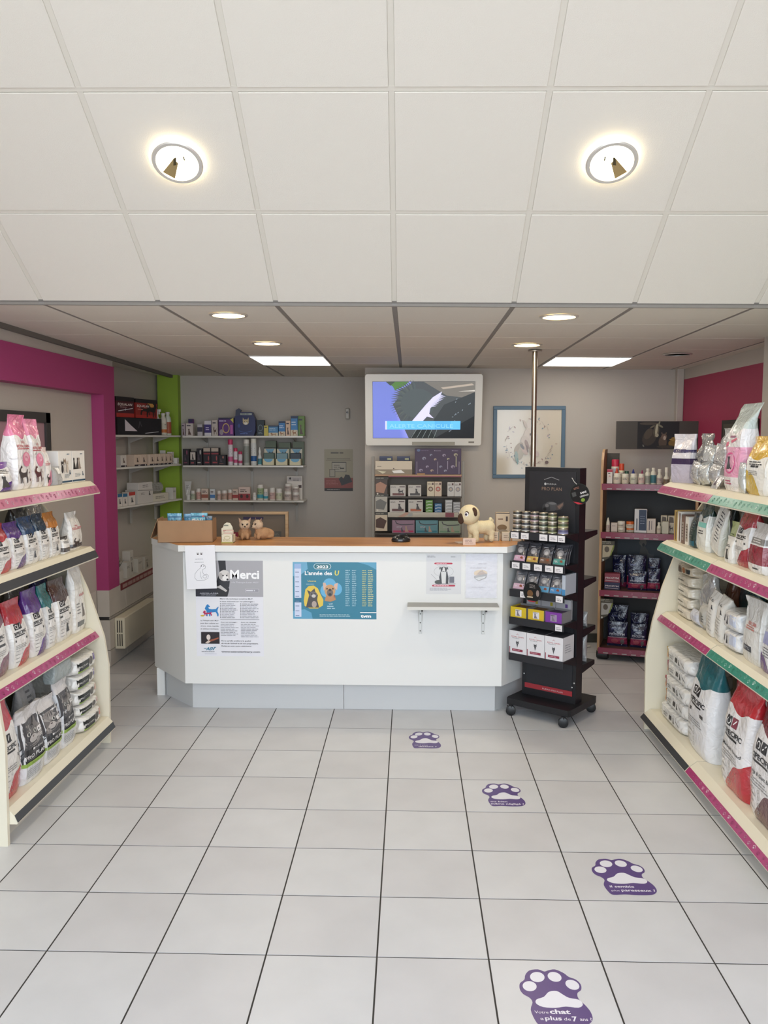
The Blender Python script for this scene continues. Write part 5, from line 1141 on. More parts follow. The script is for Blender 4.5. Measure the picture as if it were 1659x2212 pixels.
p.rect(-0.147, -0.215, 0.147, -0.185, '332f2e'); p.lines(-0.12, -0.205, 0.05, -0.195, 1, '9a9490', .5); p.poly([(0.02, -0.13), (0.0, -0.09), (0.03, -0.065), (0.05, -0.09), (0.07, -0.045), (0.11, -0.05), (0.14, -0.12), (0.03, -0.16)], '3e3c3e')
p.build('front_print', t, lambda x, y, z: (x, -0.0032 - z, y))
t = empty('wall_sensor', (-0.633, 8.698, 2.107)); tag(t, 'small white motion sensor on the back wall left of the screen', 'sensor')
b = MB(); b.box((-0.022, -0.045, -0.055), (0.022, 0, 0.055), mat('b8b2a8', 0.4), ch=0.008); b.build('housing', t, smooth=0)
b = MB(); b.lathe([(0.010, 0), (0.010, 0.004), (0.0, 0.006)], 12, mat('241f1c', 0.2), Matrix.Translation((0, -0.044, 0.012)) @ Matrix.Rotation(PI / 2, 4, 'X')); b.build('lens', t)

# screen, leaning forward under the ceiling
t = empty('television', (0.124, 7.52, 2.108), (math.radians(11), 0, 0)); tag(t, 'white flat screen showing a palm and a heat alert banner', 'television')
TVW = mat('efece2', 0.3, coat=0.3)
b = MB(); W, Hh = 0.512, 0.315
def rr(w, h, r, n=5):
    pts = []
    for cx, cy, a0 in ((w - r, h - r, 0), (-w + r, h - r, 90), (-w + r, -h + r, 180), (w - r, -h + r, 270)):
        for i in range(n + 1):
            a = math.radians(a0 + 90 * i / n); pts.append((cx + r * math.cos(a), cy + r * math.sin(a)))
    return pts
b.prism(rr(W, Hh, 0.022), -0.03, 0.05, 'y', TVW); b.build('housing', t, smooth=30)
b = MB(); b.box((-0.448, -0.0315, -0.25), (0.448, -0.029, 0.252), mat('0c0c10', 0.15)); b.build('screen', t, smooth=0)
class PE(Pr):
    def _m(s, h): return mat(h, 0.3, emit=0.62)
p = PE(step=0.00006); x0, x1, y0, y1 = -0.446, 0.446, -0.248, 0.25
p.rect(x0, y0, x1, y1, '4a4f52')
for i in range(8): p.poly([(x0, y0), (x0, y1), (-0.10 - 0.02 * i, y1), (-0.27 + 0.0 * i, 0.05), (-0.13 - 0.01 * i, y0)], ('8f96e6', '8a92e4', '858ee0', '8089de', '7c86da', '7882d6', '7480d4', '7280d2')[i])
p.poly([(-0.33, y1), (-0.13, y1), (-0.16, 0.22), (-0.25, 0.175), (-0.27, 0.21)], '4f7a38'); p.poly([(-0.33, y1), (-0.25, y1), (-0.29, 0.215)], '3e4a3c')
r = random.Random(4)
for i in range(26):
    a = math.radians(95 + i * 6.2); cx, cy = -0.07, 0.07
    p.poly([(cx + 0.03 * math.cos(a), cy + 0.05 * math.sin(a)), (cx + 0.235 * math.cos(a + 0.03) * r.uniform(.92, 1.0), cy + 0.20 * math.sin(a + .03)), (cx + 0.15 * math.cos(a - .08), cy + 0.15 * math.sin(a - .08))], ('4c5658', '454d50', '525c58')[i % 3])
p.ell(-0.05, 0.06, 0.15, 0.13, '4c5557', 26); p.poly([(0.0, y1), (x1, y1), (x1, 0.1), (0.2, 0.13)], '77736c'); p.poly([(0.15, 0.2), (0.42, 0.235), (0.44, 0.22), (0.17, 0.185)], 'b4a89a'); p.poly([(0.3, 0.165), (x1, 0.18), (x1, 0.165)], 'c8c4bc')
p.poly([(0.0, y0), (x1, y0), (x1, 0.16), (0.18, 0.05), (0.1, -0.07)], '34393c'); p.poly([(0.1, y0), (x1, y0), (x1, -0.05)], '191d22'); p.poly([(-0.12, y0), (-0.05, -0.16), (0.05, -0.17), (0.12, y0)], '1d2526')
p.poly([(-0.105, -0.10), (0.02, 0.05), (0.08, 0.115), (0.16, 0.165), (0.13, 0.08), (0.06, 0.02), (0.05, -0.03), (0.09, -0.07), (0.03, -0.055), (-0.01, -0.10)], 'dcdaf8')
for i in range(8): p.poly([(0.06 + .012 * i, 0.03 + .013 * i), (0.11 + .012 * i, 0.035 + .012 * i), (0.07 + .012 * i, 0.045 + .013 * i)], 'c8c8e4')
for i in range(5): p.line([(-0.11 + 0.05 * i, y0), (-0.06 + 0.045 * i, -0.17)], 0.003, '8c9a9a')
for i in range(14): p.ell(r.uniform(0.22, 0.42), r.uniform(-0.2, 0.1), 0.008, 0.003, '8a98a4', 6, r.uniform(0, 2))
p.rect(-0.325, -0.17, 0.325, -0.095, '66c0f2'); p.rect(0.1, -0.17, 0.24, -0.095, '58b2e6'); p.rect(-0.338, -0.17, -0.322, -0.095, 'd0d4f4'); p.text('ALERTE CANICULE', -0.30, -0.155, 0.048, '92d4f6', 'l', 0.56)
p.build('screen_picture', t, lambda x, y, z: (x, -0.0318 - z, y))
p = Pr(); p.rect(0.40, -0.292, 0.45, -0.278, '8a8478'); p.rect(-0.1, -0.312, 0.28, -0.282, 'b2ac9c'); p.build('front_print', t, lambda x, y, z: (x, -0.0302 - z, y))
b = MB(); b.box((-0.15, 0.05, -0.12), (0.15, 0.11, 0.12), mat('3a3836', 0.5)); b.build('wall_bracket', t, smooth=0)

# framed print with a wreath
t = empty('framed_picture', (1.073, 7.668, 1.822)); tag(t, 'square blue framed animal wreath print on the back wall', 'picture')
b = MB(); FR = mat('5a7488', 0.5)
for a, c in (((-0.322, -0.025, 0.29), (0.322, 0, 0.323)), ((-0.322, -0.025, -0.323), (0.322, 0, -0.29)), ((-0.322, -0.025, -0.29), (-0.288, 0, 0.29)), ((0.288, -0.025, -0.29), (0.322, 0, 0.29))): b.box(a, c, FR, ch=0.003)
b.build('frame', t, smooth=0)
b = MB(); b.box((-0.289, -0.012, -0.291), (0.289, -0.008, 0.291), mat('d8cdb8', 0.12, coat=0.6)); b.build('print', t, smooth=0)
p = Pr(coat=0.5, rough=0.2); r = random.Random(11)
for i in range(60):
    a = r.uniform(0, 2 * PI); q = r.uniform(0.17, 0.235)
    p.ell(math.cos(a) * q + .01, math.sin(a) * q * 1.0 - 0.01, r.uniform(.004, .013), r.uniform(.003, .009), r.choice(('b49a86', '9a8a84', 'c8b4a0', '8a9494', 'a88878', '7a8a90', 'b8a8b0')), 7, a)
for i in range(26):
    a = r.uniform(0, 2 * PI); q = 0.20
    p.line([(math.cos(a) * q, math.sin(a) * q), (math.cos(a + .22) * (q + .015), math.sin(a + .22) * (q + .015))], 0.002, 'a8988c')
for cx_, cy_, rx_, ry_, c_, a_ in ((0.01, 0.13, .035, .075, 'd6cabc', .1), (0.0, 0.05, .05, .08, 'd2c4b4', 0), (-0.03, 0.0, .04, .06, 'cbbcac', .4), (0.045, 0.0, .03, .08, 'd4c8bc', -.15), (-0.035, 0.16, .012, .04, 'c4b4a4', .4), (0.045, 0.165, .012, .04, 'c8b8a8', -.4),
        (-0.09, -0.05, .03, .055, 'a89880', -.6), (-0.075, -0.10, .028, .06, 'b0a48c', -.25), (-0.11, -0.13, .016, .05, '8a9c90', .1), (-0.04, -0.07, .022, .05, 'c0a898', .5), (-0.02, -0.02, .016, .045, '9a8070', .3), (0.025, -0.06, .02, .06, 'a89080', -.1), (-0.06, -0.04, .012, .03, '6a6258', .6), (-0.10, -0.17, .008, .03, '6f8f88', .0), (0.01, 0.07, .006, .012, '5a5048', 0), (-0.015, -0.06, .008, .035, '7a6050', .2), (0.16, -0.18, .016, .015, '6a5048', 0), (0.07, -0.1, .018, .03, 'c8b4a8', .6)):
    p.ell(cx_, cy_, rx_, ry_, c_, 16, a_)
p.build('picture_print', t, lambda x, y, z: (x, -0.0122 - z, y))

# steel pole from the ceiling
t = empty('support_pole', (0.902, 6.2, 0)); tag(t, 'brushed steel pole from floor to ceiling behind the black stand', 'pole')
b = MB(); b.lathe([(0.019, 0.0), (0.019, 2.492)], 18, mat('a49a8a', 0.22, metal=0.95)); b.build('tube', t)
b = MB(); b.lathe([(0.05, 2.478), (0.05, 2.486), (0.03, 2.492)], 20, mat('b4aca0', 0.3, metal=0.8)); b.build('flange', t)
b = MB(); b.lathe([(0.05, 0.001), (0.05, 0.008), (0.03, 0.014)], 20, mat('b4aca0', 0.3, metal=0.8)); b.build('flange', t)

# low tiled wall: heater and ledge goods
t = empty('wall_heater', (-2.42, 7.2, 0.25)); tag(t, 'cream slotted convector heater on the tiled left wall', 'heater')
b = MB(); b.box((0.0, -0.42, -0.125), (0.085, 0.45, 0.135), mat('ddd4bc', 0.4), ch=0.006); b.build('casing', t, smooth=0)
b = MB()
for k in range(3):
    for z in (-0.10, 0.012): b.box((0.022 + 0.018 * k, -0.4215, z), (0.030 + 0.018 * k, -0.415, z + 0.10), mat('3c372e', 0.6))
tag(b.build('grille', t, smooth=0), kind='stuff')
t = empty('lettered_strip', (-2.4195, 7.55, 0.61)); tag(t, 'dark red lettered strip along the tiled ledge edge', 'strip')
b = MB(); b.box((0, -0.6, -0.03), (0.004, 0.6, 0.03), mat('7a2c34', 0.5)); b.build('strip', t, smooth=0)
p = Pr(); p.lines(-0.56, -0.02, 0.56, 0.018, 1, 'b49088', .8); p.build('lettering', t, lambda x, y, z: (0.0045 + z, x, y))
LG = 'goods on the tiled ledge'
t = empty('potted_plant', (-2.50, 7.03, 0.6325)); tag(t, 'dark green spiky plant in a white box pot on the tiled ledge', 'plant')
b = MB(); b.prism([(-0.055, -0.07), (0.055, -0.07), (0.055, 0.07), (-0.055, 0.07)], 0, 0.10, 'z', mat('c8c2b8', 0.5)); b.build('pot', t, smooth=0)
b = MB(); r = random.Random(5)
for i in range(26):
    a = r.uniform(0, 2 * PI); L = r.uniform(0.07, 0.14); e = r.uniform(.25, 1.0)
    q = Vector((math.cos(a) * e, math.sin(a) * e, 1.2)).normalized() * L; s = Vector((-math.sin(a), math.cos(a), 0)) * 0.008
    o_ = Vector((math.cos(a) * .02, math.sin(a) * .03, 0.098)); mid = o_ + q * .5
    b.add([o_ - s * .4, o_ + s * .4, mid + s, o_ + q, mid - s], [(0, 1, 2, 4), (4, 2, 3)], mat(r.choice(('2f4a30', '38553a', '26402a')), 0.4))
tag(b.build('foliage', t, smooth=0), kind='stuff')
for i, (X, Y, w, h, c, nm) in enumerate(((-2.50, 7.30, 0.1, 0.14, 'c9c3b8', 'white carton beside the plant'), (-2.52, 7.45, 0.09, 0.22, 'cfc9be', 'tall white carton behind the plant'), (-2.50, 7.62, 0.12, 0.13, 'c2bcb0', 'wide pale carton in the middle'), (-2.50, 7.83, 0.14, 0.12, 'b8b2a6', 'pale carton at the far end'))):
    carton('medicine_box', nm + ' on the tiled ledge', 'box', LG, w, 0.07, h, c, (X, Y, 0.6327), PI / 2, pic([], None, '6a645a', 3, SIT if i % 2 else None, '6a645a', i))

# ================================================================== COUNTER FRONT: POSTERS AND SHELF
FY = 5.5695
def sheet(name, label, cat, x0, x1, z0, z1, draw, col='f0f0f2', rough=0.35, rz=0.0, y=FY, coat=0.0, ry=0.0):
    cx, czz = (x0 + x1) / 2, (z0 + z1) / 2; w, h = x1 - x0, z1 - z0
    b = MB(); b.box((-w / 2, -0.0008, -h / 2), (w / 2, 0, h / 2), mat(col, rough, coat=coat))
    o = b.build(name, None, (cx, y, czz), (0, ry, 0), smooth=0); tag(o, label, cat)
    p = Pr(rough=rough, step=0.00006, coat=coat); draw(p, w, h)
    p.build('print', o, lambda x, yy, z: (x, -0.0009 - z, yy))
    return o
def merci(p, w, h):
    L, T = -w / 2, h / 2
    def X(u): return L + u * w
    def Y(v): return T - v * h     # fractions from the top left
    p.rect(X(0), Y(0.375), X(1), Y(0), 'a9a8ad'); p.rect(X(0), Y(0.375), X(0.38), Y(0.27), '20212e')
    p.poly([(X(.30), Y(.375)), (X(.47), Y(.375)), (X(.50), Y(.30)), (X(.46), Y(.20)), (X(.45), Y(0)), (X(.34), Y(0)), (X(.36), Y(.12)), (X(.30), Y(.24))], '232227')
    p.ell(X(.43), Y(.155), w * .085, h * .058, 'd9d4d0', 18); p.ell(X(.375), Y(.16), w * .03, h * .035, 'b4aeaa', 10); p.ell(X(.49), Y(.16), w * .03, h * .04, 'c4beba', 10); p.ell(X(.445), Y(.18), w * .045, h * .028, 'efebe8', 12)
    p.ell(X(.41), Y(.155), w * .012, h * .008, '17161a', 8); p.ell(X(.465), Y(.155), w * .012, h * .008, '17161a', 8); p.ell(X(.475), Y(.195), w * .016, h * .01, '17161a', 8)
    p.poly([(X(.37), Y(.22)), (X(.51), Y(.21)), (X(.50), Y(.27)), (X(.45), Y(.31)), (X(.38), Y(.27))], '2a2a30'); p.poly([(X(.30), Y(.275)), (X(.37), Y(.255)), (X(.47), Y(.31)), (X(.45), Y(.325)), (X(.36), Y(.29))], 'c4c0be')
    p.text('Merci', X(.945), Y(.185), h * .125, 'fbfbfc', 'r', w * .43, .03); p.text('à la Thérapie Laser MLS*', X(.935), Y(.232), h * .022, 'dcdce2', 'r', w * .4)
    p.rect(X(.735), Y(.325), X(.94), Y(.293), 'e4e4e8'); p.rect(X(.739), Y(.3235), X(.936), Y(.2945), '9a99a0'); p.lines(X(.75), Y(.32), X(.92), Y(.298), 1, 'd8d8de', .6)
    p.text('ARMILASER', X(.06), Y(.345), h * .015, 'dcdce4', 'l', w * .28); p.text('VETERINARY', X(.08), Y(.362), h * .012, 'c8c8d4', 'l', w * .23)
    fig(p, DOG, X(.13), Y(.58), w * .21, h * .125, '2a7fc0'); fig(p, DOG, X(.10), Y(.575), w * .14, h * .055, 'b8285a'); p.ell(X(.095), Y(.575), w * .03, h * .008, 'd0b030', 10)
    p.text('Merci à la technique novatrice MLS*,', X(.36), Y(.402), h * .016, '33333a', 'l', w * .49, .015); p.text('le laser intervient sur vos pathologies :', X(.36), Y(.43), h * .016, '33333a', 'l', w * .51, .015)
    for k in range(10): p.rect(X(.36), Y(.453 + .0158 * k), X(.372), Y(.446 + .0158 * k), '2f2f36'); p.rect(X(.66), Y(.453 + .0158 * k), X(.672), Y(.446 + .0158 * k), '2f2f36')
    p.lines(X(.385), Y(.60), X(.62), Y(.442), 10, '77777e', .3, True, 1); p.lines(X(.685), Y(.60), X(.93), Y(.442), 10, '77777e', .3, True, 2)
    p.rect(X(.36), Y(.613), X(.94), Y(.610), '55555c')
    for k, s_ in enumerate(('La Thérapie Laser MLS*', 'peut être utilisée sur', 'chiens, chats, équidés', 'et animaux exotiques.')): p.text(s_, X(.065), Y(.63 + .029 * k), h * .017, '3a3a42', 'l', w * .27, .008)
    p.text('Avec ses avantages :', X(.365), Y(.645), h * .015, '33333a', 'l', w * .25, .015); p.text('Avec vos résultats :', X(.665), Y(.645), h * .015, '33333a', 'l', w * .24, .015)
    p.lines(X(.365), Y(.79), X(.63), Y(.655), 8, '8a8a90', .3, True, 3); p.lines(X(.665), Y(.80), X(.94), Y(.655), 9, '8a8a90', .3, True, 4)
    p.rect(X(.07), Y(.868), X(.345), Y(.745), '231a20'); p.ell(X(.18), Y(.80), w * .03, h * .03, 'e0d4cc', 12); p.poly([(X(.17), Y(.835)), (X(.33), Y(.80)), (X(.33), Y(.815)), (X(.2), Y(.85))], '9a5238'); p.poly([(X(.13), Y(.86)), (X(.18), Y(.83)), (X(.21), Y(.845)), (X(.17), Y(.866))], 'd8c8bc')
    for k, s_ in enumerate(("Parce qu'elle améliore la qualité", "de vie de l'animal et de son propriétaire.", 'Parlez-en avec votre vétérinaire.')): p.text(s_, X(.37), Y(.842 + .0275 * k), h * .018, '3a3a42', 'l', w * (.44, .55, .45)[k], .012, .15)
    p.text('ASV', X(.14), Y(.935), h * .042, '1f7898', 'l', w * .13, .03, .25); p.line([(X(.11), Y(.918)), (X(.15), Y(.918))], h * .006, '1f7898'); p.line([(X(.26), Y(.905)), (X(.29), Y(.905))], h * .006, '1f7898')
    p.lines(X(.075), Y(.955), X(.33), Y(.947), 1, '77777e', .6); p.rect(X(.12), Y(.975), X(.3), Y(.972), 'b0b0c4')
    p.text('www.asaveterinary.com', X(.37), Y(.958), h * .024, '3a3a42', 'l', w * .575, .02)
sheet('poster', 'tall white and grey laser therapy poster with a puppy on the counter front', 'poster', -1.43, -0.975, 0.39, 1.041, merci, 'e6e6ec')
def drawing(p, w, h):
    for s in (-1, 1):
        p.ell(s * w * .06 + w * -.02, h * .30, w * .035, h * .018, '5a5050', 10)
        for q in range(3): p.ell(s * w * .06 - w * .02 + (q - 1) * w * .028, h * .325, w * .01, h * .009, '5a5050', 8)
    p.lines(-w * .17, h * .18, w * .17, h * .195, 1, '8a8a90', .5); p.lines(-w * .2, h * .105, w * .2, h * .12, 1, '8a8a90', .5)
    pts = [(-.16, -.30), (-.22, -.24), (-.2, -.14), (-.1, -.06), (-.02, -.02), (0, .02), (.04, .06), (.1, .06), (.16, .02), (.14, -.03), (.06, -.05), (.05, -.12), (.1, -.18), (.18, -.16), (.24, -.2), (.22, -.26), (.1, -.3), (-.16, -.30)]
    p.line([(a * w, b * h) for a, b in pts], w * .008, '6a6a70'); p.line([(w * -.02, h * -.1), (w * -.03, h * -.2), (w * .02, h * -.28)], w * .007, '6a6a70')
    p.ring(w * .12, -h * .22, w * .07, h * .035, w * .008, '7a7a80', 14); p.ell(w * .1, h * .025, w * .02, h * .012, '5a5a60', 8); p.ell(w * .02, h * .03, w * .018, h * .02, '77777c', 8)
sheet('paper_sheet', 'white sheet with a line drawing of a dog taped over the poster corner', 'paper', -1.481, -1.281, 0.857, 1.148, drawing, 'eeeef2', y=5.526, ry=math.radians(-2))
def year(p, w, h):
    L, T = -w / 2, h / 2
    def X(u): return L + u * w
    def Y(v): return T - v * h
    p.poly([(X(0), Y(0)), (X(.17), Y(0)), (X(.18), Y(.12)), (X(.1), Y(.22)), (X(0), Y(.25))], '6aa8c8'); p.poly([(X(.78), Y(0)), (X(1), Y(0)), (X(1), Y(.13)), (X(.9), Y(.05))], '5aa0c0'); p.poly([(X(0), Y(1)), (X(0), Y(.86)), (X(.14), Y(.83)), (X(.22), Y(.89)), (X(.235), Y(1))], '5a9ec0')
    p.rect(X(.02), Y(.965), X(.10), Y(.03), 'd0d8ee'); p.rect(X(.02), Y(.115), X(.10), Y(.03), '9ab4dc'); p.rect(X(.02), Y(.71), X(.10), Y(.63), '2a6c8c')
    for k in range(10): p.lines(X(.03), Y(.19 + .085 * k), X(.09), Y(.165 + .085 * k), 1, '7a8cae', .5)
    p.poly(rr2(X(.355), Y(.075), w * .105, h * .05), 'd4e4ea'); p.poly(rr2(X(.355), Y(.075), w * .099, h * .042), '27707c'); p.text('2023', X(.355), Y(.105), h * .068, 'fafafa', 'c', w * .14, .03)
    p.text("L'année des", X(.145), Y(.225), h * .095, 'fafafa', 'l', w * .325, .025); p.text('U', X(.50), Y(.23), h * .12, 'e8d85a', 'l', w * .05, .03, .1)
    p.text('Usuma', X(.18), Y(.345), h * .045, 'd8c860', 'l', w * .10, .01); p.lines(X(.16), Y(.395), X(.29), Y(.375), 1, 'a8c8d0', .5)
    p.poly([(X(a), Y(b)) for a, b in ((.14, .58), (.15, .48), (.19, .42), (.25, .41), (.30, .46), (.33, .56), (.365, .66), (.36, .76), (.30, .815), (.2, .815), (.14, .77), (.13, .68))], 'e0c24a')
    p.poly([(X(a), Y(b)) for a, b in ((.155, .80), (.18, .66), (.195, .58), (.17, .49), (.215, .52), (.26, .46), (.27, .52), (.30, .58), (.29, .66), (.315, .80))], '4a4444'); p.ell(X(.245), Y(.565), w * .045, h * .05, '6a6462', 14); p.ell(X(.25), Y(.595), w * .025, h * .03, 'c8c4c0', 10); p.ell(X(.225), Y(.56), w * .008, h * .012, '171517', 8); p.ell(X(.265), Y(.555), w * .008, h * .012, '171517', 8); p.ell(X(.255), Y(.74), w * .03, h * .06, 'b0a096', 10)
    p.ell(X(.44), Y(.40), w * .08, h * .12, '62aed6', 18); p.ell(X(.52), Y(.47), w * .07, h * .11, '62aed6', 18); p.ell(X(.41), Y(.50), w * .08, h * .12, '62aed6', 18)
    p.poly([(X(a), Y(b)) for a, b in ((.36, .36), (.39, .36), (.41, .43), (.37, .5))], 'd8b4a0'); p.poly([(X(a), Y(b)) for a, b in ((.54, .36), (.50, .38), (.49, .44), (.53, .49))], 'd8b4a0')
    p.ell(X(.445), Y(.5), w * .065, h * .11, 'c89a6a', 20); p.poly([(X(.38), Y(.68)), (X(.40), Y(.58)), (X(.50), Y(.58)), (X(.515), Y(.66)), (X(.45), Y(.695))], 'b8865a'); p.ell(X(.445), Y(.535), w * .038, h * .07, '6a625c', 14); p.ell(X(.445), Y(.485), w * .016, h * .02, '2a2424', 10); p.ell(X(.41), Y(.465), w * .010, h * .015, '1c1615', 8); p.ell(X(.48), Y(.465), w * .010, h * .015, '1c1615', 8); p.ell(X(.445), Y(.565), w * .02, h * .025, '2c2626', 8); p.rect(X(.49), Y(.62), X(.5), Y(.57), 'a03a30')
    p.text('Ulf', X(.455), Y(.745), h * .04, 'c0dcea', 'c', w * .045, .01); p.lines(X(.41), Y(.83), X(.51), Y(.755), 2, 'b0d0dc', .4)
    for k in range(20):
        y0 = Y(.15 + .0325 * k)
        p.lines(X(.63), y0, X(.685), y0 + h * .016, 1, 'a8ccd8', .7, True, k); p.lines(X(.71), y0, X(.765), y0 + h * .016, 1, 'a8ccd8', .7, True, k + 30)
        p.lines(X(.83), y0, X(.885), y0 + h * .016, 1, 'c4c888', .7, True, k + 60); p.lines(X(.90), y0, X(.965), y0 + h * .016, 1, 'd4d49a', .7, True, k + 90)
    p.lines(X(.32), Y(.955), X(.76), Y(.91), 2, 'b8d8e0', .5, True, 7); p.rect(X(.805), Y(.885), X(1.0), Y(.87), 'fafafa'); p.text('tvm', X(.812), Y(.965), h * .075, 'fafafa', 'l', w * .125, .04)
def rr2(cx, cy, w, h, n=6):
    pts = []
    for k in range(2 * n + 2):
        a = -PI / 2 + PI * k / n if k <= n else PI / 2 + PI * (k - n - 1) / n
        s = 1 if k <= n else -1
        pts.append((cx + s * (w - h) + h * math.cos(a), cy + h * math.sin(a)))
    return pts
sheet('poster', 'teal 2023 name calendar poster with a kitten and a bulldog on the counter front', 'poster', -0.775, -0.216, 0.65, 1.034, year, '2c7c96', rough=0.3)
def patient(p, w, h):
    p.lines(-w * .47, h * .42, -w * .2, h * .47, 2, '8a8a8c', .5); p.lines(w * .2, h * .42, w * .4, h * .455, 1, '9a9a9c', .5)
    p.poly(rr2(-w * .01, h * .27, w * .26, h * .022), 'b83048'); p.lines(-w * .21, h * .26, w * .19, h * .282, 1, 'f0d0d4', .6); p.lines(-w * .2, h * .22, w * .2, h * .235, 1, '9a9a9c', .5)
    p.ring(w * .0, h * .07, w * .28, h * .14, w * .008, 'a8a8aa', 24); p.rect(w * .16, -h * .22, w * .3, -h * .06, '6a6a74'); p.ell(-w * .14, -h * .2, w * .12, h * .055, '4a4e48', 12)
    p.poly([(-w * .1, -h * .24), (-w * .13, -h * .08), (-w * .09, h * .07), (w * .1, h * .07), (w * .14, -h * .1), (w * .13, -h * .24)], '3c3c3e'); p.poly([(-w * .05, -h * .24), (-w * .08, h * .06), (w * .07, h * .06), (w * .06, -h * .24)], 'd8d8d6')
    p.ell(0, h * .12, w * .09, h * .07, '3a3a3c', 14); p.ell(0, h * .11, w * .035, h * .07, 'dcdcda', 12); p.ell(0, h * .085, w * .045, h * .03, 'e0e0de', 10); p.ell(0, h * .075, w * .02, h * .012, '1c1c1e', 8)
    for s in (-1, 1): p.poly([(s * w * .05, h * .17), (s * w * .12, h * .18), (s * w * .13, h * .11)], '4a4a4c')
    p.line([(-w * .36, -h * .0), (-w * .2, -h * .14)], w * .008, '9a9a9c'); p.rect(-w * .24, -h * .245, w * .34, -h * .237, '55555a')
    p.poly(rr2(0, -h * .29, w * .33, h * .022), 'b83048'); p.lines(-w * .28, -h * .30, w * .28, -h * .278, 1, 'f0d0d4', .6); p.lines(-w * .4, -h * .42, w * .25, -h * .34, 3, '9898a4', .35)
sheet('paper_sheet', 'grey sheet with a sitting dog between two red banners on the counter front', 'paper', 0.115, 0.347, 0.825, 1.090, patient, 'd9d9da', rough=0.3)
def foodcard(p, w, h):
    p.lines(-w * .1, h * .26, w * .25, h * .29, 1, 'a4a4b0', .6); p.lines(-w * .36, h * .16, w * .32, h * .2, 1, 'a8a8b4', .5)
    p.ell(-w * .02, h * .06, w * .22, h * .08, 'e8c898', 16); p.poly([(-w * .18, 0), (-w * .06, h * .1), (w * .02, h * .14), (w * .1, h * .08), (w * .2, h * .05), (w * .1, -h * .02)], 'b09078')
    p.poly([(-w * .24, h * .0), (w * .2, h * .05), (w * .16, -h * .05), (-w * .08, -h * .12), (-w * .22, -h * .06)], '8a8c90'); p.poly([(-w * .2, -h * .05), (w * .15, -h * .0), (w * .12, -h * .04), (-w * .08, -h * .1)], 'dcdee0')
    p.lines(-w * .3, -h * .28, w * .3, -h * .24, 1, 'c8c8d4', .5)
o = sheet('plastic_sleeve', 'shiny plastic sleeve with a boat shaped picture on the counter front', 'paper', 0.377, 0.582, 0.80, 1.094, foodcard, 'e6e6f2', rough=0.12, coat=0.8)
b = MB(); b.box((-0.108, -0.0032, -0.152), (0.108, -0.0020, 0.152), mat('ffffff', 0.06, bump=(26, 0.9), alpha=0.22, coat=1.0)); b.build('clear_cover', o, smooth=0)

t = empty('bracket_shelf', (0.29, 5.57, 0.75)); tag(t, 'small grey bracket shelf screwed to the counter front', 'shelf')
b = MB(); b.prism([(-0.30, -0.15), (0.297, -0.15), (0.297, -0.0005), (-0.297, -0.0005)], -0.002, 0.016, 'z', mat('a3a39e', 0.5)); b.box((-0.30, -0.153, -0.004), (0.297, -0.15, 0.016), mat('d8d6ce', 0.4)); b.build('board', t, smooth=0)
for x in (-0.213, 0.205):
    b = MB(); m = mat('c8c8c4', 0.35, metal=0.3)
    b.box((x - 0.010, -0.006, -0.195), (x + 0.010, -0.0005, -0.004), m, ch=0.001); b.box((x - 0.010, -0.11, -0.012), (x + 0.010, -0.006, -0.004), m)
    b.prism([(-0.10, -0.012), (-0.006, -0.012), (-0.006, -0.11), (-0.02, -0.06)], x - 0.012, x - 0.010, 'x', m); b.prism([(-0.10, -0.012), (-0.006, -0.012), (-0.006, -0.11), (-0.02, -0.06)], x + 0.010, x + 0.012, 'x', m)
    br = b.build('bracket', t, smooth=0)
    b = MB()
    for zz in (-0.06, -0.12, -0.175): b.lathe([(0.0045, 0), (0.003, 0.0015)], 8, mat('55554f', 0.4), Matrix.Translation((x, -0.006, zz)) @ Matrix.Rotation(PI / 2, 4, 'X'))
    b.box((x + 0.004, -0.118, -0.022), (x + 0.016, -0.108, -0.004), mat('2a2826', 0.5)); tag(b.build('screw', br, smooth=0), kind='stuff')

# ================================================================== THINGS ON THE COUNTER
CT_ = 1.1495
t = empty('cardboard_box', (-1.53, 5.77, CT_), (0, 0, math.radians(6))); tag(t, 'open brown cardboard box on the left end of the counter', 'box')
KR = mat('a68260', 0.75, var=(9, 0.10)); KR2 = mat('8c6a4a', 0.8)
W, Dp, Hh = 0.185, 0.105, 0.15
b = MB(); b.box((-W, -Dp, 0), (W, Dp, 0.004), KR); b.box((-W, -Dp, 0), (W, -Dp + 0.004, Hh), KR); b.box((-W, Dp - 0.004, 0), (W, Dp, Hh), KR); b.box((-W, -Dp, 0), (-W + 0.004, Dp, Hh + 0.012), KR); b.box((W - 0.004, -Dp, 0), (W, Dp, Hh), KR)
b.build('carton_body', t, smooth=0)
b = MB(); b.prism([(-W - 0.001, Hh), (-W - 0.045, Hh - 0.12), (-W - 0.048, Hh - 0.118), (-W - 0.001, Hh + 0.006)], -Dp, Dp, 'y', KR2); b.build('side_flap', t, smooth=0)
TP = [('5aa0c0', 'pale blue treat pouch with a cat, leftmost in the cardboard box'), ('4a8ab0', 'blue treat pouch in the middle of the cardboard box'), ('62b0c8', 'bright blue treat pouch with white lettering, right in the cardboard box'), ('b06a44', 'orange brown pack at the front of the cardboard box'), ('3a4a58', 'dark pouch at the right end of the cardboard box')]
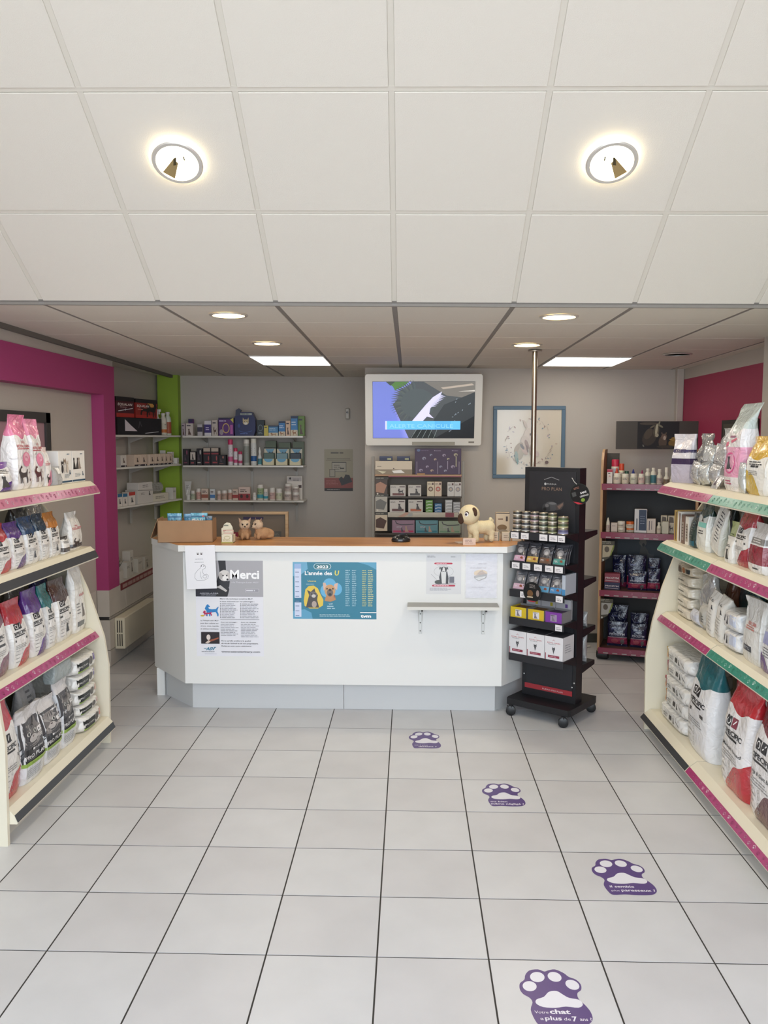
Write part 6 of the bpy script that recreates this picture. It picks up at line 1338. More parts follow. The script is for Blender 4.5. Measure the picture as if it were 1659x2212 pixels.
for i, (x, y, w, h, dz) in enumerate(((-1.62, 5.775, 0.10, 0.165, 0), (-1.535, 5.80, 0.05, 0.16, 0.0), (-1.46, 5.815, 0.12, 0.165, 0.0), (-1.50, 5.745, 0.13, 0.118, 0), (-1.388, 5.80, 0.05, 0.145, 0))):
    def art(p, w, h, i=i):
        p.rect(-w * .45, h * .84, w * .45, h * .9, '2f6c90', 4)
        if i == 0: face(p, 0, h * .62, w * .4, '3a3434', 'e0d8c8', muzzle='8a8078')
        elif i == 2: p.text('MULTI', -w * .4, h * .72, h * .1, 'f0f4f4', 'l', w * .62, .03); p.ell(w * .25, h * .88, w * .07, h * .03, 'c84a4a'); fig(p, SIT, w * .1, h * .55, w * .3, h * .16, '22343c')
        else: p.lines(-w * .3, h * .5, w * .3, h * .7, 2, 'd8e0e0', .5)
    bag('treat_pouch', TP[i][1], 'pouch', 'pouches in the cardboard box', w, 0.03, h + 0.02, bag_mat(TP[i][0], None, band=(('d8dcd8', 0.35, 0.72),) if i == 0 else None, rough=0.2), (x, y, CT_ + 0.0045), math.radians(6), shape='sachet', art=art, seed=200 + i, crumple=0.006)
t = empty('counter_display', (-1.225, 5.70, CT_)); tag(t, 'cream stepped counter display of sachets beside the cardboard box', 'display')
b = MB(); CD = mat('e2dcc4', 0.5)
b.box((-0.045, -0.05, 0), (0.035, -0.047, 0.055), CD); b.box((-0.045, -0.05, 0), (-0.042, 0.03, 0.055), CD); b.box((0.032, -0.05, 0), (0.035, 0.03, 0.055), CD); b.box((-0.045, -0.05, 0), (0.035, 0.03, 0.003), CD)
b.prism([(-0.058, 0.0), (0.012, 0.0), (0.025, 0.03), (0.018, 0.085), (0.016, 0.10), (0.0, 0.128), (-0.022, 0.132), (-0.042, 0.12), (-0.048, 0.10), (-0.06, 0.09)], 0.028, 0.031, 'y', CD); b.build('tray', t, smooth=0)
b = MB()
for k in range(4): b.box((-0.036 + 0.004 * k, -0.04 + 0.014 * k, 0.004), (0.022 + 0.002 * k, -0.034 + 0.014 * k, 0.06 + 0.008 * k), mat('d8b8a8' if k % 2 else 'e4dcc8', 0.4))
tag(b.build('sachets', t, smooth=0), kind='stuff')
p = Pr(); p.lines(-0.035, 0.015, 0.025, 0.03, 2, 'b4ac7c', .4); p.ring(-0.005, 0.036, 0.022, 0.012, 0.003, 'b0a878', 14); p.rect(-0.045, 0.0, 0.035, 0.008, 'b8b46a'); p.build('front_print', t, lambda x, y, z: (x, -0.0504 - z, y))
p = Pr(); p.lines(-0.042, 0.105, -0.002, 0.118, 1, '8a9080', .7); p.rect(-0.05, 0.07, 0.012, 0.08, 'c89a90'); p.build('back_print', t, lambda x, y, z: (x, 0.0276 - z, y))

# two chihuahua pup figurines
def blob(name, parent, parts, m, loc=(0, 0, 0), lvl=0.012, sub=2):
    """one continuous body from overlapping rounded volumes (metaball surface turned into a mesh)"""
    mb = bpy.data.metaballs.new('form'); mb.resolution = lvl; mb.render_resolution = lvl; mb.threshold = 0.08
    o = bpy.data.objects.new('form', mb); COL.objects.link(o)
    for (c, r, s, q) in parts:
        e = mb.elements.new(); e.type = 'ELLIPSOID'; e.co = c; e.radius = r * 1.35
        e.size_x, e.size_y, e.size_z = s; e.rotation = q
    bpy.context.view_layer.update()
    dg = bpy.context.evaluated_depsgraph_get()
    me = bpy.data.meshes.new_from_object(o.evaluated_get(dg))
    bpy.data.objects.remove(o); bpy.data.metaballs.remove(mb)
    me.materials.clear(); me.materials.append(m)
    for pgn in me.polygons: pgn.use_smooth = True; pgn.material_index = 0
    return link(name, me, parent, loc)
from mathutils import Quaternion as Qn
I_ = Qn((1, 0, 0, 0))
def ballm(b, c, r, m, n=12, sc=(1, 1, 1), R=None):
    vs = []; fs = []
    for j in range(n // 2 + 1):
        th = PI * j / (n // 2)
        for i in range(n):
            v = Vector((r * sc[0] * math.sin(th) * math.cos(2 * PI * i / n), r * sc[1] * math.sin(th) * math.sin(2 * PI * i / n), r * sc[2] * math.cos(th)))
            if R is not None: v = R @ v
            vs.append(Vector(c) + v)
    for j in range(n // 2):
        for i in range(n):
            k = (i + 1) % n; fs.append((j * n + i, (j + 1) * n + i, (j + 1) * n + k, j * n + k))
    b.add(vs, fs, m)
FUR = mat('b8906a', 0.85, bump=(120, 0.4), var=(20, 0.2)); FURW = mat('c4ac92', 0.85, bump=(120, 0.4))
def pup(x, y, rz, lab, flip):
    t = empty('pup_figurine', (x, y, CT_), (0, 0, rz)); tag(t, lab, 'figurine', 'pup figurines on the counter')
    blob('body', t, [((0, 0.02, 0.035), 0.042, (1.0, 1.3, .9), I_), ((0.0, 0.06, 0.03), 0.036, (1.0, 1.0, .85), I_), ((0, -0.022, 0.058), 0.026, (1, .9, 1.3), I_), ((0.018, -0.035, 0.02), 0.014, (.8, .9, 1.6), I_), ((-0.018, -0.035, 0.02), 0.014, (.8, .9, 1.6), I_), ((0.03, 0.05, 0.014), 0.018, (.8, 1.6, .7), I_), ((-0.03, 0.05, 0.014), 0.018, (.8, 1.6, .7), I_)], FUR, lvl=0.006)
    t.location.z -= min(v.co.z for v in t.children[0].data.vertices)
    h = blob('head', t, [((0, -0.028, 0.098), 0.034, (1.05, .95, .95), I_), ((0, -0.058, 0.088), 0.016, (.9, 1.1, .8), I_)], FURW, lvl=0.006)
    b = MB()
    for s in (-1, 1): b.add([(s * 0.012, -0.03, 0.120), (s * 0.036, -0.024, 0.108), (s * 0.042, -0.022, 0.150), (s * 0.026, -0.018, 0.116)], [(0, 1, 2), (0, 2, 3), (1, 3, 2), (0, 3, 1)], mat('b09078', 0.8))
    b.build('ear', t, smooth=0)
    b = MB()
    for s in (-1, 1): ballm(b, (s * 0.014, -0.058, 0.103), 0.0065, mat('1a1413', 0.15), 8)
    ballm(b, (0, -0.077, 0.091), 0.006, mat('231b1a', 0.3), 8)
    for s in (-1, 1): b.add([(s * 0.006, -0.0615, 0.108), (s * 0.024, -0.056, 0.112), (s * 0.022, -0.057, 0.096)], [(0, 1, 2), (2, 1, 0)], mat('4a3a30', 0.8))
    b.build('eye_and_nose', t)
pup(-1.15, 5.86, math.radians(12), 'left tan chihuahua figurine on the counter, ears up', 0)
pup(-1.035, 5.87, math.radians(-48), 'right tan chihuahua figurine on the counter, turned to the left one', 1)

# plush pug
t = empty('plush_pug', (0.475, 5.76, CT_), (0, 0, math.radians(-62))); tag(t, 'cream plush pug with brown ears and muzzle on the counter', 'plush toy')
PLC = mat('dfd2ae', 0.95, bump=(150, 0.35)); PLB = mat('4a3428', 0.95, bump=(150, 0.35))
blob('body', t, [((0, 0.02, 0.095), 0.046, (1.0, 1.5, .9), I_), ((0, 0.075, 0.09), 0.046, (1.0, 1.0, 1.0), I_), ((0, -0.035, 0.10), 0.045, (1, 1, 1.1), I_)] +
     [((sx * 0.030, yy, zz), 0.020, (1, 1, 1.3), I_) for sx in (-1, 1) for yy in (-0.04, 0.085) for zz in (0.055, 0.022)] + [((0, 0.105, 0.135), 0.014, (1, 1, 1), I_), ((0.006, 0.092, 0.148), 0.012, (1, 1, 1), I_)], PLC, lvl=0.007)
t.location.z -= min(v.co.z for v in t.children[0].data.vertices)
h = blob('head', t, [((0, -0.075, 0.185), 0.066, (1.0, .95, .95), I_), ((0, -0.12, 0.168), 0.036, (1.0, .8, .8), I_)], PLC, lvl=0.007)
b = MB(); ballm(b, (0, -0.142, 0.160), 0.030, PLB, 16, (1.0, .62, 1.25)); b.build('muzzle', t)
for s in (-1, 1):
    b = MB(); ballm(b, (s * 0.060, -0.072, 0.208), 0.028, PLB, 14, (.34, .75, 1.15), Matrix.Rotation(-s * 0.35, 3, 'Y')); b.build('ear', t)
    b = MB(); Rm = Matrix.Rotation(s * 0.62, 3, 'Z')
    ballm(b, (s * 0.042, -0.122, 0.192), 0.020, PLB, 16, (1, .34, 1.1), Rm); ballm(b, (s * 0.0445, -0.1265, 0.192), 0.0145, mat('ecebea', 0.4), 14, (1, .36, 1.05), Rm); ballm(b, (s * 0.0465, -0.1305, 0.192), 0.0085, mat('3a2848', 0.2), 10, (1, .36, 1), Rm); ballm(b, (s * 0.0475, -0.1330, 0.192), 0.0045, mat('120c14', 0.1), 8, (1, .4, 1), Rm)
    b.build('eye', t)

# small counter things
b = MB(); b.prism([(-0.042, -0.012), (0.042, -0.012), (0.042, 0.012), (-0.042, 0.012)], 0, 0.045, 'z', mat('d9bfae', 0.5)); o = b.build('card_stack', None, (0.40, 5.60, CT_ + 0.0002), (0, 0, 0.05), smooth=0)
tag(o, 'small pink card block at the counter edge before the plush pug', 'cards'); p = Pr(); p.lines(-0.03, 0.01, 0.03, 0.038, 3, '8a6a60', .35); p.build('front_print', o, lambda x, y, z: (x, -0.0124 - z, y))
b = MB(); b.box((-0.05, -0.035, 0), (0.05, 0.035, 0.006), mat('d4c4b4', 0.5), ch=0.001); o = b.build('leaflet_stack', None, (0.37, 5.72, CT_ + 0.0002), (0, 0, 0.3), smooth=0); tag(o, 'flat pile of pinkish leaflets behind the card block', 'leaflets')
t = empty('card_reader', (-0.055, 5.77, CT_), (0, 0, 0.1)); tag(t, 'low black rounded card reader dock on the counter', 'card reader')
b = MB(); b.lathe([(0.055, 0.0), (0.058, 0.012), (0.05, 0.03), (0.03, 0.042), (0.0, 0.045)], 24, mat('1c1f22', 0.22, coat=0.5), Matrix.Diagonal((1.15, 0.8, 1, 1))); b.build('base', t)
b = MB(); b.lathe([(0.028, 0.0), (0.034, 0.008), (0.02, 0.016), (0, 0.017)], 20, mat('101214', 0.3), Matrix.Translation((0.012, -0.012, 0.035)) @ Matrix.Rotation(0.3, 4, 'X')); b.build('cradle', t)
carton('food_carton', 'small cream pack with a cat food picture behind the plush pug', 'box', 'packs behind the plush pug', 0.095, 0.05, 0.19, 'cbb89c', (0.655, 5.93, CT_ + 0.0002), 0, lambda p, w, h: (p.rect(-w * .5, h * .96, w * .5, h, '4a3a30'), p.lines(-w * .35, h * .72, w * .12, h * .8, 1, '8a7058', .7), p.rect(w * .22, h * .68, w * .36, h * .86, '4a3a34'), p.ell(-w * .05, h * .45, w * .36, h * .11, '7a5c34'), p.ell(0, h * .3, w * .38, h * .08, '9a8c74')))
for i, (x, w, h, c, nm) in enumerate(((0.60, 0.05, 0.062, 'd0c0a8', 'leftmost'), (0.672, 0.06, 0.06, 'cfc4b0', 'middle'), (0.75, 0.075, 0.075, 'd2cabb', 'rightmost'))):
    carton('small_carton', 'low cream carton, %s of three at the right counter end' % nm, 'box', 'low cartons at the right counter end', w, 0.04, h, c, (x, 5.85, CT_ + 0.0002), 0, lambda p, w, h: (p.lines(-w * .3, h * .3, w * .3, h * .7, 2, '8a7c68', .4), p.rect(w * .36, 0, w * .44, h, '2c4438')))

# low wooden notice frame on the desk behind the counter
t = empty('wooden_frame', (-1.37, 7.0, 0.9)); tag(t, 'pale wooden open frame on the desk behind the counter', 'frame')
WD = wood('b8946c', 'cdae86', 0.5)
b = MB(); b.box((-0.36, -0.02, 0.325), (0.362, 0.03, 0.345), WD); b.box((0.34, -0.02, 0.0), (0.362, 0.03, 0.325), WD); b.box((-0.36, -0.02, 0.0), (-0.338, 0.03, 0.325), WD); b.build('frame', t, smooth=0)
b = MB(); b.box((-0.338, 0.02, 0.0), (0.34, 0.03, 0.325), mat('77695a', 0.6)); b.build('back_board', t, smooth=0)
p = Pr(); p.rect(-0.02, 0.278, 0.15, 0.30, '3c2f50'); p.rect(-0.14, 0.1, -0.05, 0.17, '8a2438'); p.lines(-0.13, 0.12, -0.06, 0.14, 1, 'd8a8a8', .7); p.rect(0.2, 0.12, 0.30, 0.18, '5a5650'); p.lines(0.2, 0.13, 0.3, 0.17, 3, '7a766c', .4); p.build('notice_print', t, lambda x, y, z: (x, 0.0196 - z, y))
b = MB(); b.box((-2.0, 6.75, 0.86), (-0.5, 7.4, 0.9), mat('8a8078', 0.5)); b.box((-2.0, 6.78, 0.0), (-1.96, 7.36, 0.86), mat('8a8078', 0.5)); b.box((-0.54, 6.78, 0), (-0.5, 7.36, 0.86), mat('8a8078', 0.5))
o = b.build('work_desk', smooth=0); tag(o, 'grey work desk hidden behind the counter, carrying the wooden frame', 'desk')

# ================================================================== SMALL RACK UNDER THE SCREEN
t = empty('rack_shelf', (0.08, 7.42, 0)); tag(t, 'grey display rack with red edged shelves under the screen', 'shelving')
RG = mat('8f8a80', 0.5); RD = mat('4a443e', 0.6)
for x in (-0.395, 0.39):
    b = MB(); b.box((x - 0.012, -0.06, 0.0), (x + 0.012, -0.03, 1.70 if x < 0 else 1.66), RG, ch=0.002); b.build('upright', t, smooth=0)
b = MB(); b.box((-0.385, 0.1, 0.4), (0.38, 0.11, 1.53), mat('6a6258', 0.6)); b.build('back_panel', t, smooth=0)
b = MB(); b.box((-0.383, -0.07, 0.0), (0.378, 0.1, 0.4), mat('8a847a', 0.6)); b.build('base', t, smooth=0)
for z, m in ((1.543, wood('a8805c', 'c09a74')), (1.352, RD), (1.213, RD), (1.03, RD)):
    b = MB(); b.box((-0.38, -0.07, z - 0.014), (0.375, 0.1, z), m); sh = b.build('shelf', t, smooth=0)
    if z > 1.5:
        b = MB(); b.box((-0.26, -0.0725, z - 0.022), (0.375, -0.0702, z - 0.012), mat('7a2c34', 0.4)); b.build('price_strip', sh, smooth=0)
b = MB(); b.box((-0.265, -0.085, 1.172), (0.375, -0.0802, 1.215), mat('dcd4c4', 0.1, metal=0.6, coat=0.5)); o = b.build('price_rail', t, smooth=0); 
p = Pr(); p.rect(0.235, 1.174, 0.31, 1.213, '7a3a44'); p.poly([(-0.18, 1.174), (-0.13, 1.174), (-0.06, 1.213), (-0.11, 1.213)], 'b08a78'); p.ell(-0.07, 1.195, 0.022, 0.016, '9a9a94'); p.build('rail_print', t, lambda x, y, z: (x, -0.0856 - z, y))
for k, (z0, z1, c1, c2) in enumerate(((1.36, 1.50, '4a3a30', 'a87c64'), (1.215, 1.35, 'aaa498', '6a6862'), (1.05, 1.19, 'c4b49c', '4a3024'))):
    p = Pr(); p.rect(-0.375, z0, -0.27, z1, c1); p.poly([(-0.37, z0 + .03), (-0.30, z0 + .02), (-0.275, z1 - .05), (-0.33, z1 - .02), (-0.37, z1 - .04)], c2); p.rect(-0.375, z1, -0.26, z1 + .022, '3a362e'); p.lines(-0.37, z1 + .005, -0.28, z1 + .017, 1, '8a8678', .5); p.ell(-0.355, z0 + .015, .008, .008, 'c8c0b0', 8)
    p.build('side_picture', t, lambda x, y, z: (x, -0.072 - z, y))
RK = 'packs on the rack under the screen'
def rk(i, nm, c, art, d=0.06, name='medicine_box', zz=None, dy=0.0):
    X, w, h, Y, z = D['rk'][i]
    z = zz if zz is not None else z
    return carton(name, nm, 'box', RK, w * .97, d, h, c, (X, Y + d / 2 + dy, z + 0.0006), 0, art)
def catpack(c2, a): return lambda p, w, h: (p.rect(-w * .35, h * .08, w * .4, h * .28, c2), fig(p, a, 0, h * .2, w * .35, h * .5, '3a322e'), p.lines(-w * .45, h * .75, -w * .05, h * .88, 2, '5a5248', .4), p.rect(w * .1, h * .8, w * .45, h * .9, '6a5a58'))
carton('display_tray', 'white and glossy long tray on top of the rack under the screen', 'box', RK, 0.32, 0.08, 0.115, 'cfc0a8', (-0.135, 7.40, 1.5436), 0, lambda p, w, h: (p.rect(-w * .5, 0, w * .5, h * .38, '8a7a60'), p.poly([(0, h * .1), (w * .3, h * .12), (w * .2, h * .34), (-w * .05, h * .28)], 'e8e4dc'), p.poly([(-w * .45, h * .3), (-w * .2, h * .2), (-w * .3, h * .05)], 'd0c8a8'), p.lines(-w * .45, h * .55, -w * .3, h * .65, 1, '8a7c68', .5), p.ell(0, h * .44, w * .02, h * .04, '4a3a34', 8)))
for i, (nm) in enumerate(('left', 'right')):
    X = (-0.205, -0.05)[i]
    carton('medicine_box', '%s navy packet standing in the glossy long tray' % nm, 'box', RK, 0.115, 0.05, 0.155, '232848', (X, 7.475, 1.5436), 0, lambda p, w, h: (p.rect(w * .1, h * .8, w * .4, h * .9, 'a8a880'), p.rect(-w * .5, h * .93, w * .5, h, '3a4060')))
def purp(p, w, h):
    p.ell(-w * .42, h * .93, w * .04, h * .05, '5a6a90', 10); p.lines(-w * .36, h * .91, -w * .15, h * .94, 1, '8a7a9a', .4); p.text('Bravecto', -w * .08, h * .9, h * .06, 'b8a8c0', 'l', w * .14); p.text('Bravecto', w * .3, h * .9, h * .06, 'b8a8c0', 'l', w * .13)
    r = random.Random(3)
    for x, y, s in ((-.30, .62, 1), (-.15, .75, .7), (-.06, .58, .7), (.13, .74, .9), (.22, .6, .7), (.38, .76, 1), (-.23, .3, .8), (-.13, .15, .8), (.06, .3, .8), (.16, .14, .8), (.32, .3, 1), (-.37, .16, 1)):
        p.ell(w * x, h * y, w * .042 * s, h * .06 * s, r.choice(('a8a080', '8a8a9c', 'b09a80', '9a8ca0')), 12); p.ell(w * (x + .01), h * (y - .02), w * .02 * s, h * .035 * s, '4a2c48', 8)
    for x in (-.46, -.01, .45): p.rect(w * x, h * .02, w * (x + .008), h * .5, 'b8a8b8')
    p.rect(w * .38, h * .3, w * .4, h * .7, 'a8a080'); p.rect(w * .2, h * .2, w * .215, h * .52, '9a8ca0'); p.rect(-w * .45, 0, -w * .28, h * .04, 'b8863c')
rk(3, 'wide plum display carton with pale blobs on top of the rack under the screen', '3a1c3e', purp, 0.1, zz=1.5436)
for i, nm, c2, a in ((4, 'upper left', '6a3c34', DOG), (5, 'upper middle', '4a4440', SIT), (10, 'lower left', '5a3028', SIT), (11, 'lower middle', 'a85a34', SIT)):
    rk(i, 'pale grey pack with a dog, %s on the rack under the screen' % nm, 'b9b3aa', catpack(c2, a), 0.05, zz=1.3526 if i < 9 else 1.2136)
for i, nm, c, c2 in ((6, 'cream pack with brown disc', 'c9bba0', '6a4a2c'), (7, 'cream pack with red disc', 'c9b49c', 'a84a3c'), (8, 'white pack with grey disc, left', 'c0bcb6', '77777a'), (9, 'white pack with grey disc, right', 'c0bcb6', '8a8488')):
    rk(i, nm + ' on the rack under the screen', c, (lambda c2: lambda p, w, h: (p.ell(0, h * .5, w * .34, w * .34, c2, 16), p.ell(0, h * .5, w * .2, w * .2, 'b0a090', 12), p.lines(-w * .4, h * .75, w * .1, h * .9, 2, '6a6058', .4), p.rect(w * .15, h * .78, w * .4, h * .92, '5a3a34')))(c2), 0.05, zz=1.3526)
for col, (X, n, hh) in enumerate(((0.175, 4, 0.026), (0.253, 3, 0.025), (0.345, 4, 0.027), (0.415, 4, 0.022))):
    c = ('5f8a3a', '3f6c94', 'a8a8a8', '9c9c9e')[col]; cn = ('green', 'blue', 'light grey', 'grey')[col]
    for k in range(n):
        nm = ('lowest', 'second', 'third', 'top')[k] if k < n - 1 else 'top'
        carton('small_carton', '%s %s carton of its stack on the rack under the screen' % (nm, cn), 'box', 'small stacked cartons on the rack', 0.062, 0.06, hh, c, (X, 7.385, 1.2136 + k * (hh + 0.0006)), 0, lambda p, w, h: p.line([(-w * .4, h * .3), (0, h * .6), (w * .4, h * .5)], h * .14, 'dcdcd8'))
for i, (c, c2, nm) in enumerate((('8c7080', 'a83058', 'mauve'), ('5c8890', '2f7080', 'teal'), ('8c9884', '6a8a70', 'sage'))):
    rk(16 + i, '%s counter carton with a curved band on the lowest rack shelf' % nm, c, (lambda c2: lambda p, w, h: (p.line([(-w * .35, h * .95), (-w * .3, h * .75), (-w * .1, h * .65), (w * .2, h * .66), (w * .45, h * .7)], h * .07, '3c3a40'), p.rect(-w * .45, 0.06 * h, w * .45, h * .2, c2), fig(p, SIT, w * .05, h * .1, w * .2, h * .45, 'a88a78'), fig(p, SIT, -w * .12, h * .1, w * .15, h * .35, '4a4a50'), p.lines(-w * .3, h * .4, w * .0, h * .55, 2, 'b0a8b0', .4)))(c2), 0.05, zz=1.0306)

# ================================================================== BLACK STAND ON WHEELS
un = Vector((0.7925, -0.6098, 0)); SC = Vector((0.964, 5.618, 0)); srz = math.atan2(un.y, un.x)
def st(x, y, z):
    n = Vector((-un.y, un.x, 0)); p = SC + un * x + n * y
    return (p.x, p.y, z)
t = empty('display_stand', (SC.x, SC.y, 0), (0, 0, srz)); tag(t, 'black double sided product stand on castors beside the counter', 'display stand')
BK = mat('1b1c20', 0.45); BK2 = mat('24252a', 0.5)
b = MB(); b.prism([(-0.20, -0.045), (0.20, -0.045), (0.20, 0.045), (-0.20, 0.045)], 0.115, 1.665, 'z', BK); b.build('column', t, smooth=0)
b = MB(); b.box((-0.165, -0.049, 0.16), (0.175, -0.0455, 1.64), BK2); b.build('front_panel', t, smooth=0)
b = MB(); b.prism([(-0.225, -0.20), (0.225, -0.20), (0.235, -0.17), (0.235, 0.18), (0.225, 0.215), (-0.225, 0.215), (-0.235, 0.18), (-0.235, -0.17)], 0.072, 0.115, 'z', BK); b.build('base', t, smooth=0)
for sx in (-1, 1):
    for sy in (-1, 1):
        b = MB(); Mt = Matrix.Translation((sx * 0.194, sy * 0.2 if sy < 0 else 0.203, 0.033)) @ Matrix.Rotation(0.5, 4, 'Z') @ Matrix.Rotation(PI / 2, 4, 'X')
        b.lathe([(0.02, -0.016), (0.033, -0.012), (0.033, -0.003), (0.026, 0.0), (0.033, 0.003), (0.033, 0.012), (0.02, 0.016)], 20, mat('17181a', 0.35), Mt)
        c = b.build('castor', t)
        b = MB(); b.box((sx * 0.194 - 0.012, (sy * 0.2) - 0.012, 0.055), (sx * 0.194 + 0.012, (sy * 0.2) + 0.012, 0.073), mat('222326', 0.5)); b.build('castor_fork', c, smooth=0)
b = MB(); b.box((-0.175, -0.052, 0.165), (0.178, -0.0492, 0.198), mat('a03038', 0.4)); rs = b.build('red_strip', t, smooth=0)
p = Pr(); p.text('PURINA PRO PLAN', -0.04, 0.174, 0.014, 'd8c8c8', 'l', 0.15); p.build('lettering', rs, lambda x, y, z: (x, -0.0523 - z, y))
b = MB()
for x, z in ((-0.185, 0.255), (0.188, 0.255), (0.175, 0.225)): b.lathe([(0.006, 0), (0.003, 0.003)], 8, mat('c8c8c8', 0.3, metal=0.7), Matrix.Translation((x, -0.0455 if abs(x) > .18 else -0.0495, z)) @ Matrix.Rotation(PI / 2, 4, 'X'))
tag(b.build('screw', t), kind='stuff')
p = Pr(rough=0.4); p.line([(-0.055, 1.585), (0.0, 1.603), (0.055, 1.585)], 0.004, '8a8a8c'); p.ell(-0.045, 1.557, 0.008, 0.009, 'b8b8b8', 10); p.text('PURINA', -0.033, 1.551, 0.016, 'a0a0a0', 'l', 0.07, .01); p.text('PRO PLAN', -0.07, 1.515, 0.031, '8c7464', 'l', 0.145, .002)
p.ell(0.0, 1.41, 0.05, 0.032, '4c4d50', 20); p.ell(-0.035, 1.40, 0.03, 0.03, '3a3b3e', 14); p.ell(-0.03, 1.415, 0.014, 0.012, '6a6a6c', 10); p.ell(-0.045, 1.39, 0.012, 0.012, '151517', 8); p.poly([(0.03, 1.415), (0.09, 1.445), (0.095, 1.425), (0.075, 1.395), (0.04, 1.385)], '4a4444'); p.poly([(0.045, 1.412), (0.085, 1.437), (0.085, 1.422), (0.06, 1.395)], '786258'); p.ell(0.01, 1.43, 0.03, 0.008, '6a6b6e', 12)
p.build('header_print', t, lambda x, y, z: (x, -0.0494 - z, y))
SHZ = (1.246, 1.048, 0.86, 0.674, 0.432)
for i, z in enumerate(SHZ):
    b = MB(); b.box((-0.20, -0.225, z - 0.008), (0.20, -0.05, z), BK); b.box((-0.20, -0.228, z - 0.045), (0.20, -0.224, z + 0.004), BK2)
    for s in (-1, 1): b.prism([(-0.05, z - 0.008), (-0.22, z - 0.008), (-0.05, z - 0.06)], s * 0.197 - 0.003, s * 0.197 + 0.003, 'x', BK)
    sh = b.build('shelf', t, smooth=0)
    xs = {0: (-0.165, -0.09, 0.045, 0.115, 0.172), 1: (-0.155, -0.075, 0.01, 0.09, 0.158), 2: (-0.09, 0.165), 3: (0.165,), 4: ()}[i]
    for x in xs:
        b = MB(); w_ = 0.028 if x < 0.16 else 0.024
        b.box((x - w_, -0.2305, z - 0.043), (x + w_, -0.2285, z - 0.003), mat('e2dedf', 0.5)); tg = b.build('price_card', sh, smooth=0)
        p = Pr(); p.lines(x - w_ * .7, z - 0.034, x + w_ * .7, z - 0.016, 2, '8a868a', .4); p.text('1,95 €', x - w_ * .6, z - 0.036, 0.010, '4a4448', 'l', w_ * 1.2) if x > .16 else None
        p.build('lettering', sh, lambda x, y, z: (x, -0.2307 - z, y))
for z in (1.246, 0.93, 0.60, 0.36):
    b = MB(); b.prism([(0.05, z), (0.23, z), (0.23, z - 0.03), (0.05, z - 0.055)], -0.20, 0.20, 'x', BK); b.build('shelf', t, smooth=0)
# tins
def tin(name, label, r, h, band, band2, lid, loc):
    b = MB(); b.lathe([(r * .95, 0), (r, 0.002), (r, 0.004), (r * .97, 0.006), (r * .97, h - 0.006), (r, h - 0.004), (r, h - 0.001), (r * .93, h), (r * .9, h - 0.002)], 20, mat('b8b0a0', 0.25, metal=0.75))
    o = b.build(name, None, loc, smooth=40); tag(o, label, 'tin', 'pet food tins on the black stand')
    b = MB(); b.lathe([(r * .985, 0.007), (r * .985, h - 0.007)], 20, mat(band, 0.4)); b.f = [f for f in b.f if len(f) == 4]; b.m = b.m[:len(b.f)]
    b.lathe([(r * .992, 0.007), (r * .992, h * .42)], 20, mat(band2, 0.4)); k = [i for i, f in enumerate(b.f) if len(f) == 4]; b.f = [b.f[i] for i in k]; b.m = [b.m[i] for i in k]
    b.build('paper_label', o); return o
order = ('bottom', 'second', 'third', 'top')
cols = (('3a3a36', 'b8a8a0'), ('3c3c40', 'b0b0ac'), ('3a3838', 'b49aa0'), ('30382e', 'a8b098'), ('4a4c34', 'b0b488'))
onm = ('first', 'second', 'third', 'fourth', 'fifth')
for c in range(5):
    x = -0.172 + 0.064 * c
    for k in range(4):
        tin('food_tin', '%s tin of the %s stack from the left on the black stand' % (order[k], onm[c]), 0.030, 0.033, cols[c][0], cols[c][1] if (k + c) % 3 else 'c8c0b4', None, st(x, -0.185, SHZ[0] + 0.0006 + k * 0.0336))
for k in range(3):
    tin('food_tin', '%s wide tin of the rightmost stack on the black stand' % ('bottom', 'middle', 'top')[k], 0.034, 0.038, ('5a5878', '4a5438', '4c5a3c')[k], ('9a98b4', 'b0ac84', 'a8a87c')[k], None, st(0.158, -0.182, SHZ[0] + 0.0006 + k * 0.0386))
# sachets leaning on shelves two and three
def sach(c2, dog):
    def art(p, w, h):
        p.rect(-w * .46, h * .03, w * .46, h * .3, c2, 4, 2); p.ell(w * .18, h * .17, w * .12, h * .08, '8a4a30', 10); p.lines(-w * .38, h * .1, -w * .05, h * .22, 2, 'e0d8d8', .4)
        p.ell(0, h * .58, w * .26, h * .17, '8a888a', 14); p.ell(0, h * .53, w * .14, h * .09, 'b8b4b4', 12); p.lines(-w * .3, h * .78, w * .2, h * .84, 1, 'b8b8bc', .5)
    return art
S2 = (('c8a0b4', 'pink', -0.145), ('c0a050', 'gold', -0.05), ('6a5444', 'brown', 0.045), ('4a8c84', 'teal', 0.142))
S3 = (('c8a8b8', 'rose', -0.148), ('b0a4b0', 'lilac', -0.058), ('5a98bc', 'sky blue', 0.032), ('4a88b8', 'deep blue', 0.122))
for si, (lst, z) in enumerate(((S2, SHZ[1]), (S3, SHZ[2]))):
    for c2, cn, x in lst:
        for k in range(3):
            y = -0.205 + 0.030 * k
            bag('food_sachet', '%s sachet with %s band, on the %s shelf of the black stand' % (('front', 'middle', 'back')[k], cn, ('second', 'third')[si]), 'sachet', 'leaning sachets on the black stand', 0.088, 0.014, 0.135, bag_mat('4a4a50' if si == 0 else '707076', '5a5a60', 0.9, rough=0.18, metal=0.3, bump=0.6), st(x, y, z + 0.001 + 0.001 * k), srz, rx=-0.42, shape='sachet', art=sach(c2, 0) if k == 0 else None, seed=300 + k * 7 + int(x * 100), crumple=0.003, R=10, N=20)
carton('sachet_box', 'pale blue grey carton at the right end of the third shelf of the black stand', 'box', 'cartons on the black stand', 0.024, 0.15, 0.13, 'b4bac4', st(0.184, -0.135, SHZ[2] + 0.0006), srz, lambda p, w, h: p.rect(-w * .5, 0, w * .5, h * .3, '4a88b8'))
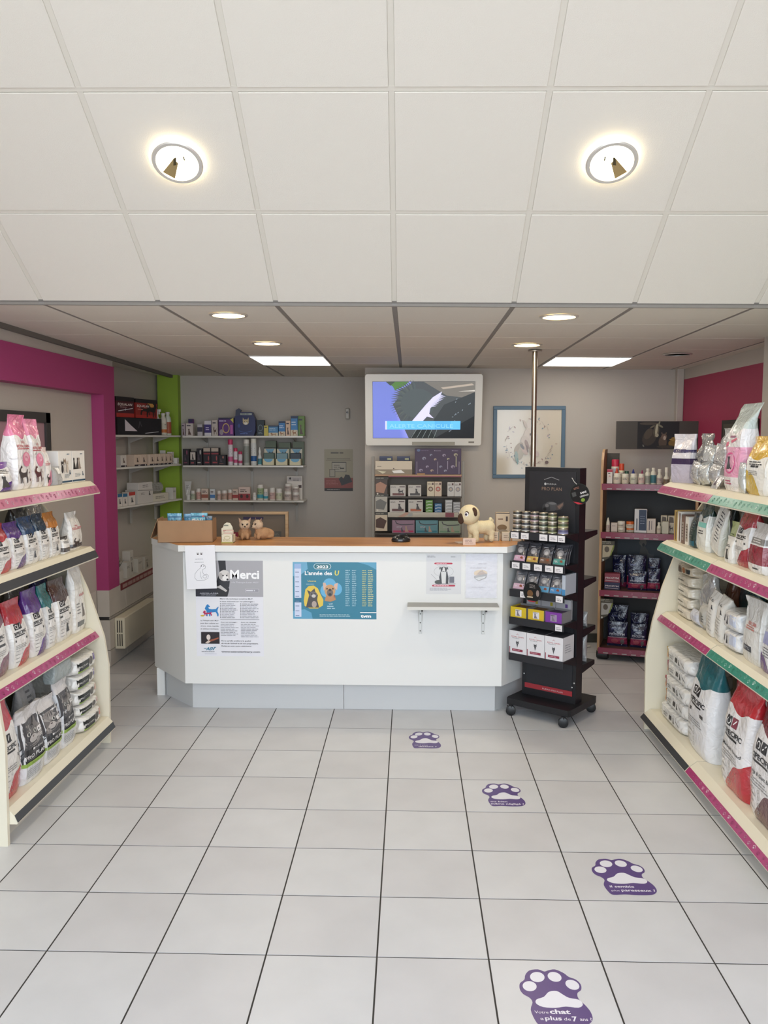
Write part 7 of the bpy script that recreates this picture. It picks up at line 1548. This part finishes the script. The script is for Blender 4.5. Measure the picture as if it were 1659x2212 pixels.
t2 = empty('hanging_disc', st(-0.02, -0.245, 0.865), (0, 0, srz)); tag(t2, 'round black badge hung before the sachets on the third shelf of the stand', 'badge')
def disc(p0, r, s):
    b = MB(); b.lathe([(r, -0.001), (r, 0.001)], 32, mat('17191b', 0.3), Matrix.Rotation(PI / 2, 4, 'X')); b.build('disc', p0)
disc(t2, 0.066, 1)
p = Pr(); p.ring(0, 0, 0.066, 0.066, 0.003, '2c3030', 32); p.ell(-0.015, -0.01, 0.022, 0.022, '6a4a2a', 14); p.rect(-0.037, -0.038, 0.006, -0.03, 'b8a890'); p.ell(0.04, -0.005, 0.012, 0.022, '8a7a74', 10); p.lines(-0.02, 0.025, 0.03, 0.05, 3, '9a9490', .35); p.poly([(-0.035, -0.056), (0.03, -0.058), (0.015, -0.0655), (-0.02, -0.0645)], 'a03038')
p.build('badge_print', t2, lambda x, y, z: (x, -0.0014 - z, y))
t2 = empty('hanging_disc', st(0.205, -0.054, 1.50), (0, math.radians(-18), srz)); tag(t2, 'round black badge on a string at the top right of the black stand', 'badge')
disc(t2, 0.068, 1)
p = Pr(); p.ring(0, 0, 0.068, 0.068, 0.002, '2c3a34', 32); p.rect(-0.052, -0.006, -0.024, 0.022, '4a4c4c'); p.text('SANS', 0.028, -0.002, 0.017, 'e8e8e8', 'c', 0.045, .03); p.text('CEREALES', 0.028, -0.022, 0.014, 'd8d8d8', 'c', 0.062, .02); p.ell(0.012, -0.042, 0.014, 0.012, '7a9a3a', 10); p.lines(-0.03, 0.035, 0.02, 0.05, 2, '9a6a5a', .4); p.poly([(-0.058, -0.034), (-0.03, -0.06), (0.005, -0.0665), (-0.02, -0.05)], 'b83040')
p.build('badge_print', t2, lambda x, y, z: (x, -0.0014 - z, y))
b = MB(); b.tube([(0, -0.002, 0.066), (-0.012, -0.003, 0.085), (-0.022, 0.0, 0.115)], 0.0025, 6, mat('b0b0ac', 0.4)); b.build('string', t2)
# fourth shelf: open trays in front, cartons behind
for i, (x, c, nm) in enumerate(((-0.135, 'd0b428', 'left yellow'), (-0.005, 'd0b02c', 'right yellow'), (0.122, '7a3a98', 'purple'))):
    t2 = empty('display_tray', st(x, -0.155, SHZ[3] + 0.0006), (0, 0, srz)); tag(t2, '%s open sachet tray on the fourth shelf of the black stand' % nm, 'display', 'open trays on the black stand')
    b = MB(); m = mat(c, 0.45); g = mat('8c8a8c', 0.5)
    b.box((-0.06, -0.065, 0), (0.06, 0.065, 0.003), g); b.box((-0.06, -0.065, 0), (0.06, -0.062, 0.072), m); b.box((-0.06, 0.062, 0), (0.06, 0.065, 0.075), g); b.box((-0.06, -0.065, 0), (-0.057, 0.065, 0.072), m if i == 0 else g); b.box((0.057, -0.065, 0), (0.06, 0.065, 0.072), g); b.build('tray', t2, smooth=0)
    b = MB()
    for k in range(6): b.box((-0.052, -0.05 + 0.018 * k, 0.004), (0.052, -0.046 + 0.018 * k, 0.066), mat('6a4c2c' if i < 2 else '4a3a54', 0.4))
    tag(b.build('sachets', t2, smooth=0), kind='stuff')
    p = Pr(); p.rect(-0.022, 0.012, 0.024, 0.056, 'd8d4d4' if i < 2 else '9a8aa4'); fig(p, SIT, -0.016, 0.015, 0.03, 0.032, '77707a'); p.lines(-0.02, 0.047, 0.02, 0.054, 1, '4a484c', .6); p.build('front_print', t2, lambda x, y, z: (x, -0.0655 - z, y))
for i, (x, c) in enumerate(((-0.10, 'b8a83a'), (0.01, 'b0a030'), (0.118, '5a3a80'))):
    carton('sachet_box', 'grey carton behind the open trays, %s of three on the black stand' % ('left', 'middle', 'right')[i], 'box', 'cartons on the black stand', 0.105, 0.032, 0.135, 'b4b2b6', st(x, -0.068, SHZ[3] + 0.0006), srz, (lambda c: lambda p, w, h: (p.rect(w * .15, h * .6, w * .32, h * .78, c), p.lines(-w * .4, h * .82, w * .1, h * .9, 1, '77777c', .5)))(c))
for i, x in enumerate((-0.137, -0.004, 0.129)):
    carton('sachet_box', 'white multipack carton with red lettering, %s of three on the lowest stand shelf' % ('left', 'middle', 'right')[i], 'box', 'white multipacks on the black stand', 0.129, 0.155, 0.155, 'dcdadc', st(x, -0.146, SHZ[4] + 0.0006), srz,
           lambda p, w, h: (p.text('ROYAL CANIN', 0, h * .72, h * .07, 'b84a50', 'c', w * .7, .01), p.line([(-w * .06, h * .83), (0, h * .88), (w * .06, h * .83)], h * .012, 'b84a50'), p.lines(-w * .3, h * .66, w * .25, h * .7, 1, '9a9a9c', .5), face(p, 0, h * .48, w * .16, '4c4c50', '18181a', muzzle='77777a'), p.poly([(-w * .05, h * .44), (w * .05, h * .44), (0, h * .28)], '4c4c50'), p.rect(-w * .3, h * .12, w * .32, h * .22, '8c3448'), p.lines(-w * .25, h * .14, w * .28, h * .2, 1, 'c89aa4', .4), p.rect(-w * .46, h * .0, -w * .42, h * .3, '8c2a3c')),
           top=lambda p, w, d: (p.rect(-w * .5, -d * .5, w * .5, d * .5, '4c4c52'), p.lines(-w * .2, -d * .1, w * .2, d * .05, 2, '2c2c30', .4)), side=lambda p, w, h: p.lines(-w * .3, h * .3, w * .3, h * .7, 4, '9a9a9e', .3))

# ================================================================== RIGHT BACK RACK
rn = Vector((0.951, -0.309, 0)).normalized(); RP = Vector((1.61, 7.05, 0)); rrz = math.atan2(rn.y, rn.x)
def rk2(s, y, z):
    n = Vector((-rn.y, rn.x, 0)); p = RP + rn * s + n * y
    return (p.x, p.y, z)
t = empty('product_rack', (RP.x, RP.y, 0), (0, 0, rrz)); tag(t, 'dark wheeled product rack with wooden end and crimson shelf edges at the back right', 'shelving')
DK = mat('2b2b2b', 0.55)
prof = [(-0.005, 0.07), (-0.03, 0.1), (-0.03, 1.49), (-0.022, 1.60), (0.0, 1.68), (0.05, 1.74), (0.10, 1.765), (0.33, 1.765), (0.33, 0.07)]
b = MB(); b.prism(prof, -0.022, -0.002, 'x', wood('a8845c', 'c09c74', 0.45, (8, 2, 2))); b.build('end_panel', t, smooth=0)
b = MB(); b.prism(prof, 0.72, 0.74, 'x', wood('a8845c', 'c09c74', 0.45, (8, 2, 2))); b.build('end_panel', t, smooth=0)
b = MB(); b.box((0, 0.31, 0.12), (0.72, 0.325, 1.42), DK); b.build('back_panel', t, smooth=0)
b = MB(); b.box((0.0, 0.27, 1.486), (0.10, 0.31, 1.73), mat('4a443c', 0.6)); b.build('side_board', t, smooth=0)
b = MB(); b.box((0.0, 0.0, 0.06), (0.72, 0.32, 0.10), DK); b.build('base', t, smooth=0)
for z in (1.484, 1.083, 0.597, 0.11):
    b = MB(); b.box((0, -0.02, z - 0.012), (0.72, 0.31, z), mat('5a4038', 0.5)); sh = b.build('shelf', t, smooth=0)
    b = MB(); b.box((-0.012, -0.036, z - 0.05), (0.72, -0.0202, z + 0.001), mat('86304a', 0.35, coat=0.3)); b.build('price_strip', sh, smooth=0)
    p = Pr()
    for k in range(6): p.rect(0.03 + 0.075 * k, z - 0.045, 0.07 + 0.075 * k, z - 0.036, 'a8a0a0')
    for k in range(3): p.ring(0.25 + 0.09 * k, z - 0.018, 0.007, 0.008, 0.002, 'b87c90', 10)
    p.build('price_tags', sh, lambda x, y, z: (x, -0.0365 - z, y))
for z, c1 in ((1.03, 'b0a890'), (0.545, 'a8a8a4')):
    p = Pr(); p.poly([(-0.005, z - .02), (0.10, z - .02), (0.10, z - .08), (0.06, z - .16), (0.0, z - .20)], '48463a'); p.poly([(0.005, z - .055), (0.095, z - .055), (0.09, z - .10), (0.06, z - .15), (0.005, z - .16)], c1); p.ell(0.04, z - .09, 0.02, 0.025, '5a5248', 10); p.poly([(0.09, z - .055), (0.10, z - .055), (0.075, z - .14), (0.065, z - .14)], '7a8a3a'); p.lines(0.0, z - .045, 0.09, z - .022, 2, 'a8a498', .4); p.ell(0.012, z - .18, 0.008, 0.008, 'c8c8c0', 8)
    p.build('corner_picture', t, lambda x, y, z: (x, -0.022 - z, y))
p = Pr(); p.rect(0.1, 0.66, 0.6, 1.05, '22303a'); fig(p, SIT, 0.27, 0.86, 0.11, 0.13, '4a4a44'); p.ell(0.31, 0.97, 0.03, 0.035, '6a665c', 12); p.ell(0.315, 0.95, 0.012, 0.015, '1a1a1a', 8); p.rect(0.24, 0.83, 0.4, 0.87, '44484c'); p.build('back_picture', t, lambda x, y, z: (x, 0.309 - z, y))
for sx in (0.02, 0.70):
    b = MB(); b.lathe([(0.03, -0.05), (0.04, -0.04), (0.04, 0.04), (0.03, 0.05)], 18, mat('202224', 0.4), Matrix.Translation((sx, 0.03, 0.041)) @ Matrix.Rotation(PI / 2, 4, 'Y')); b.build('wheel', t)
# header board standing on the rack
hd = empty('header_board', rk2(0.41, 0.30, 1.7656), (0, 0, -0.02)); tag(hd, 'dark header board with a goat, a cat and a duck above the right rack', 'sign')
b = MB(); b.box((-0.35, -0.008, 0.0), (0.33, 0.008, 0.235), mat('4b4640', 0.5)); b.build('board', hd, smooth=0)
p = Pr(); p.rect(-0.175, 0.006, 0.17, 0.23, '1b1a1b')
for cx_, cy_, rx_, ry_, c_, a_ in ((-.08, .215, .08, .012, '4a4238', 0), (-.075, .10, .055, .075, '3c342c', -.5), (-.085, .13, .03, .05, '4e4438', -.5), (-.02, .155, .024, .055, '5c5444', -.1), (-.018, .165, .010, .05, 'b4ae94', -.1), (-.014, .118, .015, .016, 'a49c84', 0), (-.052, .19, .022, .007, '6a6250', .5), (.014, .195, .024, .008, '7a7660', -.5), (.004, .222, .006, .018, '8a8670', -.3), (.035, .06, .034, .052, '54463a', 0), (.045, .105, .024, .026, '6a5648', 0), (.05, .095, .011, .018, 'b0a090', 0), (.028, .132, .006, .012, '5a4a3e', .4), (.06, .132, .006, .012, '5a4a3e', -.4), (.118, .052, .036, .030, '7a602c', .2), (.122, .085, .018, .018, '96783a', 0), (.102, .083, .012, .005, 'a88840', 0), (.06, .022, .075, .012, '3c342c', 0), (-.125, .03, .006, .012, '6a6a60', .5)):
    p.ell(cx_, cy_, rx_, ry_, c_, 16, a_)
p.build('board_print', hd, lambda x, y, z: (x, -0.0084 - z, y))
RR1 = 'bottles and jars on the top shelf of the right rack'
def rj(key, i, nm, shelfz, **k):
    s, w, h, off, z = D[key][i]
    a = dict(body='d6d2c0', cap='dcd8c8', lab='d0c4b4', neck=1, capf=0.25); a.update(k)
    return jar(a.get('name', 'medicine_jar'), nm, a.get('cat', 'jar'), k.get('group', RR1), w * 0.48, h, a['body'], a['cap'], rk2(s, off + w * .6 + 0.012, shelfz + 0.0006), neck=a['neck'], capf=a['capf'], lab=a['lab'], labcol2=a.get('l2'), cone=a.get('cone', False), rz=rrz)
s, w, h, off, z = D['rr1'][0]
carton('medicine_box', 'narrow white carton with red top at the wooden end of the right rack', 'box', RR1, 0.043, 0.05, 0.118, 'd8d0c8', rk2(0.046, 0.035, 1.4846), rrz, lambda p, w, h: (p.rect(-w * .5, h * .8, w * .5, h, 'b02c44'), p.text('A', -w * .2, h * .45, h * .18, 'c06a60', 'l', w * .4), p.rect(-w * .3, h * .68, w * .1, h * .74, '3a3438')))
rj('rr1', 1, 'tall white bottle with bright red cap, top shelf of the right rack', 1.484, lab='b8b4c0', cap='c0304c', capf=.3)
rj('rr1', 2, 'white jar with grey lettering, first of the front row, right rack top shelf', 1.484)
rj('rr1', 3, 'small bottle with orange cap behind the first white jar, right rack', 1.484, cap='c8482c', cone=True, capf=.4)
rj('rr1', 4, 'cream bottle with orange red cap on the right rack top shelf', 1.484, cap='c84a2c', capf=.35, body='ddd6b4')
rj('rr1', 5, 'white jar, second of the front row, right rack top shelf', 1.484, lab='cfc4b0')
rj('rr1', 6, 'small bottle with dark green cap on the right rack top shelf', 1.484, cap='1f4a38', capf=.4)
rj('rr1', 7, 'white jar, third of the front row, right rack top shelf', 1.484, lab='c4c4b0')
rj('rr1', 8, 'small bottle with royal blue cap on the right rack top shelf', 1.484, cap='20307c', cone=True, capf=.45)
rj('rr1', 9, 'white jar, fourth of the front row, right rack top shelf', 1.484, lab='d4bcb0')
rj('rr1', 10, 'small bottle with magenta cap on the right rack top shelf', 1.484, cap='8c1c50', cone=True, capf=.45)
rj('rr1', 11, 'cream bottle with grey label right of the jars, right rack', 1.484, lab='9a9c90', neck=.72, capf=.15)
rj('rr1', 12, 'white bottle with petrol blue label on the right rack top shelf', 1.484, lab='3a7078', neck=.75, capf=.15)
rj('rr1', 13, 'white bottle with long neck and pinkish label on the right rack top shelf', 1.484, lab='b8a49c', neck=.6, capf=.2)
rj('rr1', 14, 'slim pump bottle with brown label on the right rack top shelf', 1.484, lab='7a6650', neck=.5, capf=.3)
rj('rr1', 15, 'smallest white drop bottle at the right of the top rack shelf', 1.484, neck=.6, capf=.35, cone=True, lab=None)
RR2 = 'goods on the second shelf of the right rack'
rj('rr2', 0, 'white dropper bottle with pointed cap on the right rack second shelf', 1.083, group=RR2, cone=True, capf=.45, lab='b8a8a0')
carton('medicine_box', 'low pale carton beside the dropper bottle, right rack', 'box', RR2, 0.05, 0.05, 0.075, 'ccc0b4', rk2(0.09, 0.05, 1.0836), rrz, pic([], None, '6a5a50', 2))
for i, nm, c, z in ((3, 'lower white pot of a stack of two, right rack', 'd8d4c8', 1.083), (2, 'upper white pot of a stack of two, right rack', 'd8d4c8', 1.1165), (5, 'lower orange lidded pot of a stack of two, right rack', 'c8642c', 1.083), (4, 'upper orange lidded pot of a stack of two, right rack', 'c8642c', 1.1165)):
    s, w, h, off, _ = D['rr2'][i]
    jar('medicine_jar', nm, 'jar', RR2, 0.031, 0.033 if z < 1.1 else 0.055, 'd8d2c4', c, rk2(s, 0.05, z + 0.0008), neck=1, capf=.4, lab='cfc6b4', capr=1.0, rz=rrz)
carton('medicine_box', 'tall white carton with midnight blue picture on the right rack', 'box', RR2, 0.098, 0.06, 0.195, 'd4d4d4', rk2(0.30, 0.05, 1.0836), rrz, lambda p, w, h: (p.rect(-w * .14, h * .1, w * .46, h * .97, '20304c'), *[p.ell(w * (.0 + .09 * (k % 4)), h * (.4 + .1 * (k // 4)), w * .03, h * .012, 'a8b4c8', 6) for k in range(16)], p.rect(-w * .36, h * .1, -w * .24, h * .6, '7a7a80')))
carton('medicine_box', 'white carton with dark vertical lettering, right rack second shelf', 'box', RR2, 0.066, 0.055, 0.118, 'cfc4b8', rk2(0.385, 0.045, 1.0836), rrz, lambda p, w, h: (p.rect(-w * .3, h * .2, -w * .18, h * .85, '5a5058'), p.rect(w * .0, h * .25, w * .08, h * .85, '6a6068')))
rj('rr2', 8, 'small white bottle between cartons, right rack second shelf', 1.083, group=RR2, neck=.7, capf=.2)
for i, (s, nm) in enumerate(((0.482, 'left'), (0.538, 'right'))):
    carton('medicine_box', 'cream carton with a dog picture, %s of a pair on the right rack' % nm, 'box', RR2, 0.05, 0.05, 0.145, 'c8c0a8', rk2(s, 0.08, 1.0836), rrz, lambda p, w, h: (p.poly([(-w * .4, h * .6), (w * .4, h * .6), (w * .3, h * .9), (-w * .3, h * .95)], '5a5044'), fig(p, DOG, -w * .3, h * .15, w * .6, h * .3, '4a4238')))
carton('medicine_box', 'pale carton before the dog pictured pair, right rack', 'box', RR2, 0.05, 0.04, 0.1, 'c6c4b0', rk2(0.495, 0.025, 1.0836), rrz)
carton('medicine_box', 'small white square carton at the far right of the rack', 'box', RR2, 0.036, 0.04, 0.128, 'd0c8c0', rk2(0.62, 0.07, 1.0836), rrz, lambda p, w, h: (p.rect(-w * .3, h * .6, w * .3, h * .9, '8a7c74')))
RR3 = 'chew bags on the right rack'
CB = bag_mat('1a2044', '151a38', 0.9, None, band=(('8c2c50', 0.1, 0.36), ('a89aa4', 0.36, 0.385)), rough=0.15, bump=0.7)
CB2 = bag_mat('1a2044', None, band=(('7a2848', 0.0, 0.15),), rough=0.15, bump=0.7)
def prozym(p, w, h):
    p.text('PROZYM', -w * .37, h * .46, h * .12, 'c0c4d4', 'l', w * .72, .01); p.ell(-w * .12, h * .23, w * .18, h * .09, 'a85060', 12); p.ell(w * .24, h * .2, w * .1, h * .1, '6a6468', 10); p.line([(w * .2, h * .05), (w * .3, h * .3)], w * .02, 'd8d4d8'); p.lines(-w * .3, h * .68, w * .1, h * .74, 1, '5a6290', .5)
def prb(s, y, w, h, z, nm, m, sd, d=0.05):
    bag('chew_bag', nm, 'bag', RR3, w, d, h, m, rk2(s, y, z + 0.001), rrz, shape='sachet', art=prozym, seed=sd, crumple=0.008, R=12, N=22)
prb(0.13, 0.20, 0.12, 0.27, 0.597, 'dark navy chew bag behind the small stacked packs, third rack shelf', CB2, 400)
prb(0.27, 0.16, 0.16, 0.28, 0.597, 'tall navy chew bag in the middle of the third rack shelf', CB, 401)
prb(0.285, 0.06, 0.155, 0.16, 0.597, 'shorter navy and crimson chew bag at the front middle, third rack shelf', CB, 402)
prb(0.415, 0.07, 0.105, 0.19, 0.597, 'narrow navy chew bag with orange picture, third rack shelf', CB, 403)
prb(0.41, 0.18, 0.1, 0.26, 0.597, 'navy bag at the back right of the third rack shelf', CB2, 404)
for k, (h_, c) in enumerate(((0.06, '2a2c50'), (0.075, '8a3c4c'))):
    carton('chew_box', '%s flat chew carton at the left of the third rack shelf' % ('lower navy', 'upper crimson')[k], 'box', RR3, 0.125, 0.08, h_, c, rk2(0.085, 0.06, 0.5976 + k * 0.0606), rrz, lambda p, w, h: (p.text('PROZYM', -w * .44, h * .4, h * .28, 'd8d0d4', 'l', w * .86, .02), p.line([(-w * .45, h * .22), (w * .4, h * .16)], h * .08, 'b8a8ac')))
prb(0.125, 0.19, 0.17, 0.33, 0.11, 'tallest navy chew bag at the back of the lowest rack shelf', CB2, 405)
prb(0.305, 0.19, 0.15, 0.27, 0.11, 'navy chew bag behind the right one, lowest rack shelf', CB2, 406)
prb(0.135, 0.07, 0.17, 0.21, 0.11, 'navy and pink chew bag at the front left, lowest rack shelf', CB, 407)
prb(0.305, 0.07, 0.135, 0.20, 0.11, 'navy and pink chew bag at the front right, lowest rack shelf', CB, 408)
# white bags on the back shelves of the black stand and a cable on the floor behind
for i, (z, h, nm) in enumerate(((0.3606, 0.20, 'lower'), (0.6006, 0.10, 'upper'))):
    bag('food_bag', '%s grey white bag on the rear side of the black stand' % nm, 'bag', 'bags on the rear of the stand', 0.13, 0.06, h, bag_mat('a8a8a8', None, rough=0.25), st(0.12, 0.14, z), srz + PI, shape='sachet', seed=420 + i, crumple=0.012, art=lambda p, w, h: p.lines(-w * .3, h * .3, w * .3, h * .7, 4, '5a5a5c', .4))
b = MB(); b.tube([(1.25, 7.55, 0.012), (1.4, 7.50, 0.012), (1.55, 7.44, 0.012), (1.62, 7.46, 0.012)], 0.008, 6, mat('c8c4bc', 0.5)); o = b.build('cable', None); tag(o, 'white cable along the floor before the back wall', 'cable')

# ================================================================== PAW STICKERS ON THE FLOOR
PV = '56407c'; PW = 'e2e2ea'
def paw(cx, cy, w, h, rz, lines, label):
    t = empty('floor_sticker', (cx, cy, 0.0004), (0, 0, rz)); tag(t, label, 'sticker', 'purple paw stickers on the floor')
    p = Pr(rough=0.35, step=0.00006)
    out = [(-.36, -.42), (-.30, -.50), (-.1, -.485), (.12, -.5), (.36, -.485), (.47, -.40), (.48, -.27), (.43, -.15), (.36, -.04), (.37, .06), (.44, .12), (.46, .22), (.41, .31), (.31, .36), (.25, .43), (.13, .5), (.02, .48), (-.05, .455), (-.14, .495), (-.28, .47), (-.36, .38), (-.39, .29), (-.47, .22), (-.49, .11), (-.45, .02), (-.37, -.04), (-.34, -.12), (-.39, -.25)]
    sm = []
    n = len(out)
    for i in range(n):
        p0, p1, p2, p3 = (out[(i + k - 1) % n] for k in range(4))
        for q in (0, .33, .66):
            f = lambda a, b_, c, d: 0.5 * (2 * b_ + (c - a) * q + (2 * a - 5 * b_ + 4 * c - d) * q * q + (3 * b_ - a - 3 * c + d) * q ** 3)
            sm.append((f(p0[0], p1[0], p2[0], p3[0]) * w, f(p0[1], p1[1], p2[1], p3[1]) * h))
    p.poly(sm, PV)
    for x, y, rx, ry, a in ((-.33, .17, .105, .095, -.35), (-.18, .345, .11, .10, -.45), (.09, .355, .105, .095, .1), (.33, .21, .10, .095, .25)): p.ell(x * w, y * h, rx * w, ry * h, PW, 24, a)
    pad = [(-.29, -.14), (-.27, -.07), (-.15, -.02), (-.06, .07), (.06, .09), (.14, .03), (.22, -.03), (.36, -.06), (.40, -.14), (.32, -.2), (.14, -.185), (-.02, -.21), (-.2, -.2)]
    n = len(pad); sm = []
    for i in range(n):
        p0, p1, p2, p3 = (pad[(i + k - 1) % n] for k in range(4))
        for q in (0, .33, .66):
            f = lambda a, b_, c, d: 0.5 * (2 * b_ + (c - a) * q + (2 * a - 5 * b_ + 4 * c - d) * q * q + (3 * b_ - a - 3 * c + d) * q ** 3)
            sm.append((f(p0[0], p1[0], p2[0], p3[0]) * w, f(p0[1], p1[1], p2[1], p3[1]) * h))
    p.poly(sm, PW)
    for s_, x, y, hh, ww, bold in lines: p.text(s_, x * w, y * h, hh * h, 'e8e6f0', 'l', ww * w, bold)
    p.build('sticker_print', t, lambda x, y, z: (x, y, z))
paw(0.101, 5.09, 0.20, 0.29, 0.0, (('est-il plus', -.32, -.34, .06, .4, .0), ('distant ?', -.2, -.43, .085, .55, .02)), 'purple paw sticker farthest from the camera, close to the counter')
paw(0.495, 4.295, 0.215, 0.285, 0.0, (('ou bien', -.34, -.33, .07, .4, .02), ('même négligé ?', -.34, -.43, .085, .78, .02)), 'purple paw sticker, second from the counter')
paw(0.91, 3.48, 0.24, 0.30, 0.0, (('il semble', -.30, -.31, .075, .42, .02), ('plus', -.30, -.41, .055, .14, .0), ('paresseux ?', -.13, -.41, .085, .58, .02)), 'purple paw sticker nearest to the right shelving')
paw(0.488, 2.69, 0.222, 0.285, 0.0, (('Votre', -.34, -.31, .065, .2, .0), ('chat', -.12, -.31, .105, .3, .03), ('a', -.28, -.42, .07, .05, .0), ('plus', -.21, -.42, .095, .24, .02), ('de', .06, -.42, .07, .1, 0), ('7', .18, -.43, .11, .07, .03), ('ans ?', .29, -.42, .075, .17, .01)), 'purple paw sticker nearest to the camera')
